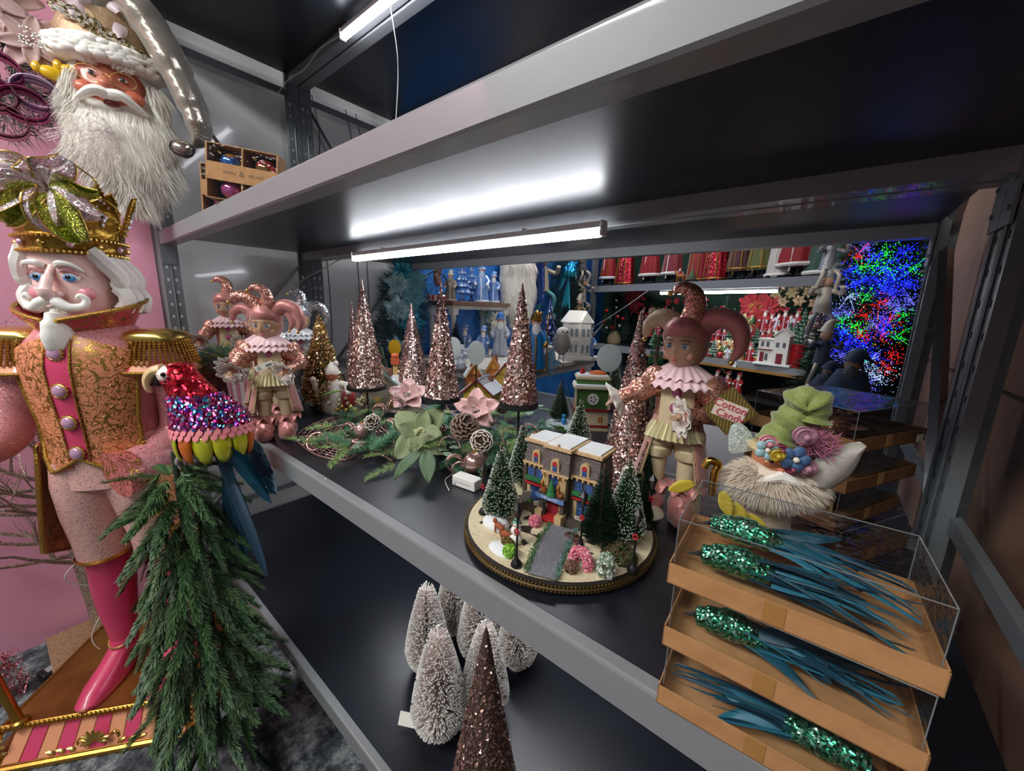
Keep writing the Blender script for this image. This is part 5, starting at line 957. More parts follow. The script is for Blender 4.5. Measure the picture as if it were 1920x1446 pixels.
for s_ in (-1, 1):
    b = HB(); b.box((s_*.018, -.0352, .055), (.013, .003, .07)); HP(b, 'quoin_pilaster', CRS); 
    b = HB(); b.box((s_*.0765, -.0195, .045), (.008, .004, .088)); HP(b, 'corner_pier', STONE)
    for k in range(2):
        for j in range(1): b = HB(); b.box((s_*.052+(k-.5)*.02, -.0188, .072), (.0155, .002, .018)); HP(b, 'window', WIN)
    b = HB(); b.box((s_*.052, -.0225, .06), (.04, .008, .007)); HP(b, 'flower_box', GRF); b = HB(); b.box((s_*.052, -.0222, .05), (.04, .006, .004)); HP(b, 'red_garland', REDP)
    b = HB(); b.box((s_*.052, -.0188, .03), (.022, .002, .032)); b.cyl((s_*.052, -.018, .045), (s_*.052, -.0198, .045), .011, n=16); HP(b, 'window', WIN); 
    for q in (-1, 1): b = HB(); b.box((s_*.052+q*.015, -.0188, .03), (.007, .003, .04)); HP(b, 'window_jamb', CRS)
    b = HB(); b.tube([(s_*.014, -.036, .086), (s_*.016, -.046, .084), (s_*.017, -.05, .078)], .0014, 5); b.sph((s_*.017, -.05, .073), (.004, .004, .006), 8, 6); HP(b, 'wall_lantern', mat('a8742c', .4, .4, name='brass_lantern'))
    b = HB(); b.box((s_*.022, -.038, .022), (.008, .012, .044)); HP(b, 'porch_pillar', STONE); b = HB(); b.box((s_*.021, -.045, .010), (.014, .02, .018)); HP(b, 'stair_wing', CRS)
    b = HB(); b.sph((s_*.017, -.042, .056), (.007, .005, .006), 8, 6); b.sph((s_*.015, -.045, .062), (.004, .003, .006), 8, 6); HP(b, 'balcony_deer', mat('9c5a34', .6, name='brown_deer'))
b = HB(); b.box((0, -.0355, .068), (.016, .002, .034)); b.cyl((0, -.0345, .083), (0, -.0365, .083), .008, n=16); HP(b, 'tall_window', WIN)
b = HB(); b.box((0, -.0352, .024), (.026, .003, .04)); HP(b, 'door', DOOR); b = HB(); b.box((0, -.04, .048), (.056, .018, .004)); HP(b, 'balcony', STONE)
b = HB(); b.box((0, -.0505, .047), (.060, .002, .008)); aw = HP(b, 'blue_sign_board', mat('5f80b0', .5, name='blue_sign')); b = B(); b.text('THE SAVOY', .0068, HM @ TR(0, -.0518, .047) @ rot('X', 90), .0002, 2); b.mk('sign_lettering', mat('dfe6f2', .5, name='white_lettering'), hs, smooth=False)
for k in range(2): b = HB(); b.box((0, -.044-.007*k, .0085-.005*k), (.026, .012, .006)); HP(b, 'red_step', REDP)
b = HB(); b.lathe([(.010, .052), (.006, .062), (.007, .062), (.004, .072), (.0045, .072), (.0, .084)], 10, (0, -.045, 0)); HP(b, 'balcony_tree', GRF)
b = HB(); b.cyl((-.012, -.047, .012), (-.012, -.047, .032), .0045, .003, 10); b.sph((-.012, -.047, .036), .0038, 8, 6); HP(b, 'doorman', mat('2a2426', .6, name='dark_coat'))
# brush trees of the display
def vtree(p, h, r, tips, n, seed_dark=False):
    tr, g, w_ = brush(h, r, n, tip=tips, rb=.00042, core_r=.0018); g.v = [Vector(q)+p for q in g.v]; w_.v = [Vector(q)+p for q in w_.v]
    b = B(); b.cyl(p, p+Vector((0, 0, h)), .0018, n=6); o = b.mk('brush_tree', BROWN, VD); g.mk('bristles', NEED[0] if tips else NEED[1], o, kind='stuff', smooth=False)
    if tips: w_.mk('flocked_tips', WTIP, o, kind='stuff', smooth=False)
for (u, v), h, r, tips in [((938, 972), .145, .036, True), ((978, 912), .15, .034, True), ((1168, 1015), .155, .036, True), ((1122, 1022), .145, .034, False), ((1196, 985), .105, .026, False), ((1203, 940), .13, .026, False), ((1004, 938), .06, .016, False)]: vtree(vp(u, v), h, r, tips, 3400 if tips else 2600)
# lamps, snowman, animals, bushes
IRON = mat('15161a', .4, name='black_cast_iron')
for (u, v), h in [((968, 1060), .105), ((906, 962), .10), ((1088, 1030), .105), ((1186, 1070), .105), ((1215, 990), .105)]:
    p = vp(u, v); b = B(); b.T = TR(*p); b.lathe([(.009, 0), (.009, .003), (.006, .008), (.003, .012), (.0017, .02), (.0015, h*.72), (.003, h*.74), (.002, h*.76)], 12); b.box((0, 0, h*.7), (.016, .0012, .0012)); o = b.mk('street_lamp', IRON, VD)
    b = B(); b.T = TR(*p); b.lathe([(.0035, h*.76), (.0068, h*.9), (.0068, h*.905)], 6); b.mk('lamp_glass', mat('4a4238', .15, name='smoky_glass'), o)
    b = B(); b.T = TR(*p); b.lathe([(.0085, h*.9), (.0035, h*.96), (.001, h)], 6); 
    for k in range(6): b.tube([(.0036*cos(k*PI/3), .0036*sin(k*PI/3), h*.76), (.0071*cos(k*PI/3), .0071*sin(k*PI/3), h*.91)], .0005, 4)
    b.mk('lamp_cap', IRON, o); b = B(); b.T = TR(*p); b.tube([(.0036*cos(k*PI/6), -.002, h*.55+.0036*sin(k*PI/6)) for k in range(12)], .0014, 5, close=True); b.mk('red_wreath', REDP, o)
p = vp(966, 1018); b = B(); b.T = TR(*p); b.sph((0, 0, .009), (.012, .011, .011), 14, 10); b.sph((.002, -.001, .025), .009, 12, 9); b.sph((.004, -.002, .0375), .0065, 12, 8); sn = b.mk('snowman', mat('eceae4', .7, name='white_snowman'), VD)
b = B(); b.T = TR(*p); b.lathe([(.0068, .041), (.006, .044), (.002, .052)], 10, (.004, -.002, 0)); b.mk('green_hat', mat('6fb09a', .6, name='mint_hat'), sn); b = B(); b.T = TR(*p); b.cyl((.004, -.008, .037), (.004, -.0125, .0365), .0012, .0003, 6); b.mk('nose', mat('d8702c', .5, name='orange_nose'), sn)
for k, (u, v) in enumerate(((935, 1000), (948, 1015))):
    p = vp(u, v); b = B(); b.T = TR(*p); b.sph((0, 0, .014), (.010, .005, .006), 10, 8); b.sph((-.009, 0, .021), (.0045, .004, .0045), 8, 6)
    for x in (-.006, .006):
        for y in (-.003, .003): b.cyl((x, y, .012), (x, y, .001), .0014, n=6)
    b.tube([(.009, 0, .016), (.014, 0, .022)], .0012, 5); b.mk('brown_fox', mat('9a5230', .7, name='russet'), VD)
p = vp(930, 985); b = B(); b.T = TR(*p); b.sph((0, 0, .004), (.028, .02, .014), 14, 8); b.mk('snow_mound', SNB, VD); p = vp(945, 1030); b = B(); b.T = TR(*p); b.sph((0, 0, -.002), (.03, .018, .01), 14, 8); b.mk('snow_mound', SNB, VD)
def puff(nm, p, r, cols, n=420, sz=.0034, ring=0):
    b = B()
    for i in range(n):
        d = Vector((U(-1, 1), U(-1, 1), U(-.6, 1))).normalized(); b.mi = rnd.randrange(len(cols)); c = Vector(p)
        if ring: a = U(-.4, PI+.4); c = c+Vector((cos(a)*r[0]*.75, 0, sin(a)*r[2]*.9)); q = c+Vector((d.x*.007, d.y*.007, d.z*.007))
        else: q = c+Vector((d.x*r[0], d.y*r[1], d.z*r[2]))
        b.flake(q, d, sz, 1.2, .9)
    b.mk(nm, cols, VD, kind='stuff', smooth=False)
PKF = [mat('e07a92', .8, name='pink_flock'), mat('f2a6b4', .8, name='light_pink_flock')]
puff('pink_bush', vp(1003, 985)+Vector((0, 0, .008)), (.011, .011, .011), PKF); puff('pink_arch', vp(1088, 1062)+Vector((0, 0, .008)), (.017, .01, .02), PKF, 900, .0036, 1)
puff('lime_bush', vp(955, 1042)+Vector((0, 0, .008)), (.010, .010, .010), [mat('7fb83a', .8, name='lime_flock'), mat('a8d860', .8, name='pale_lime_flock')]); puff('olive_bush', vp(952, 1025)+Vector((0, 0, .006)), (.010, .010, .008), [mat('7a6a3a', .8, name='olive_flock')])
puff('brown_bush', vp(1070, 1070)+Vector((0, 0, .006)), (.010, .009, .010), [mat('8a6a58', .8, name='brown_flock')]); puff('snowy_bush', vp(1135, 1078)+Vector((0, 0, .014)), (.013, .012, .022), [mat('6a8468', .8, name='grey_green_flock'), mat('e8ece4', .8, name='snow_flock')], 700)
puff('green_bush', vp(988, 945)+Vector((0, 0, .008)), (.009, .009, .009), [mat('5a9a3a', .8, name='grass_flock')]); puff('moss_rock', vp(1160, 1045)+Vector((0, 0, .004)), (.028, .02, .018), [mat('3a4a28', .8, name='dark_moss'), mat('5a4432', .8, name='earth')], 900, .005)
puff('rose_shrub', vp(1075, 1012)+Vector((0, 0, .004)), (.016, .008, .006), [mat('8a3a5a', .8, name='rose_flock'), mat('4a5a3a', .8, name='leaf_flock')], 260, .003)
b = B(); b.T = TR(*(vp(1008, 958)+Vector((0, 0, .012)))) @ rot('Z', 20) @ rot('Y', -8); b.box((0, 0, .004), (.016, .0016, .009)); b.box((0, .001, -.006), (.0016, .0016, .012)); o = b.mk('tiny_sign', mat('d8cfb8', .6, name='cream_sign'), VD, smooth=False)
b = B(); M_ = TR(*(vp(1008, 958)+Vector((0, -.001, .012)))) @ rot('Z', 20) @ rot('Y', -8) @ TR(0, -.0002, .004) @ rot('X', 90); b.text('HORSE', .0034, M_ @ TR(0, .0016, 0), .0001, 2); b.text('PARKING', .003, M_ @ TR(0, -.0018, 0), .0001, 2); b.mk('tiny_lettering', mat('3a3630', .6, name='sign_print'), o, smooth=False)
b = B(); T_ = TR(*(vp(1083, 985)+Vector((0, 0, .012)))) @ rot('Z', 20) @ rot('Y', 12); b.T = T_; b.box((0, 0, .002), (.014, .0014, .007)); o = b.mk('taxi_sign', mat('d8d4c4', .6, name='white_sign'), VD, smooth=False); b = B(); b.text('TAXI', .005, T_ @ TR(0, -.0009, .002) @ rot('X', 90), .0001, 2); b.mk('taxi_lettering', mat('2a2624', .6, name='sign_print'), o, smooth=False)
b = B(); T_ = TR(*vp(984, 940, .03)) @ rot('Z', 60) @ rot('X', 20); b.T = T_; b.box((0, 0, .012), (.02, .002, .034)); b.mk('paper_tag', mat('c9c9c4', .5, name='grey_tag'), VD, smooth=False)
b = B(); b.T = TR(*vp(1215, 960)); b.sph((0, 0, .0), (.03, .03, .012), 14, 8); b.mk('snow_mound', mat('cfc8b0', .8, bump=(30, .5), name='sandy_snow_mound'), VD)
# ---------------------------------------------------------------- boxed feather birds
TEAL = [mat('1c586a', .45, var=('0e3646', 25), bump=(80, .5), name='teal_feather'), mat('2a6c82', .45, name='bright_teal_feather'), mat('123c50', .5, name='deep_teal_feather')]
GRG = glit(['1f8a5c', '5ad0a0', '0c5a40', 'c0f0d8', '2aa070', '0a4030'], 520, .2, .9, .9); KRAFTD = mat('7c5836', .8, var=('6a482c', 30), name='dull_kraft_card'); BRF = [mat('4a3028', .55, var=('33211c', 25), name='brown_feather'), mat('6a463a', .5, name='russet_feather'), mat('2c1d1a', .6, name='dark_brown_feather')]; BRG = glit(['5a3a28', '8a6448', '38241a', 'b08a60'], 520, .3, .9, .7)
CB = [.2, .12, .06]
def clampb(b, c): b.v = [Vector((min(max(p[0], .008), c[0]-.008), min(max(p[1], .008), c[1]-.008), min(max(p[2], .003), c[2]-.004))) for p in b.v]
def bird(par, M, fm, gm, flip=1, L=.165):
    "long tailed clip-on bird lying along +x"
    b = B(); b.T = M; b.tube(bez([(0, .0, .016), (.012, 0, .018), (.026, 0, .02), (.045, 0, .02), (.07, 0, .017)], 5), [.004]+[.010]*4+[.0125]*5+[.0145]*5+[.012]*3+[.009, .007, .005], 12); clampb(b, CB); bd = b.mk('glitter_bird_body', gm, par)
    b = B(); b.T = M; b.cyl((-.001, 0, .016), (-.012, 0, .012), .003, .0004, 8); b.mk('beak', mat('2a2a2c', .4, name='dark_beak'), bd); b = B(); b.T = M
    for s_ in (-1, 1): b.sph((.008, s_*.0085, .020), .0018, 6, 5)
    b.mk('eyes', mat('050505', .1, name='black_bead'), bd)
    for k in range(24 if fm is TEAL else 46):
        x0 = U(.03, .07); l_ = U(.05, .08) if k < 10 else U(.07, .17-x0*.6); a = U(-9, 9); q = B(); w_ = (U(.008, .017) if k < 12 else U(.002, .006))*(1 if fm is TEAL else 2.2)
        q.T = M @ TR(x0, U(-.01, .01), U(.012, .028 if fm is TEAL else .05)) @ rot('Z', a) @ rot('Y', U(-6, 14)) @ rot('X', U(-40, 40)); cv = U(-.02, .02)
        q.grid(lambda u, v: Vector((u*l_, (v-.5)*w_*sin(PI*min(1, .12+.86*u))**.7+cv*u*u, .004*sin(PI*u)-abs(v-.5)*w_*.3)), 7, 2); clampb(q, CB); q.mk('feather', rnd.choice(fm), bd)
def bird_box(label, loc, rz, L, D, fm, gm, h=.047, th=.022, fl=0, card='', group=None, taller=0):
    o = thing('bird_box', label, 'box', loc, rz, group); t2 = .0012
    b = B(); b.box((L/2, D/2, t2/2), (L, D, t2))
    for c, d in (((L/2, t2/2, th/2), (L, t2, th)), ((L/2, D-t2/2, th/2), (L, t2, th)), ((t2/2, D/2, th/2), (t2, D, th)), ((L-t2/2, D/2, th/2), (t2, D, th))): b.box(c, d)
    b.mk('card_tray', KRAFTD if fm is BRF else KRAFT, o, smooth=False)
    e = .004; z0, z1 = .006, th+h; b = B(); P_ = [(e, e), (L-e, e), (L-e, D-e), (e, D-e)]; vs = [Vector((x, y, z)) for z in (z0, z1) for x, y in P_]; b.add(vs, [(0, 1, 5, 4), (1, 2, 6, 5), (2, 3, 7, 6), (3, 0, 4, 7), (4, 5, 6, 7)]); lid = b.mk('clear_lid', CLEAR, o, smooth=False)
    b = B()
    for i in range(4): p, q = Vector((*P_[i], z1)), Vector((*P_[(i+1) % 4], z1)); b.tube([p, q], .0006, 4); b.tube([p, Vector((*P_[i], th))], .0005, 4)
    b.mk('lid_fold', mat('7c8488', .2, tr=.3, name='folded_plastic_edge'), lid)
    b = B(); b.box((L*.46, -.0004, th*.55), (.016, .0006, th*.9)); b.mk('tape', mat('a5783f', .25, coat=.6, name='clear_tape'), o, smooth=False)
    CB[:] = [L, D, th+h]
    for k in range(2):
        M = TR(.022 if (fl != 1) else L-.02, D*(.3+.4*k), .006+.012*k) @ rot('Z', (4-8*k) if fl != 1 else 180+4-8*k); bird(o, M, fm, gm)
    return o
bird_box('lowest clear lidded box of teal glitter birds in the front stack', (-.082, .362, ZM+.0006), R(3), .19, .12, TEAL, GRG, fl=1)
bird_box('middle clear lidded box of teal glitter birds in the front stack', (-.084, .364, ZM+.0706), R(2), .19, .12, TEAL, GRG)
bird_box('topmost clear lidded box of teal glitter birds in the front stack', (-.087, .366, ZM+.1406), R(2.5), .192, .12, TEAL, GRG)
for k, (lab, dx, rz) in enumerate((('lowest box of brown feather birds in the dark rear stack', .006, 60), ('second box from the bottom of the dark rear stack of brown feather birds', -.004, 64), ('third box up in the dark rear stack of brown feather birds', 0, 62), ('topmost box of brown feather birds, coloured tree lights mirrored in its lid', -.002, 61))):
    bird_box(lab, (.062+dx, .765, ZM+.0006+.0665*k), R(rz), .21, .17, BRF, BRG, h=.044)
o = thing('price_sticker', 'white price sticker on the end of the topmost brown bird box', 'sticker', (.148, .905, ZM+.213), R(61)); b = B(); b.box((0, -.0012, 0), (.02, .0006, .012)); b.mk('sticker', mat('c9c9c4', .6, name='sticker_paper'), o, smooth=False)
# ---------------------------------------------------------------- santa fairy in front of the brown boxes
FC = at(1450, 880, 'Y', .60); FA = thing('santa_fairy', 'white bearded santa fairy doll with crumpled lime hat and flower crown', 'doll', (FC.x, FC.y, ZM), R(22)); zc = FC.z-ZM
def fz_(u, v): return ((u-1450)*.00066, zc+(880-v)*.00068)
hx_, hz = fz_(1448, 858)
b = B(); b.loft([(0, .02, .0, .05, .035), (0, .02, .06, .045, .035), (0, .015, zc-.03, .03, .028)], 20); b.mk('gown', mat('b9a892', .6, sheen=.5, bump=(60, .6, .004), name='pale_organza_gown'), FA)
b = B(); b.sph((hx_, 0, hz), (.026, .026, .028), 26, 18, headfn); fh = b.mk('face', mat('bd7a5c', .45, name='tanned_face'), FA)
for s_ in (-1, 1):
    b = B(); b.sph((hx_+s_*.0095, -.0215, hz+.003), .003, 8, 6); b.mk('eye', BLACKP, fh); b = B(); b.tube([(hx_+s_*.010+.0085*cos(a), -.027, hz+.001+.006*sin(a)) for a in [2*PI*i/16 for i in range(16)]], .0007, 4, close=True); b.mk('gold_spectacles', GOLDL, fh)
b = B(); b.sph((hx_, -.029, hz-.004), .0055, 8, 6); b.mk('nose', mat('c9765c', .4, name='rosy_nose'), fh)
b = B(); b.sph((.0, -.006, hz-.03), (.055, .03, .03), 20, 12); bd = b.mk('beard', mat('ddcdbb', .8, name='cream_beard'), FA); b = B()
for i in range(5200):
    d = Vector((U(-1, 1), U(-1, .2), U(-1, .9))); d.normalize(); p = Vector((d.x*.055, -.006+d.y*.03, hz-.03+d.z*.028))
    if p.z > hz-.014 and abs(p.x-hx_) < .022: continue
    b.strand(p, d+Vector((d.x*.6, -.2, -.3)), U(.008, .016), .0009, (0, 0, -.003))
b.mk('beard_hair', mat('e9ddcc', .75, sheen=.4, name='silky_cream_hair'), bd, kind='stuff', smooth=False)
for s_ in (-1, 1): b = B(); b.tube(bez([(hx_, -.032, hz-.012), (hx_+s_*.015, -.036, hz-.016), (hx_+s_*.03, -.03, hz-.026)], 4), lambda t_: .007*(1-t_)+.001, 8); b.mk('moustache', FURW, bd)
LIMEH = mat('8c9a52', .55, bump=(45, 1, .006), var=('74843e', 20), sheen=.5, name='crumpled_lime_satin')
b = B(); P_ = bez([(hx_-.002, .0, hz+.02), (hx_+.002, .002, hz+.036), (hx_+.014, .004, hz+.056), (hx_+.018, .0, hz+.078), (hx_+.024, -.004, hz+.086), (hx_+.034, -.006, hz+.076), (hx_+.034, -.006, hz+.058)], 7); b.tube(P_, lambda t_: .021*(1-.25*t_)+.003*sin(t_*26)+.002*sin(t_*51), 16); b.mk('hat', LIMEH, FA)
b = B(); b.lathe([(.028, hz+.008), (.032, hz+.014), (.028, hz+.022)], 24, (hx_, 0, 0)); b.mk('hat_band', mat('c9b98a', .5, name='band_lace'), FA)
def rose(x, z, r, m, y=-.036):
    q = B(); 
    for k in range(3): rr = r*(1-.28*k); q.grid(lambda u, v: Vector((x+cos(2*PI*u*1.15+k)*rr*(.55+.45*v), y-.003*k+(1-v)*.004, z+sin(2*PI*u*1.15+k)*rr*(.55+.45*v)*.9)), 16, 2)
    q.sph((x, y-.006, z), r*.32, 8, 6); q.sph((x, y+.005, z), (r*.95, .006, r*.85), 12, 8); q.mk('satin_rose', m, FA)
def daisy(x, z, r, m, y=-.038):
    for k in range(5): a = 2*PI*k/5; q = B(); q.sph((x+cos(a)*r*.6, y, z+sin(a)*r*.6), (r*.42, .003, r*.42), 8, 6); q.mk('petal', m, FA)
    q = B(); q.sph((x, y-.003, z), r*.22, 8, 6); q.mk('flower_centre', mat('e8e0d0', .4, name='pearl_centre'), FA)
MR = mat('b07a90', .45, sheen=.5, name='mauve_satin')
for (u, v), r, k in (((1472, 792), .013, MR), ((1484, 850), .012, MR), ((1416, 812), .011, mat('d8909c', .45, name='pink_satin')), ((1438, 822), .008, mat('9a4a62', .45, name='plum_satin')), ((1460, 855), .008, mat('a05068', .45, name='wine_satin'))): x, z = fz_(u, v); rose(x, z, r, k)
x, z = fz_(1430, 830); rose(x, z, .0095, mat('c9b03a', .45, name='yellow_satin'), -.042); x, z = fz_(1414, 824); daisy(x, z, .014, mat('9cc0c8', .5, name='ice_blue_petal')); x, z = fz_(1462, 836); daisy(x, z, .017, mat('4a6a94', .5, name='denim_blue_petal'))
b = B()
for k in range(700): x, z = fz_(U(1478, 1528), U(790, 832)); b.strand(Vector((x, -.02+U(-.012, .012), z)), (U(-1, 1), U(-1, .5), U(-1, 1)), .014, .0009)
b.mk('pink_marabou', mat('b8688a', .8, sheen=.5, name='pink_marabou'), FA, kind='stuff', smooth=False)
WG = glit(['a8bcb4', 'dce8e2', '8a9c96', 'ffffff'], 600, .4, .5, .3)
for pts in ([(1418, 850), (1375, 862), (1366, 835), (1368, 806), (1384, 798), (1405, 815)], [(1520, 860), (1560, 868), (1566, 895), (1548, 912), (1520, 905)]):
    x0, z0 = [sum(q)/len(pts) for q in zip(*[fz_(*p) for p in pts])]; q = B(); R_ = [Vector((fz_(*p)[0], .012, fz_(*p)[1])) for p in pts]; Q = bez(R_+[R_[0]], 4)[:-1]; n_ = len(Q); q.add([p+Vector((0, -.0015, 0)) for p in Q]+[p+Vector((0, .0015, 0)) for p in Q]+[Vector((x0, .006, z0)), Vector((x0, .018, z0))], [(i, (i+1) % n_, 2*n_) for i in range(n_)]+[((i+1) % n_+n_, i+n_, 2*n_+1) for i in range(n_)]+[(i, i+n_, (i+1) % n_+n_, (i+1) % n_) for i in range(n_)]); q.mk('glitter_wing', WG, FA)
x0, z0 = fz_(1505, 885); x1, z1 = fz_(1562, 800); q = B(); d = Vector((x1-x0, 0, z1-z0)); n_ = Vector((d.z, 0, -d.x)).normalized(); q.grid(lambda u, v: Vector((x0+.004, -.03, z0))+d*u+n_*(v-.5)*.04*sin(PI*min(1, .22+.78*u))**.8+Vector((0, -.012*sin(PI*v)+.01, 0)), 12, 6); o = q.mk('pointed_ear_wing', mat('a8a29a', .5, sheen=.5, bump=(30, .2), name='pale_felt_ear'), FA); md = o.modifiers.new('s', 'SOLIDIFY'); md.thickness = .0015
q = B(); q.tube(bez([(fz_(u, v)[0], -.022, fz_(u, v)[1]) for u, v in ((1475, 920), (1500, 915), (1520, 900), (1530, 885))], 6), .0035, 8); q.mk('gold_braid_collar', GOLDL, FA)
q = B(); x, z = fz_(1338, 892); q.tube(bez([(x, -.02, z-.032), (x, -.02, z), (x+.003, -.02, z+.012), (x-.008, -.02, z+.016), (x-.014, -.02, z+.006)], 6), .0052, 10); q.mk('gold_candy_cane', mat('c9a24a', .18, 1, name='shiny_gold'), FA)
YL = mat('c9b23a', .5, name='yellow_petal')
for u, v, a in ((1300, 918, 200), (1352, 925, 290), (1375, 945, 300), (1420, 985, 280), (1400, 965, 320)): x, z = fz_(u, v); blade(FA, (x, -.03, z), (cos(R(a)), -.2, sin(R(a))), .035, .018, YL, 'yellow_petal', 0, (0, -1, 0))
# tags beside the fairy
o = thing('paper_tag', 'pale yellow handwritten paper tag beside the fairy, near the front boxes', 'tag', at(1537, 950, 'Y', .62), R(30)); b = B(); b.box((0, 0, 0), (.03, .0008, .016)); b.mk('card', mat('a89468', .7, name='yellow_card'), o, smooth=False); b = B(); b.text('& Joy', .008, rot('X', 90) @ TR(.003, 0, .0006), .0001, 2); b.mk('handwriting', mat('3a2c20', .7, name='brown_ink'), o, smooth=False)
# ---------------------------------------------------------------- bauble boxes on the upper shelf
def bauble_box(label, loc, rz, tilt=0):
    o = thing('bauble_box', label, 'box', loc, rz); o.rotation_euler[1] = tilt; Wd, Hh, D = .205, .175, .07
    b = B(); t2 = .003; b.box((0, D, Hh/2), (Wd, t2, Hh))
    for x in (-Wd/2, 0, Wd/2): b.box((x, D/2, Hh/2), (t2*1.6, D, Hh))
    for z in (t2/2, Hh/2, Hh-t2/2): b.box((0, D/2, z), (Wd, D, t2))
    b.mk('card_frame', KRAFT, o, smooth=False)
    b = B(); b.box((0, -.001, Hh*.5), (Wd+.002, .002, .056)); bn = b.mk('card_band', KRAFT, o, smooth=False)
    b = B(); M0 = TR(0, -.0022, Hh*.5) @ rot('X', 90); b.text('VIXEN', .0135, M0 @ TR(-.036, 0, 0), .0002); b.text('VELVET', .0135, M0 @ TR(.041, 0, 0), .0002); b.text('&', .026, M0 @ TR(0, .001, 0), .0002); b.mk('lettering', mat('6a4c30', .6, name='brown_print'), bn, smooth=False)
    cols = [('2a6ab8', 'c9823a'), ('c8324a', '8a6a3a'), ('c85a9a', '8a7a3a'), ('4a3a8a', 'c9a24a')]
    k = 0
    for z in (Hh*.75, Hh*.25):
        for x in (-Wd/4, Wd/4):
            b = B(); b.box((x, D-.003, z), (Wd/2-.006, .002, Hh/2-.006)); b.mk('dark_lining', mat('141826', .3, name='navy_lining'), o, smooth=False)
            b = B(); b.sph((x+.006, .036, z-.004), (.032, .03, .032), 24, 16, lambda d: d); q = b.mk('bauble', mat(cols[k][0], .12, .6, coat=1, var=(cols[k][1], 22, .47, .53), name='marbled_glass'), o); b = B(); b.cyl((x-.022, .03, z+.02), (x-.03, .026, z+.027), .007, n=10); b.mk('bauble_cap', GOLDL, q); k += 1
    b = B(); b.add([Vector((x, -.0002, z)) for x, z in ((-Wd/2, 0), (Wd/2, 0), (Wd/2, Hh), (-Wd/2, Hh))], [(0, 1, 2, 3)]); b.mk('clear_window', CLEAR, o, smooth=False)
    return o
p = at(448, 372, 'Z', ZU); bauble_box('kraft box of four marbled baubles leaning in front on the upper shelf', (p.x-.045, p.y+.02, ZU), R(50), R(6)).scale = (.84, .84, .80)
p = at(378, 396, 'Z', ZU); bauble_box('kraft box of marbled baubles mostly hidden behind the front one', (p.x+.03, p.y+.08, ZU), R(58), R(3)).scale = (.84, .84, .80)
# little white angel on the upper shelf
p = at(833, 182, 'Z', ZU+.045); o = thing('angel_figurine', 'small white and gold figurine peeking over the edge of the upper shelf', 'figurine', (p.x, p.y+.02, ZU), R(40)); b = B(); b.loft([(0, 0, 0, .016, .014), (0, 0, .025, .012, .011), (0, 0, .038, .006, .006)], 16); b.mk('robe', WHITE, o); b = B(); b.sph((.004, -.002, .046), (.009, .009, .009), 14, 10); b.mk('head', WHITE, o)
for s_ in (-1, 1): b = B(); b.sph((s_*.012, .004, .036), (.009, .003, .013), 10, 8); b.mk('wing', WHITE, o)
b = B(); b.tube([(.004+.008*cos(k*PI/6), -.002+.008*sin(k*PI/6), .052) for k in range(12)], .0012, 5, close=True); b.mk('halo', GOLDL, o)
# ---------------------------------------------------------------- toy buildings on the second rack
def MR_(*a): return mat(*a, name='toy_paint')
p = at(1104, 802, 'Z', ZM); RB = thing('toy_building', 'green sided toy building with a round white vent and snowy roof', 'toy building', (p.x, p.y, ZM), R(35))
W_, D_ = .118, .08
def rb(c, d, m, nm, bv=.001): b = B(); b.box(c, d); return b.mk(nm, m, RB, smooth=False, bevel=bv)
rb((0, 0, .008), (W_, D_, .016), MR_('c8b890', .6), 'plinth'); rb((0, 0, .017), (W_+.002, D_+.002, .010), MR_('8a2c30', .5), 'red_base_band'); rb((0, 0, .045), (W_-.004, D_-.004, .05), MR_('d8c8a0', .6), 'cream_wall'); rb((0, 0, .073), (W_+.004, D_+.004, .010), MR_('8a2c30', .5), 'red_band')
for k in range(12): rb((0, 0, .081+k*.0055), (W_-.010+.0, D_-.006, .0048), MR_('4f7a3a', .6), 'green_board', .0006)
for s_ in (-1, 1): rb((s_*(W_/2-.003), -D_/2+.001, .113), (.008, .005, .072), MR_('d8c8a0', .6), 'corner_post')
rb((0, -.0, .15), (W_+.008, D_+.008, .008), MR_('d8c8a0', .6), 'cornice'); rb((0, 0, .157), (W_+.004, D_+.004, .008), SNB, 'roof_snow', .003); rb((0, .004, .168), (W_-.012, D_-.012, .018), MR_('4f7a3a', .6), 'parapet'); rb((0, .004, .182), (W_-.006, D_-.006, .010), MR_('d8c8a0', .6), 'upper_cornice'); rb((0, .004, .189), (W_-.016, D_-.016, .006), SNB, 'upper_snow', .002)
b = B(); b.cyl((.002, -D_/2-.002, .112), (.002, -D_/2+.004, .112), .019, n=28); v_ = b.mk('round_vent', WHITEP, RB); b = B()
for k in range(5): a = 2*PI*k/5; b.cyl((.002+.009*cos(a), -D_/2-.0028, .112+.009*sin(a)), (.002+.009*cos(a), -D_/2-.0015, .112+.009*sin(a)), .0028, n=8)
b.mk('vent_holes', BLACKP, v_); rb((.03, -D_/2+.001, .042), (.014, .004, .018), MR_('c06a2a', .5), 'window'); rb((.03, -D_/2-.0012, .042), (.0015, .001, .016), MR_('e8d8a0', .5), 'window_bar')
b = B(); b.sph((.018, 0, .194), (.03, .016, .012), 16, 10); b.mk('orange_dome', MR_('c8682c', .5), RB); b = B(); b.sph((-.035, 0, .199), (.010, .009, .009), 10, 8); b.sph((-.035, -.004, .209), .006, 8, 6); b.mk('rooftop_santa', MR_('a82a30', .5), RB)
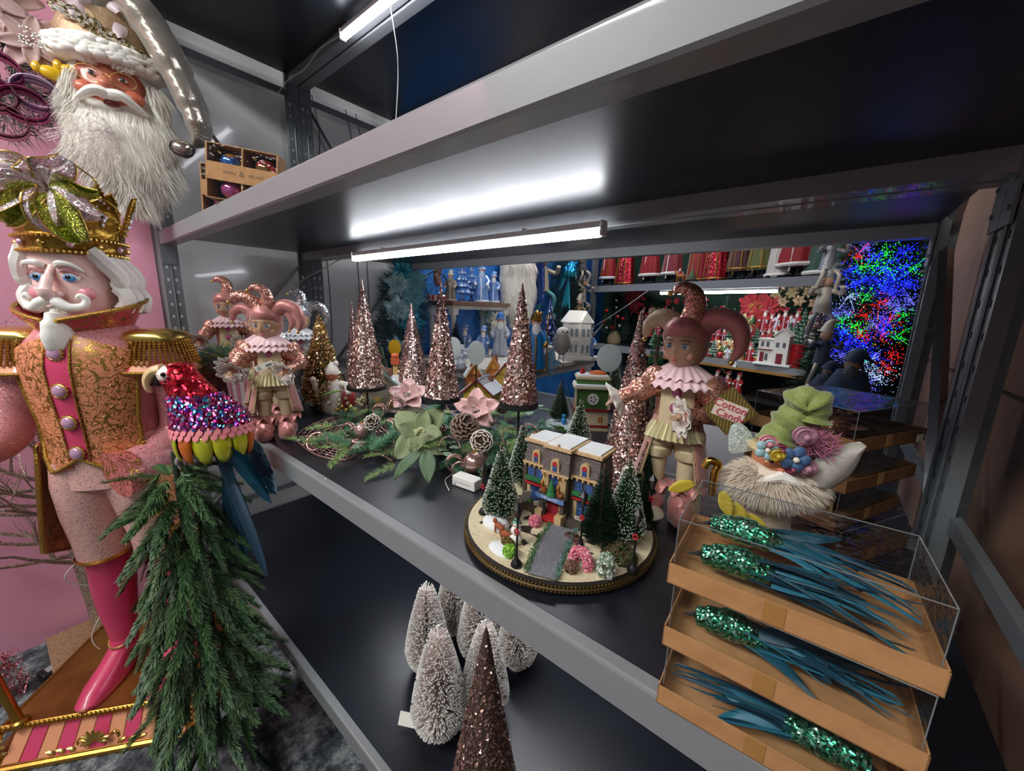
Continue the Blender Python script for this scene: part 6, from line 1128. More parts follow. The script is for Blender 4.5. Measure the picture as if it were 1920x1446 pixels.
def cottage(label, u, v, w_, h, d, wall, roof, rz=40, snow=True, z=None, Y=None, chim=True, trim='7a2c2c', s=1):
    p = at(u, v, 'Z', ZM) if Y is None else at(u, v, 'Y', Y); o = thing('toy_cottage', label, 'toy building', (p.x, p.y, ZM), R(rz)); hb = h*.6
    b = B(); b.box((0, 0, .004), (w_*1.15, d*1.15, .008)); b.mk('snow_base', SNB, o, smooth=False, bevel=.002)
    for k in range(9): b = B(); zz = .008+hb*k/9; b.box((0, 0, zz+hb/18), (w_, d, hb/9*.9)); b.mk('wall_board', wall, o, smooth=False, bevel=.0005)
    b = B(); b.add([Vector(q) for q in ((-w_/2, -d/2, hb), (w_/2, -d/2, hb), (0, -d/2, h-.006), (-w_/2, d/2, hb), (w_/2, d/2, hb), (0, d/2, h-.006))], [(0, 1, 2), (3, 5, 4), (0, 3, 4, 1), (0, 2, 5, 3), (1, 4, 5, 2)]); b.mk('gable', wall, o, smooth=False)
    for s_ in (-1, 1):
        L = math.hypot(w_/2, h-hb)*1.22; a = math.degrees(math.atan2(h-hb, w_/2)); M = TR(s_*w_/4*1.08, 0, (h+hb)/2) @ rot('Y', s_*a); b = B(); b.T = M; b.box((0, 0, 0), (L, d*1.16, .005)); b.mk('roof', roof, o, smooth=False, bevel=.001)
        if snow: b = B(); b.T = M; b.box((s_*L*.2, 0, .004), (L*.6, d*1.15, .005)); b.mk('roof_snow', SNB, o, smooth=False, bevel=.002)
        b = B(); b.T = M; b.box((0, -d*.585, 0), (L, .004, .007)); b.mk('barge_board', MR_(trim, .5), o, smooth=False)
    for x in (-w_*.25, w_*.25): b = B(); b.box((x, -d/2-.001, hb*.5), (w_*.2, .003, hb*.4)); b.mk('window', MR_('e8b84a', .4), o, smooth=False)
    b = B(); b.box((0, -d/2-.001, h*.72), (w_*.1, .003, h*.13)); b.mk('attic_window', MR_('e8b84a', .4), o, smooth=False)
    if chim: b = B(); b.box((w_*.2, d*.2, h*.92), (w_*.14, w_*.14, h*.3)); b.mk('chimney', MR_('8a5a48', .7), o, smooth=False)
    return o
YW = MR_('c9a83c', .6); GRR = mat('8c8f92', .7, bump=(300, 1, .002), var=('b8bcc0', 200), name='grey_shingle_roof')
cottage('yellow board toy cottage with a grey and snow roof behind the pink magnolia', 905, 765, .12, .125, .12, YW, GRR, 22)
cottage('small orange brick toy house left of the yellow toy cottage', 888, 738, .075, .15, .06, MR_('b8683c', .7), MR_('9a4a34', .6), 50, trim='d8c090')
cottage('tall orange gabled toy house behind the yellow toy cottage', 925, 728, .07, .16, .06, MR_('c9803c', .7), MR_('a04a38', .6), 40, snow=False, trim='d8a04a')
cottage('red roofed toy shop with snow right of the orange gabled house', 948, 730, .085, .13, .07, MR_('d8b04a', .6), MR_('a83a30', .6), 30)
cottage('cream toy shop with a slate roof under the yellow street clock', 722, 768, .12, .15, .1, MR_('b8b09c', .7), MR_('4c5258', .6), 60, trim='8fb0a0')
cottage('orange and white toy diner on the rear shelf beside the pale rose cone', 706, 742, .1, .175, .08, MR_('c86a3c', .6), MR_('a8b0b4', .5), 60, snow=False, trim='c86a3c')
p = at(744, 765, 'Z', ZM); o = thing('clock_tower', 'slim wooden toy tower with an orange top beside the toy shop', 'toy tower', (p.x, p.y, ZM), R(50)); b = B(); b.box((0, 0, .09), (.018, .018, .18)); b.mk('post', MR_('c8a064', .6), o, smooth=False, bevel=.001); b = B(); b.box((0, 0, .19), (.03, .03, .026)); b.sph((.0, 0, .21), (.016, .016, .012), 10, 8); b.mk('top', MR_('c8603c', .6), o, bevel=.001); b = B(); b.box((0, -.012, .12), (.024, .002, .034)); b.mk('price_tag', WHITEP, o, smooth=False)
p = at(740, 652, 'Y', 1.12); o = thing('yellow_plate', 'round golden yellow plate on a stem above the toy shop', 'holder', (p.x, p.y, ZM), R(48)); h = p.z-ZM; b = B(); b.cyl((0, 0, h), (0, .004, h), .04, n=28); q = b.mk('plate', mat('d8a81c', .35, bump=(40, .4), name='golden_yellow'), o); q.scale = (.75, 1, 1); b = B(); b.cyl((0, .004, 0), (0, .004, h), .002, n=6); b.lathe([(.02, 0), (.02, .003), (.003, .005)], 14); b.mk('stem', BLACKP, o)
def shelf_tree(label, u, v, h, r, z=ZM, n=2400, tips=True, cat='decorative tree'):
    p = at(u, v, 'Z', z); o = thing('brush_tree', label, cat, (p.x, p.y, z)); tr, g, w_ = brush(h, r, n, tip=tips, rb=.0007); tr.mk('trunk', BROWN, o); g.mk('bristles', NEED[0], o, kind='stuff', smooth=False)
    if tips: w_.mk('flocked_tips', WTIP, o, kind='stuff', smooth=False)
    b = B(); b.lathe([(r*.5, 0), (r*.5, .006), (.004, .010)], 16); b.mk('wooden_base', BROWN, o); return o
shelf_tree('green frosted brush tree right behind the roof of the stone manor', 1083, 850, .16, .042); shelf_tree('small green brush tree behind the green toy building', 1148, 765, .21, .05); shelf_tree('tiny green brush tree above the toy diner', 716, 735, .24, .045, n=1800); shelf_tree('dark green brush tree between the middle cone and the grey plate', 842, 752, .19, .045, n=1800, tips=False)
# snow globe cone
p = at(1050, 800, 'Z', ZM); o = thing('glass_tree_globe', 'clear glass cone globe holding a green tree and a tiny blue figure', 'snow globe', (p.x, p.y, ZM), R(30)); b = B(); b.lathe([(.052, 0), (.055, .008), (.05, .016), (.02, .018)], 28); b.mk('snow_base', SNB, o)
b = B(); b.lathe([(.052, .012), (.05, .03), (.03, .1), (.012, .16), (.002, .175)], 28); b.mk('glass_cone', CLEAR, o); tr, g, w_ = brush(.15, .036, 1800, tip=True, rb=.0006); g.mk('bristles', NEED[0], o, kind='stuff', smooth=False, loc=(-.004, .006, .014)); b = B(); b.cyl((-.004, .006, .012), (-.004, .006, .16), .0016, n=6); b.mk('tree_trunk', BROWN, o)
b = B(); b.sph((.012, -.03, .03), (.010, .008, .013), 10, 8); b.sph((.012, -.031, .048), .0075, 10, 8); b.tube([(.004, -.032, .05), (.02, -.032, .05)], .0022, 6); b.mk('blue_figure', MR_('2f8ac8', .4), o)
# green topiary behind the large rose cone
p = at(1222, 752, 'Y', 1.38); o = thing('topiary_tree', 'green spiral topiary standing behind the largest rose cone', 'decorative tree', (p.x, p.y, ZM)); b = B()
for k in range(5):
    for i in range(420): a = U(0, 2*PI); t_ = U(0, 1); r0 = .05-.009*k; z = .06+.055*k+.045*t_; rr = r0*(1-.35*t_); b.strand(Vector((cos(a)*rr*.8, sin(a)*rr*.8, z)), (cos(a), sin(a), U(-.4, .6)), .012, .002)
b.mk('foliage', [mat('4a7a50', .7, name='frosty_green')], o, kind='stuff', smooth=False); b = B(); b.cyl((0, 0, .0), (0, 0, .33), .008, n=8); b.lathe([(.03, 0), (.035, .045), (.03, .05)], 16); b.mk('pot', MR_('6a5a4a', .7), o)
# ---------------------------------------------------------------- figure kit for the displays behind
def figurine(o, h, robe, trim, face=None, beard='f0ece4', hat=None, arms=True, staff=False, sack=None):
    face = face or mat('c89478', .5, name='painted_face'); s = h; bm = mat(beard, .7, name='beard_white'); hat = hat or robe
    b = B(); b.loft([(0, 0, 0, .17*s, .14*s), (0, 0, .03*s, .18*s, .15*s), (0, 0, .3*s, .14*s, .12*s), (0, 0, .55*s, .12*s, .10*s), (0, 0, .68*s, .07*s, .07*s)], 18); rb_ = b.mk('robe', robe, o)
    b = B(); b.tube([(.175*s*cos(2*PI*k/18), .145*s*sin(2*PI*k/18), .03*s) for k in range(18)], .022*s, 6, close=True); b.tube([(0, -.15*s, .05*s), (0, -.135*s, .3*s), (0, -.11*s, .55*s)], .014*s, 6); b.mk('fur_trim', trim, o)
    b = B(); b.sph((0, -.01*s, .75*s), (.075*s, .075*s, .085*s), 16, 12, dollhead); b.mk('head', face, o)
    b = B(); b.sph((0, -.07*s, .66*s), (.065*s, .04*s, .10*s), 12, 9); b.sph((0, -.085*s, .72*s), (.045*s, .02*s, .018*s), 8, 6); b.mk('beard', bm, o)
    b = B(); b.tube(bez([(0, 0, .78*s), (.0, .01*s, .85*s), (.02*s, .02*s, .90*s), (.05*s, .02*s, .915*s)], 4), lambda t_: .09*s*(1-t_)**.6+.012*s, 12); b.mk('hat', hat, o); b = B(); b.tube([(.08*s*cos(2*PI*k/14), .08*s*sin(2*PI*k/14), .80*s) for k in range(14)], .02*s, 6, close=True); b.sph((.065*s, .02*s, .90*s), .028*s, 8, 6); b.mk('hat_trim', trim, o)
    if arms:
        for q in (-1, 1): b = B(); b.tube([(q*.09*s, 0, .62*s), (q*.17*s, -.05*s, .5*s), (q*.15*s, -.11*s, .44*s)], [.05*s, .05*s, .045*s], 8); ar = b.mk('arm', robe, o); b = B(); b.sph((q*.145*s, -.13*s, .43*s), .045*s, 8, 6); b.mk('mitten', trim, ar)
    if staff: b = B(); b.tube(bez([(.17*s, -.14*s, 0), (.17*s, -.14*s, .8*s), (.2*s, -.14*s, .9*s), (.24*s, -.14*s, .84*s)], 4), .012*s, 6); b.mk('staff', GOLD, o)
    if sack: b = B(); b.sph((-.17*s, .02*s, .45*s), (.09*s, .08*s, .12*s), 10, 8); b.mk('sack', sack, o)
SBLUE = mat('5f86c4', .35, coat=.5, var=('7fa0d4', 30), name='blue_glaze'); SBL2 = mat('4a72b4', .4, coat=.5, name='deep_blue_glaze'); CW = mat('dfe4ee', .5, name='china_white'); RED = mat('8e0e18', .65, sheen=.15, name='red_velvet_robe'); REDS = glit(['8c0f22', 'c8203a', '5a0814', 'f05060'], 200, .3, .6, .6); GRV = mat('17452f', .6, sheen=.5, name='green_velvet'); WFUR = mat('e9e4dc', .8, bump=(60, .8, .01), name='white_plush')
def fig(label, loc, h, robe, trim, rz=39, nm='santa_figurine', cat='figurine', **k): o = thing(nm, label, cat, loc, R(rz)); figurine(o, h, robe, trim, **k); return o
def stree(label, loc, h, r, m, tiers=6, nm='ceramic_tree', rz=0, tip=None):
    o = thing(nm, label, 'decorative tree', loc, rz)
    for k in range(tiers):
        z0 = h*(.18+.72*k/tiers); z1 = z0+h*.24; r0 = r*(1-k/(tiers+.6)); b = B(); n = 20
        b.rings([[Vector((rr*(1+.14*(j % 2))*cos(2*PI*j/n+k), rr*(1+.14*(j % 2))*sin(2*PI*j/n+k), z)) for j in range(n)] for rr, z in ((r0*.98, z0), (r0, z0+.006), (r0*.2, min(h, z1)))]); b.mk('tier', m, o)
        if tip: b = B(); b.rings([[Vector((rr*cos(2*PI*j/n+k), rr*sin(2*PI*j/n+k), z)) for j in range(n)] for rr, z in ((r0*1.02, z0+.008), (r0*.7, z0+.035*h/.4+.003))], cap=False); b.mk('snow_cap', tip, o)
    b = B(); b.lathe([(r*.55, 0), (r*.5, h*.03), (r*.18, h*.07), (r*.16, h*.2)], 18); b.mk('foot', m, o); return o
# ---------------------------------------------------------------- white display table along the blue wall
TW_ = mat('d5d0c8', .6, var=('bdb6ac', 8), name='whitewashed_wood')
o = thing('display_table', 'whitewashed display table along the blue wall', 'table', (-1.78, 2.18, 0))
b = B(); b.box((0, 0, .985), (.9, 1.16, .03)); b.mk('tabletop', TW_, o, smooth=False, bevel=.004); b = B(); b.box((0, 0, .945), (.84, 1.08, .05)); b.mk('apron', TW_, o, smooth=False, bevel=.003)
for x in (-.38, .38):
    for y in (-.5, .5): b = B(); b.lathe([(.03, 0), (.03, .02), (.018, .1), (.022, .5), (.018, .85), (.032, .88), (.032, .93)], 14, (x, y, 0)); b.mk('leg', TW_, o)
ZT = 1.0
o = thing('riser_table', 'small riser with brown top and four white turned legs on the display table', 'stand', (-2.085, 2.07, ZT))
b = B(); b.box((0, 0, .37), (.29, .60, .028)); b.mk('wooden_top', mat('7a5a44', .5, var=('6a4a38', 15), name='walnut_top'), o, smooth=False, bevel=.003); b = B(); b.box((0, 0, .343), (.26, .56, .026)); b.mk('white_apron', TW_, o, smooth=False, bevel=.002)
for x in (-.115, .115):
    for y in (-.265, .265): b = B(); b.box((x, y, .315), (.046, .046, .04)); b.lathe([(.024, 0), (.024, .015), (.016, .03), (.016, .28), (.019, .295)], 14, (x, y, 0)); b.mk('turned_leg', TW_, o)
def on_t(u, v, z=ZT): p = at(u, v, 'Z', z); return (p.x, p.y, z)
ZR = ZT+.3845
def on_r(u, X=-2.03): p = at(u, 566, 'X', X); return (X, p.y, ZR)
# riser top: toy wheel, owl doll, trees, blue santas
o = thing('spinning_wheel', 'dark toy wheel on a striped drum at the left end of the riser', 'toy', on_r(818), R(60)); b = B(); b.tube([(.075*cos(2*PI*k/24), 0, .10+.085*sin(2*PI*k/24)) for k in range(24)], .005, 6, close=True)
for k in range(8): b.cyl((0, 0, .10), (.075*cos(PI*k/4), 0, .10+.085*sin(PI*k/4)), .0018, n=5)
b.mk('wheel', mat('3a3a48', .4, .6, name='dark_metal'), o); b = B(); b.lathe([(.06, 0), (.062, .035), (.0, .036)], 24); b.mk('drum', mat('c9b8a8', .5, name='cream_drum'), o)
for k in range(12): b = B(); b.box((.0615*cos(PI*k/6), .0615*sin(PI*k/6), .018), (.004, .014, .03), rot('Z', 30*k)); b.mk('red_stripe', REDP, o, smooth=False)
b = B(); b.tube(bez([(.02, 0, .1), (.01, .02, .16), (.03, .02, .24)], 5), .025, 10); b.mk('brown_goose', MR_('6a4a42', .6), o)
fig('brown hooded doll with bobble hat on the riser', on_r(845), .22, mat('8a7c70', .8, bump=(60, .8, .006), name='taupe_fur'), mat('c8bfae', .8, name='oat_fur'), nm='hooded_doll', cat='doll', hat=mat('a8b0a0', .7, name='sage_wool'), beard='8a7c70')
for u, lab, s_ in ((866, 'blue and white ceramic tree on a foot, left of the pair on the riser', .30), (884, 'second blue and white ceramic tree on the riser beside the tall santa', .29)): p = on_r(u, -2.02 if u < 880 else -2.12); stree(lab, p, s_, .062, SBL2, 5, tip=CW)
fig('tall blue and white ceramic santa on the riser', on_r(903, -2.03), .30, SBLUE, CW, beard='b8c8e4'); fig('blue ceramic santa holding a white bag at the right end of the riser', on_r(925, -2.03), .25, SBLUE, CW, beard='e4e8f0', sack=CW)
# under the riser
fig('blue santa figurine standing under the riser on the left', on_t(872, 664), .235, SBLUE, CW); fig('blue santa figurine standing under the riser on the right', on_t(906, 668), .235, SBLUE, CW, staff=True)
o = thing('dark_brush_tree', 'dark blue brush tree with silver tip under the riser', 'decorative tree', on_t(855, 672)); tr, g, w_ = brush(.26, .07, 1500, tip=True, rb=.0012); tr.mk('trunk', BROWN, o); g.mk('bristles', mat('1c3348', .6, name='navy_bristle'), o, kind='stuff', smooth=False)
o = thing('white_flower_vase', 'white flower stem cluster beside the dark tree under the riser', 'flowers', on_t(865, 690), R(39)); b = B(); b.lathe([(.02, 0), (.03, .03), (.014, .06), (.018, .07)], 16); b.mk('vase', CW, o)
for k in range(16): b = B(); b.sph((U(-.04, .04), U(-.03, .02), U(.06, .13)), (.014, .010, .012), 8, 6); b.mk('blossom', CW, o)
fig('grey and blue snowman figure at the right foot of the riser', on_t(937, 668), .34, mat('b4bac4', .6, name='grey_white_plaster'), mat('8a94a8', .6, name='slate_trim'), nm='snowman_figure', beard='f0f0f0', hat=mat('2f6ab8', .5, name='blue_felt'))
# right part of the table
fig('blue nutcracker soldier with gold crown on a round base', on_t(1002, 696), .36, mat('1470b0', .35, coat=.4, name='azure_enamel'), GOLD, nm='nutcracker_figurine', cat='nutcracker', beard='e8e8e8', hat=GOLD, staff=True)
o = stree('tall swirling dark blue and silver tree behind the owls', on_t(1027, 676), .42, .075, mat('1f3a72', .2, .4, coat=.6, name='sapphire_glass'), 9, tip=mat('c0cce0', .2, .8, name='silver_swirl'))
def owl(label, loc, h, m, legs):
    o = thing('owl_figurine', label, 'owl', loc, R(55)); z0 = h*.35 if legs else 0; b = B(); b.loft([(0, 0, z0, .05*h, .05*h), (0, 0, z0+.1*h, .17*h, .14*h), (0, 0, z0+.35*h, .2*h, .17*h), (0, 0, z0+.5*h, .15*h, .14*h)], 18); b.mk('body', m, o); b = B(); b.sph((0, -.02*h, z0+.56*h), (.155*h, .14*h, .13*h), 16, 12); b.mk('head', mat('e4ddd0', .7, name='owl_face_white'), o)
    for q in (-1, 1): b = B(); b.sph((q*.055*h, -.15*h, z0+.58*h), .022*h, 8, 6); b.mk('eye', BLACKP, o); b = B(); b.sph((q*.17*h, .02*h, z0+.3*h), (.05*h, .1*h, .2*h), 10, 8); b.mk('wing', m, o)
    b = B(); b.cyl((0, -.155*h, z0+.55*h), (0, -.19*h, z0+.52*h), .02*h, .004*h, 6); b.mk('beak', GOLD, o)
    if legs:
        for q in (-1, 1): b = B(); b.cyl((q*.06*h, 0, 0), (q*.06*h, 0, z0+.03*h), .010*h, n=6); b.mk('leg', BROWN, o)
owl('long legged taupe owl beside the white ceramic house', on_t(1051, 692), .24, mat('a8a094', .7, name='taupe_feathers'), True); owl('cream owl left of the long legged owl', (lambda q: (q[0], q[1], ZT))(on_t(1028, 690)), .20, mat('d8d0c0', .7, name='cream_feathers'), False)
o = thing('blue_poinsettia', 'pale blue poinsettia flower lying at the feet of the owls', 'flower', Vector(on_t(1022, 693))+Vector((0, 0, .04)), R(39)); petalflower(o, (0, 0, 0), 6, .09, .045, mat('7fa4b8', .5, sheen=.4, name='ice_blue_petal'), 'petal', .5, 0, 2, .003)
CH = thing('ceramic_house', 'white glazed ceramic town house with arched windows on the table', 'ceramic house', on_t(1078, 674), R(48)); hw = .17
def ch(c, d, nm, m=WHITE, bv=.003): b = B(); b.box(c, d); return b.mk(nm, m, CH, smooth=False, bevel=bv)
ch((0, 0, .012), (hw+.04, .15, .024), 'plinth'); ch((0, 0, .14), (hw, .12, .24), 'walls'); ch((.04, -.012, .15), (.08, .12, .26), 'gable_bay'); ch((0, 0, .135), (hw+.016, .14, .010), 'string_course'); ch((0, -.0, .262), (hw+.02, .145, .010), 'eaves')
b = B(); b.add([Vector(q) for q in ((-.1, -.075, .265), (.1, -.075, .265), (.1, .075, .265), (-.1, .075, .265), (-.055, -.02, .345), (.055, -.02, .345), (.055, .02, .345), (-.055, .02, .345))], [(0, 1, 5, 4), (1, 2, 6, 5), (2, 3, 7, 6), (3, 0, 4, 7), (4, 5, 6, 7)]); b.mk('roof', WHITE, CH, smooth=False)
b = B(); b.add([Vector(q) for q in ((.0, -.085, .262), (.085, -.085, .262), (.042, -.085, .335), (.0, .02, .262), (.085, .02, .262), (.042, .02, .335))], [(0, 1, 2), (0, 2, 5, 3), (1, 4, 5, 2)]); b.mk('gable', WHITE, CH, smooth=False)
for x in (-.055, -.02, .025, .06):
    for z in (.08, .19): yy = -.0615 if x < 0 else -.0735; b = B(); b.box((x, yy, z), (.02, .004, .045)); b.cyl((x, yy+.002, z+.022), (x, yy-.002, z+.022), .010, n=12); b.mk('window', mat('9aa4a8', .3, name='grey_window'), CH, smooth=False)
fig('blue robed ceramic santa at the right corner of the display table', on_t(1103, 672), .24, SBLUE, CW, hat=mat('2c3c58', .5, name='navy_glaze')); stree('lilac ceramic tree between the white house and the corner santa', on_t(1092, 664), .26, .06, mat('9a9cc8', .4, coat=.4, name='lilac_glaze'), 6)
# on the blue wall
XW = -2.235
def wallp(u, v, X=XW): return at(u, v, 'X', X)
def cluster(label, name, cat, p, rz, flowers, green=None, n=900, r=(.12, .2), gm=None):
    o = thing(name, label, cat, p, R(rz))
    if n:
        g = B()
        for i in range(n): a = U(0, 2*PI); q = math.sqrt(U(0, 1)); g.strand(Vector((cos(a)*q*r[0], U(-.05, .02), sin(a)*q*r[1])), (cos(a)+U(-1, 1), U(-1, .2), sin(a)+U(-1, 1)), .07, .004)
        g.mk('greenery', gm or mat('24505a', .6, name='teal_fir'), o, kind='stuff', smooth=False)
    for (x, z, L, m) in flowers: petalflower(o, (x, -.06, z), 6, L, L*.5, m, 'petal', .35, U(0, 1), 2, .004)
    return o
T1 = mat('4f8a94', .5, sheen=.4, name='teal_velvet'); T2 = mat('8aa8ac', .4, .2, sheen=.4, name='frosted_aqua_petal'); T3 = mat('1e7f94', .4, .3, name='bright_teal_satin')
cluster('teal and silver poinsettia garland on the wall left of the riser', 'poinsettia_garland', 'garland', wallp(757, 575, -2.1), 60, [(-.03, .14, .09, T2), (.05, .06, .09, T1), (-.04, -.02, .10, T2), (.04, -.1, .09, T3), (.07, .16, .08, T1), (.0, .22, .08, T3)], n=1400, r=(.13, .26))
cluster('dark frosted fir hanging under the teal poinsettias', 'fir_swag', 'garland', wallp(740, 640, -2.12), 60, [(0, -.02, .06, T2)], n=1600, r=(.14, .16), gm=mat('3c5560', .6, name='frosted_blue_fir'))
cluster('cream flower spray on the blue wall behind the riser legs', 'flower_spray', 'flowers', wallp(922, 600, -2.18), 70, [(0, 0, .075, mat('d8d4c0', .6, name='ivory_petal')), (.06, -.03, .06, mat('c8c0a8', .6, name='cream_petal')), (-.05, .03, .05, T2)], n=500, r=(.1, .12), gm=mat('8aa89c', .6, name='sage_frond'))
cluster('long dark green garland hanging on the blue wall behind the blue parrot', 'fir_garland', 'garland', wallp(1062, 540, -2.13), 90, [], n=5200, r=(.34, .42), gm=mat('1f3d2e', .6, name='dark_fir'))
o = thing('santa_ornament', 'large white bearded santa head hanging on the blue wall', 'santa', wallp(966, 500, -2.12), R(72)); b = B(); b.sph((0, 0, .1), (.12, .1, .13), 24, 16, headfn); b.mk('face', SK, o); b = B(); b.loft([(0, -.03, -.52, .03, .02), (0, -.04, -.4, .1, .05), (0, -.05, -.2, .17, .08), (0, -.04, 0, .17, .08), (0, -.02, .06, .12, .06)], 20); bd = b.mk('beard', FURW, o); b = B()
for i in range(2200): z = U(-.5, .04); hw_ = .16*min(1, (z+.56)*3.2); a = U(-PI, 0); b.strand(Vector((cos(a)*hw_, -.04+sin(a)*.08, z)), (cos(a)*.3+.2*sin(z*30), -.3, -1), U(.05, .1), .004)
b.mk('beard_hair', FURW, bd, kind='stuff', smooth=False); b = B(); b.tube(bez([(.08, 0, .2), (.2, -.02, .1), (.24, -.03, -.1), (.26, -.03, -.3)], 5), lambda t_: .08*(1-.6*t_), 14); b.mk('hat_tail', mat('24407c', .3, .4, bump=(12, .6, .02), name='navy_satin'), o)
def elf(label, p, rz, c1, c2, s=1, nm='elf_doll'):
    o = thing(nm, label, 'elf', p, R(rz), None, s); b = B(); b.loft([(0, 0, -.04, .05, .04), (0, 0, .05, .04, .035), (0, 0, .12, .03, .03)], 14); b.mk('tunic', c1, o); b = B(); b.sph((0, -.01, .16), (.035, .035, .04), 14, 10, dollhead); b.mk('head', mat('b8907a', .5, name='elf_face'), o); b = B(); b.tube(bez([(0, 0, .18), (.02, 0, .25), (.07, 0, .26)], 5), lambda t_: .038*(1-t_)+.004, 10); b.mk('hat', c2, o)
    for q in (-1, 1):
        b = B(); b.tube(bez([(q*.03, 0, .1), (q*.08, -.04, .08), (q*.07, -.08, .12)], 4), .014, 8); b.mk('arm', c1, o); b = B(); b.tube(bez([(q*.02, 0, -.03), (q*.05, -.07, -.08), (q*.06, -.03, -.18), (q*.06, -.07, -.2)], 4), .014, 8); b.mk('leg', c2, o)
    return o
GS = mat('8a8a90', .4, .3, bump=(50, .6, .004), name='silver_grey_velvet'); GS2 = mat('b4aca0', .5, .2, bump=(50, .5, .004), name='champagne_cloth')
elf('teal and oatmeal elf doll hanging on the blue wall right of the santa head', wallp(1017, 535, -2.12), 70, mat('a89c88', .8, bump=(60, .6, .006), name='oat_fur_tunic'), mat('4a8a90', .6, name='teal_cloth'), 1.4)
elf('silver elf doll at the upper end of the dark garland', wallp(1092, 500, -2.1), 70, GS, GS2, 1.0); elf('silver grey elf doll below the upper silver elf', wallp(1092, 560, -2.1), 70, GS2, GS, 1.0); elf('gold skirted small elf doll above the lilac tree', wallp(1084, 592, -2.05), 70, mat('a8946a', .4, .5, name='dull_gold_cloth'), GS2, .85)
o = dup(pr, wallp(1075, 520, -1.98), R(200), 'iridescent blue parrot ornament on the dark garland', .9); BL = glit(['1470c8', '28b0e8', '1a3ab0', '60e8e0'], 160, .2, .8, .8, name='blue_sequins')
for c in o.children:
    if c.name.split('.')[0] in ('body', 'sequin', 'pink_scale', 'foil_feather', 'wing_feather', 'tail_feather'): c.data = c.data.copy(); c.data.materials.clear(); c.data.materials.append(BL if c.name.split('.')[0] in ('body', 'sequin', 'pink_scale') else T3)
# under the display table and on the floor
o = thing('shade_filler', 'dark low crate added for the shade under the display table', 'filler', (-1.85, 2.15, 0)); b = B(); b.box((0, 0, .29), (.42, 1.2, .58)); b.mk('filler_body', mat('16181e', .8, name='shade_black'), o, smooth=False, bevel=.004)  # added black box standing in for the shade under the table
for k in range(5): b = B(); b.box((.213, 0, .06+.115*k), (.008, 1.2, .095)); b.mk('filler_slat', mat('1d2026', .7, name='shade_dark'), o, smooth=False, bevel=.002)
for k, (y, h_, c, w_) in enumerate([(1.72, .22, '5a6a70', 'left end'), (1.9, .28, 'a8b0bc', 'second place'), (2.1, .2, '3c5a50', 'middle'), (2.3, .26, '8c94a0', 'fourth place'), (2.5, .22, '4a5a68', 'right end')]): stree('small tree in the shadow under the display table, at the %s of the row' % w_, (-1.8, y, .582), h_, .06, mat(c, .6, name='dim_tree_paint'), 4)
# ---------------------------------------------------------------- rear red display rack
FO = Vector((0, 3.28, 0)); FX = Vector((.9403, -.3404, 0)); FY = Vector((.3404, .9403, 0)); FA_ = -19.9
FR_ = thing('display_rack', 'grey rack of red and green decorations across the aisle', 'shelving', FO, R(FA_))
def fbox(c, d, nm, m, bv=0): b = B(); b.box(c, d); return b.mk(nm, m, FR_, smooth=False, bevel=bv)
for z in (.36, .985, 1.615): fbox((-.7, .02, z-.033), (3.1, .04, .066), 'beam', GREY); fbox((-.7, .3, z-.01), (3.1, .52, .018), 'shelf_board', BOARD); fbox((-.7, .58, z-.033), (3.1, .04, .066), 'beam', GREY)
for x in (-2.25, .87):
    for y in (.02, .58): fbox((x, y, 1.15), (.05, .05, 2.3), 'post', GREY2)
b = B(); b.tube([(-2.25, .05, 1.05), (-2.25, .55, 1.5)], .014, 4); b.mk('diagonal_brace', GREY2, FR_)
b = B(); b.box((-.5, -.004, .93), (2.2, .008, .02)); b.mk('gold_tinsel_edge', mat('a8783c', .5, .4, bump=(120, 1, .004), name='copper_trim'), FR_, smooth=False)
def fp(u, v=None, back=.12, z=.985):
    "point on the rear rack seen in column u, set back from its front edge"
    o_ = FO+FY*back; r = CR @ Vector((u-960, (v if v is not None else 650)-723, FPX)); k = o_.dot(FY)/r.dot(FY); p = r*k; return Vector((p.x, p.y, z if v is None else p.z+H))
a = fp(1322, back=.06); t3 = tube_light('lit white tube light under the upper shelf of the rear red rack', -.5, .5, 0, 0); t3.location = (a.x, a.y, 1.548); t3.rotation_euler[2] = R(FA_); t3.scale = (1.02, 1, 1)
# upper shelf: skirts of large dolls
SK_ = [(1130, RED, 'f', .13), (1160, REDS, 'g', .15), (1205, RED, 'w', .14), (1245, mat('7c1020', .6, sheen=.5, name='wine_velvet'), 'w', .13), (1290, mat('8c1022', .6, sheen=.5, name='crimson_velvet'), 'g', .12), (1322, REDS, 'g', .14), (1365, mat('4a1a1c', .6, sheen=.4, name='dark_wine_cloth'), 'g', .12), (1400, mat('5c6228', .55, sheen=.5, name='olive_velvet'), 'g', .11), (1438, mat('c8c2b8', .7, sheen=.4, name='ivory_cloth'), 'w', .11), (1470, RED, 'w', .17), (1540, GRV, 'w', .23)]
names = ['red coat with gold braid at the left end', 'sequined red gown second from the left', 'red coat with white fur hem', 'wine coloured coat behind the reindeer', 'crimson robe with gold trim', 'sparkling red gown with a slanting staff', 'dark wine skirt with gold band', 'olive green robe', 'ivory robed doll', 'red suit with thick white fur trim', 'wide green velvet skirt with white fur hem']
GB_ = mat('a8803c', .4, .7, bump=(200, .8), name='gold_galloon')
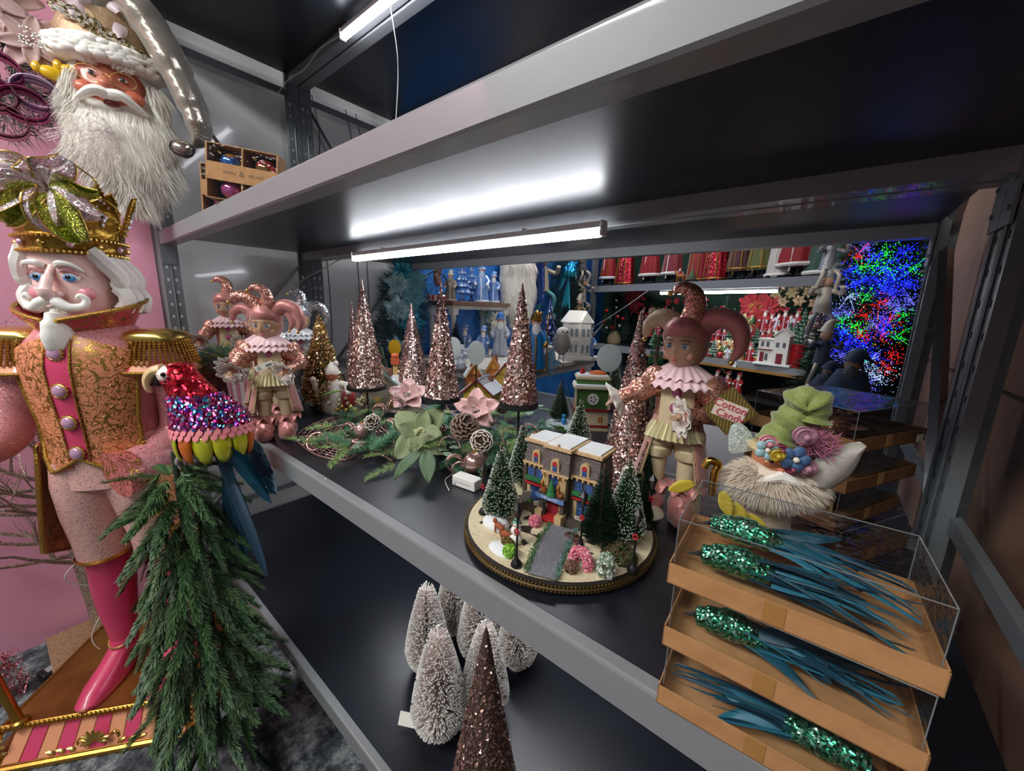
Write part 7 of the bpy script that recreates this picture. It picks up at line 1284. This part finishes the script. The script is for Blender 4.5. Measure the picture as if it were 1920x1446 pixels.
for (u, m, tr_, w_), nm_ in zip(SK_, names):
    w_ *= .8; hz0 = .08 if names.index(nm_) in (0, 2, 3, 6, 7, 9) else .012; a = fp(u, back=.2); o = thing('robed_doll', nm_+' on the upper rear shelf', 'doll', (a.x, a.y, 1.6155), R(FA_)); h = .75
    q = B(); q.rings([[Vector((cos(2*PI*j/48)*w_*rr*(1+.05*sin(9*2*PI*j/48+u)), sin(2*PI*j/48)*w_*.7*rr*(1+.05*sin(9*2*PI*j/48+u)), z)) for j in range(48)] for z, rr in ((hz0, 1.0), (hz0+.08, .95), (.27, .8), (.42, .6), (.5, .5), (.6, .42), (.62, .2))]); q.mk('robe', m, o, sharp=70)
    tm = WFUR if tr_ == 'w' else (CW if tr_ == 'f' else GB_); q = B(); q.tube([(cos(2*PI*j/40)*w_*1.0, sin(2*PI*j/40)*w_*.7, hz0+.018) for j in range(40)], .016 if tr_ != 'g' else .007, 7, close=True); q.mk('hem_trim', tm, o)
    q = B(); q.tube([(-.012, -w_*.68*.98, .05), (-.010, -w_*.60, .2), (-.008, -w_*.45, .4)], .005, 6); q.mk('front_trim', tm, o)
    for s_ in (-1, 1):
        if tr_ != 'w': q = B(); q.tube([(sin(s_*.5)*w_*k*1.02, -cos(.5)*w_*.7*k*1.02, z) for z, k in ((hz0, 1.0), (hz0+.08, .96), (.27, .82), (.42, .62))], .006, 5); q.mk('gold_braid', GB_, o)
    q = B(); q.sph((0, 0, .66), (.05, .05, .06), 12, 9, dollhead); q.mk('head', SKIN, o); q = B(); q.tube(bez([(0, 0, .69), (.02, .02, .77), (.07, .03, .8)], 4), lambda t_: .055*(1-t_)+.01, 10); q.mk('hat', m, o)
    for s_ in (-1, 1): q = B(); q.sph((s_*.04, -w_*.3, .018), (.03, .06, .018), 10, 6); q.cyl((s_*.04, 0, .0), (s_*.04, 0, .3), .03, n=12); q.mk('boot', mat('1a1c22', .7, name='dark_trousers'), o)
a = fp(1262, back=.03); o = thing('reindeer_ornament', 'brown reindeer with a small santa rider on the upper rear shelf edge', 'figurine', (a.x, a.y, 1.6155), R(FA_)); b = B(); b.sph((0, 0, .055), (.045, .018, .02), 12, 8); b.tube([(-.035, 0, .06), (-.05, 0, .09)], .010, 8); b.sph((-.057, 0, .095), (.016, .009, .010), 8, 6); b.mk('body', MR_('a8642c', .5), o)
for x in (-.03, .03):
    for y in (-.01, .01): b = B(); b.cyl((x, y, .05), (x, y, .0), .005, .003, 6); b.mk('leg', MR_('a8642c', .5), o)
b = B(); b.sph((-.01, 0, .085), (.016, .014, .02), 10, 8); b.sph((-.01, 0, .112), .012, 8, 6); b.mk('rider', REDP, o); b = B(); b.sph((-.01, -.008, .105), (.011, .008, .012), 8, 6); b.mk('rider_beard', CW, o)
a = fp(1282, back=.04); stree('tiny frosted tree beside the reindeer on the upper rear shelf', (a.x, a.y, 1.6155), .11, .035, mat('5a7058', .6, name='frosted_green'), 5)
# lower shelf crowd
ORD = ['first', 'second', 'third', 'fourth', 'fifth', 'sixth', 'seventh', 'eighth', 'ninth', 'tenth', 'eleventh', 'twelfth', 'thirteenth', 'fourteenth', 'fifteenth', 'sixteenth', 'seventeenth', 'eighteenth', 'nineteenth', 'twentieth']
def proto_fig(nm, *a, **k): o = thing(nm, 'x', 'figurine'); figurine(o, *a, **k); return o
pS = proto_fig('santa_figurine', .16, REDP, CW); pG = proto_fig('gnome_figurine', .15, mat('2c6a3c', .5, name='green_paint'), GOLDL, hat=REDP); pW = proto_fig('snowman_figurine', .14, CW, REDP, hat=BLACKP, beard='f0f0f0')
def proto_obj(nm, cat): return thing(nm, 'x', cat)
pT = stree('x', (0, 0, 0), .17, .045, mat('3c6448', .6, name='small_green_tree'), 5, 'mini_tree', 0, CW); pB = proto_obj('gift_box', 'gift'); b = B(); b.box((0, 0, .025), (.05, .05, .05)); b.mk('box', REDP, pB, smooth=False, bevel=.002); b = B(); b.box((0, 0, .0255), (.052, .010, .052)); b.box((0, 0, .0255), (.010, .052, .052)); b.tube([(-.02, 0, .062), (0, 0, .052), (.02, 0, .062)], .005, 6); b.mk('gold_ribbon', GOLDL, pB)
pO = proto_obj('red_bauble', 'bauble'); b = B(); b.sph((0, 0, .032), .032, 16, 12); b.mk('ball', mat('b01420', .12, .4, coat=1, name='red_glass'), pO); b = B(); b.cyl((0, 0, .062), (0, 0, .07), .008, n=8); b.mk('cap', GOLDL, pO)
pA = proto_fig('angel_figurine', .17, mat('b0904a', .4, .5, name='gold_gown'), CW, hat=GOLDL, beard='c89478'); 
for s_ in (-1, 1): b = B(); b.sph((s_*.045, .02, .11), (.035, .006, .05), 12, 8); b.mk('wing', mat('c8b890', .4, .3, name='feather_gold'), pA)
protos = [(pS, 'red santa figurine'), (pT, 'snowy mini tree'), (pW, 'snowman in black hat'), (pB, 'red gift box'), (pG, 'green gnome figurine'), (pO, 'shiny red bauble'), (pA, 'gold angel figurine')]
used = set()
rows = [(.05, list(range(1246, 1262, 14))+[1338, 1352, 1366, 1380, 1394, 1408, 1422, 1516, 1530, 1544], 1.0, 'front row', 0), (.17, list(range(1225, 1270, 14))+list(range(1334, 1440, 13))+[1490, 1506, 1522, 1540], 1.15, 'second row', .0), (.30, list(range(1205, 1262, 13))+list(range(1332, 1545, 12)), 1.3, 'third row', .10), (.42, list(range(1200, 1262, 13))+list(range(1332, 1550, 12)), 1.5, 'back row', .22)]
fbox((-.6, .36, 1.035), (1.9, .12, .1), 'riser_step', mat('2c1a18', .8, name='dark_riser')); fbox((-.6, .48, 1.095), (1.9, .12, .22), 'riser_step', mat('2c1a18', .8, name='dark_riser'))
for back, us_, sc_, rn, dz in rows:
    cnt = {}
    for i, u in enumerate(us_):
        k = [0, 3, 1, 5, 2, 4, 6][i % 7] if back < .1 else rnd.choice([0, 0, 1, 2, 4, 6, 0, 1, 3]); pz, dsc = protos[k]; cnt[k] = cnt.get(k, 0)+1
        z = .986+(.10 if .25 < back < .4 else (.22 if back > .4 else 0)); a = fp(u, back=back if back < .25 else (.36 if back < .4 else .48), z=z); lab = '%s, %s from left in the %s of the rear shelf' % (dsc, ORD[cnt[k]-1], rn)
        if k not in used: used.add(k); pz.location = a; pz.rotation_euler[2] = R(FA_+U(-15, 15)); pz['label'] = lab; pz['group'] = dsc+'s on the rear shelf'; pz.scale = (sc_*.85,)*3; continue
        dup(pz, a, R(FA_+U(-25, 25)), lab, sc_*U(.75, 1.0), dsc+'s on the rear shelf')
# named pieces of the lower rear shelf
a = fp(1455, back=.04); WH = thing('white_house', 'white toy house with wine red doors on the rear shelf', 'toy building', (a.x, a.y, .986), R(FA_+8))
def wh(c, d, nm, m=WHITE, bv=.001): b = B(); b.box(c, d); return b.mk(nm, m, WH, smooth=False, bevel=bv)
wh((0, 0, .008), (.24, .13, .016), 'snow_base', SNB, .004); wh((-.05, 0, .1), (.10, .09, .17), 'wing'); wh((.045, -.005, .115), (.095, .1, .2), 'main_block')
for s_ in (-1, 1): b = B(); b.T = TR(.045+s_*.026, -.005, .245) @ rot('Y', s_*42); b.box((0, 0, 0), (.076, .115, .008)); b.mk('roof', WHITE, WH, smooth=False)
b = B(); b.add([Vector(q) for q in ((-.002, -.055, .214), (.092, -.055, .214), (.045, -.055, .262), (-.002, .045, .214), (.092, .045, .214), (.045, .045, .262))], [(0, 1, 2), (3, 5, 4), (0, 3, 4, 1)]); b.mk('gable', WHITE, WH, smooth=False); wh((-.05, 0, .19), (.108, .1, .012), 'parapet')
WR_ = mat('7c1c30', .5, name='wine_door_paint'); wh((.045, -.0565, .055), (.04, .004, .075), 'door', WR_); wh((-.07, -.0465, .06), (.026, .004, .07), 'door', WR_); wh((-.04, -.0465, .06), (.018, .004, .05), 'window', mat('5a6068', .3, name='grey_pane'))
for x in (-.075, -.04, .025, .065): wh((x, -.0465 if x < 0 else -.0565, .155), (.018, .004, .035), 'window', mat('5a6068', .3, name='grey_pane'))
wh((-.05, -.05, .115), (.1, .012, .006), 'red_ledge', WR_)
a = fp(1497, back=.08); o = thing('pillar_candle', 'red pillar candle beside the white toy house', 'candle', (a.x, a.y, .986)); b = B(); b.lathe([(.04, 0), (.042, .005), (.042, .16), (.036, .163), (.02, .152), (.0, .15)], 24); b.mk('wax', mat('b01a20', .4, coat=.3, name='red_wax'), o); b = B(); b.cyl((0, 0, .15), (0, 0, .168), .0015, n=5); b.mk('wick', BLACKP, o)
fig('dark coated santa with a long beard right of the red candle', tuple(fp(1522, back=.14, z=.986)), .3, mat('2c332c', .7, bump=(60, .6), name='dark_plaid_coat'), WFUR, rz=-15)
a = fp(1150, back=.2); o = thing('ornamented_tree', 'dark green tabletop tree with red and silver baubles in a burlap base', 'christmas tree', (a.x, a.y, .986)); b = B()
for i in range(2600): t_ = rnd.random(); an = U(0, 2*PI); rr = .17*(1-t_)*U(.3, 1)+.01; b.strand(Vector((cos(an)*rr, sin(an)*rr, .12+.42*t_)), (cos(an), sin(an), U(-.3, .6)), .05, .004)
b.mk('needles', mat('1f3a2a', .6, name='deep_green_needles'), o, kind='stuff', smooth=False); b = B(); b.lathe([(.07, 0), (.08, .05), (.06, .1), (.03, .14)], 18); b.mk('burlap_base', mat('8a7a5c', .9, bump=(150, 1), name='burlap'), o); b = B(); b.cyl((0, 0, .1), (0, 0, .55), .008, n=6); b.mk('trunk', BROWN, o)
for k, (x, z) in enumerate([(-.08, .36), (.03, .40), (.06, .30), (-.03, .28), (-.1, .24), (.09, .2), (.0, .18), (-.06, .17), (.12, .28), (.02, .48)]): b = B(); b.sph((x, -.10+.08*z, z), .022, 12, 9); b.mk('bauble', mat('b01420', .12, .4, coat=1, name='red_glass') if k % 2 == 0 else mat('b8c0cc', .12, .9, name='silver_glass'), o)
# hanging on the dark green wall
def wp(u, v, back=.55): return fp(u, v, back)
RP = mat('b01622', .55, sheen=.5, name='red_poinsettia'); GP = mat('b09c70', .4, .4, name='gold_leaf_petal'); CP_ = mat('c8a888', .35, .5, name='champagne_petal')
def wcl(label, u, v, fl, n=300, r=(.12, .12), gm=GREEN[2], cat='wreath', name='poinsettia_wreath', back=.55): p = wp(u, v, back); return cluster(label, name, cat, p, FA_, fl, n=n, r=r, gm=gm)
wcl('red poinsettia wreath with ribbon on the dark green wall', 1428, 588, [(-.06, .08, .13, RP), (.08, .05, .12, RP), (0, -.06, .13, RP), (-.02, .04, .1, mat('b0743c', .4, .5, name='copper_ribbon')), (.1, -.08, .1, RP)], n=900, r=(.16, .18))
wcl('gold and white bell flower cluster hanging at the right of the green wall', 1500, 562, [(x, z, .05, CP_ if (k % 2) else GP) for k, (x, z) in enumerate([(-.16, .05), (-.1, -.02), (-.04, .05), (.02, -.01), (.08, .06), (.13, -.03), (.18, .05), (-.13, .12), (0, .12), (.1, .13)])], n=200, r=(.2, .08), cat='garland', name='bell_garland')
wcl('gold poinsettia pick between the jester horn and the white toy house', 1388, 608, [(0, 0, .1, GP), (.06, .02, .07, GP)], n=60, r=(.05, .05), cat='flower', name='gold_poinsettia', back=.3)
wcl('red poinsettia swag at the left end of the rear shelf above the ornamented tree', 1200, 560, [(-.08, .03, .13, RP), (.03, .06, .12, RP), (-.02, -.08, .12, RP)], n=300, r=(.15, .1), cat='garland', name='poinsettia_swag')
wcl('red berry and fir garland under the rear tube light', 1275, 570, [(-.1, .02, .04, RP), (.0, .03, .04, RP), (.12, .02, .05, RP), (.2, .0, .04, RP), (.3, .03, .05, RP)], n=700, r=(.35, .05), cat='garland', name='berry_garland')
a = wp(1362, 575); o = thing('metal_tree', 'flat green metal tree ornament on the dark green wall', 'ornament', (a.x, a.y, a.z-.12), R(FA_)); b = B(); b.cyl((0, 0, -.02), (0, 0, .25), .004, n=6)
for k in range(6):
    for s_ in (-1, 1): b.tube([(0, 0, .22-.035*k), (s_*(.02+.015*k), 0, .19-.035*k)], .006, 5, flat=.4)
b.mk('branches', mat('4a6a4c', .6, name='verdigris'), o)
cord('thin fairy light wire slanting across the rear shelf at the left', [fp(1110, 615, -.02), fp(1150, 590, -.05), fp(1180, 570, -.05), fp(1215, 545, -.04)], .003)
o = thing('price_tag', 'white price tag on the front beam of the rear shelf', 'tag', fp(1377, 684, -.012), R(FA_)); b = B(); b.box((0, 0, 0), (.03, .002, .042)); b.mk('tag', WHITEP, o, smooth=False, bevel=.004)
# trio of figures under the rear shelf
fbox((-.35, .25, .70), (1.6, .5, .016), 'low_shelf', mat('241c18', .7, name='dark_shelf'))
for k, u in enumerate((1353, 1374, 1395)): a = fp(u, back=.07, z=.709); fig('little red and white santa under the rear shelf, %s of three' % ('left', 'middle', 'right')[k], tuple(a), .2, REDP, CW, rz=FA_)
# ---------------------------------------------------------------- fibre optic tree, grey elves at the right
FT = thing('fibre_optic_tree', 'large dark tree glowing with blue, green and red fibre optic tips', 'christmas tree', (.14, 2.35, 0), 0)
g = B(); 
def ftree_r(z): return max(.03, .40*(1-(z-.3)/1.75))
for i in range(9000): z = U(.3, 1.95); a = U(-PI, 0); rr = ftree_r(z)*U(.5, .95); g.strand(Vector((cos(a)*rr, sin(a)*rr, z)), (cos(a), sin(a)*1.0, U(-.5, .5)), .07, .004)
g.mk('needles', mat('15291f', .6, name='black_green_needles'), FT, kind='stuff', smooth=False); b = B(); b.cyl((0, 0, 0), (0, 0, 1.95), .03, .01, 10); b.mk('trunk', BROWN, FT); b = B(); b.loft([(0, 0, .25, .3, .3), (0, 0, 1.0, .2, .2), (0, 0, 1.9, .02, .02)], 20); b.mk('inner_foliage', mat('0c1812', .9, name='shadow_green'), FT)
EB, EG, ER, EV, EWH = (mat('1020d0', .4, em='1a28ff', es=2.2, name='blue_fibre_light'), mat('10a020', .4, em='22e636', es=1.8, name='green_fibre_light'), mat('c01010', .4, em='ff2414', es=1.5, name='red_fibre_light'), mat('6060f0', .4, em='7a7cff', es=1.0, name='violet_fibre_light'), mat('a0c0ff', .4, em='b8d4ff', es=1.6, name='white_fibre_light'))
SPT = [(1620, 462, 'v'), (1640, 478, 'b'), (1665, 470, 'g'), (1700, 470, 'b'), (1720, 500, 'g'), (1700, 498, 'b'), (1668, 500, 'g'), (1640, 495, 'g'), (1612, 505, 'g'), (1595, 500, 'b'), (1600, 530, 'b'), (1650, 525, 'b'), (1680, 520, 'b'), (1590, 552, 'w'), (1625, 552, 'g'), (1662, 540, 'b'), (1670, 565, 'v'), (1652, 565, 'r'), (1620, 590, 'r'), (1690, 575, 'v'), (1700, 590, 'g'), (1640, 605, 'v'), (1665, 600, 'b'), (1672, 600, 'r'), (1600, 610, 'g'), (1612, 620, 'g'), (1576, 620, 'b'), (1617, 628, 'r'), (1655, 628, 'r'), (1590, 640, 'b'), (1620, 645, 'b'), (1570, 650, 'b'), (1685, 630, 'g'), (1640, 665, 'b'), (1615, 672, 'g'), (1632, 675, 'w'), (1575, 665, 'v'), (1660, 620, 'b'), (1640, 700, 'w'), (1655, 705, 'w'), (1630, 720, 'v'), (1670, 690, 'r'), (1680, 665, 'r'), (1575, 600, 'g'), (1585, 585, 'v'), (1605, 475, 'r'), (1680, 545, 'b'), (1712, 530, 'b'), (1560, 590, 'v'), (1715, 560, 'v'), (1660, 500, 'b'), (1620, 520, 'b')]
MM = {'b': EB, 'g': EG, 'r': ER, 'v': EV, 'w': EWH}
for u, v, k in SPT:
    p = at(u, v, 'Y', 2.1); o_ = p-Vector((.14, 2.35, 0)); d0 = Vector((o_.x, o_.y-.05, .05)).normalized(); b = B()
    for i in range(170 if k in 'bv' else 110):
        d = (d0+Vector((U(-1, 1), U(-1, 1), U(-1, 1)))*.95).normalized(); q = o_-d0*.05+d*U(.01, .08); b.flake(q, (-.3, -1, .2), U(.001, .0042), .9, .6)
        if i % 30 == 0: b.spike(o_-d0*.02, q, .0005, .0005)
    b.mk('fibre_spray', MM[k], FT, smooth=False, kind='stuff')
elf('grey elf doll climbing at the upper left of the glowing tree', at(1552, 495, 'Y', 2.0), 25, GS, GS2, .55); elf('grey elf doll stretched out at the middle left of the glowing tree', at(1542, 575, 'Y', 2.0), 10, GS2, GS, .62); elf('slate elf doll with crossed legs at the lower left of the glowing tree', at(1540, 672, 'Y', 1.9), 15, mat('4a5468', .7, name='slate_blue_cloth'), GS2, .55)
def seated(label, u, v, Y, s, m):
    o = thing('seated_gnome', label, 'gnome', at(u, v, 'Y', Y), R(10), None, s*.9); b = B(); b.loft([(0, 0, -.16, .13, .1), (0, 0, -.05, .12, .09), (0, 0, .05, .07, .06)], 18); b.mk('coat', m, o); b = B(); b.sph((0, -.02, .08), (.045, .045, .05), 14, 10, dollhead); b.mk('head', mat('8a6a5c', .6, name='shaded_face'), o); b = B(); b.sph((-.01, -.05, .02), (.04, .03, .07), 10, 8); b.mk('beard', mat('4c565c', .8, bump=(80, 1, .006), name='grey_beard'), o); b = B(); b.tube(bez([(0, 0, .1), (.03, 0, .16), (.09, 0, .12)], 5), lambda t_: .055*(1-t_)+.008, 12); b.sph((.095, 0, .115), .014, 8, 6); b.mk('hat', m, o)
seated('dark blue coated gnome with grey beard before the glowing tree', 1592, 708, 1.8, .6, mat('2a3e58', .7, bump=(20, .4), name='navy_wool')); seated('smaller hooded figure left of the dark blue gnome', 1548, 712, 1.85, .42, mat('39445a', .7, name='dull_blue_cloth'))
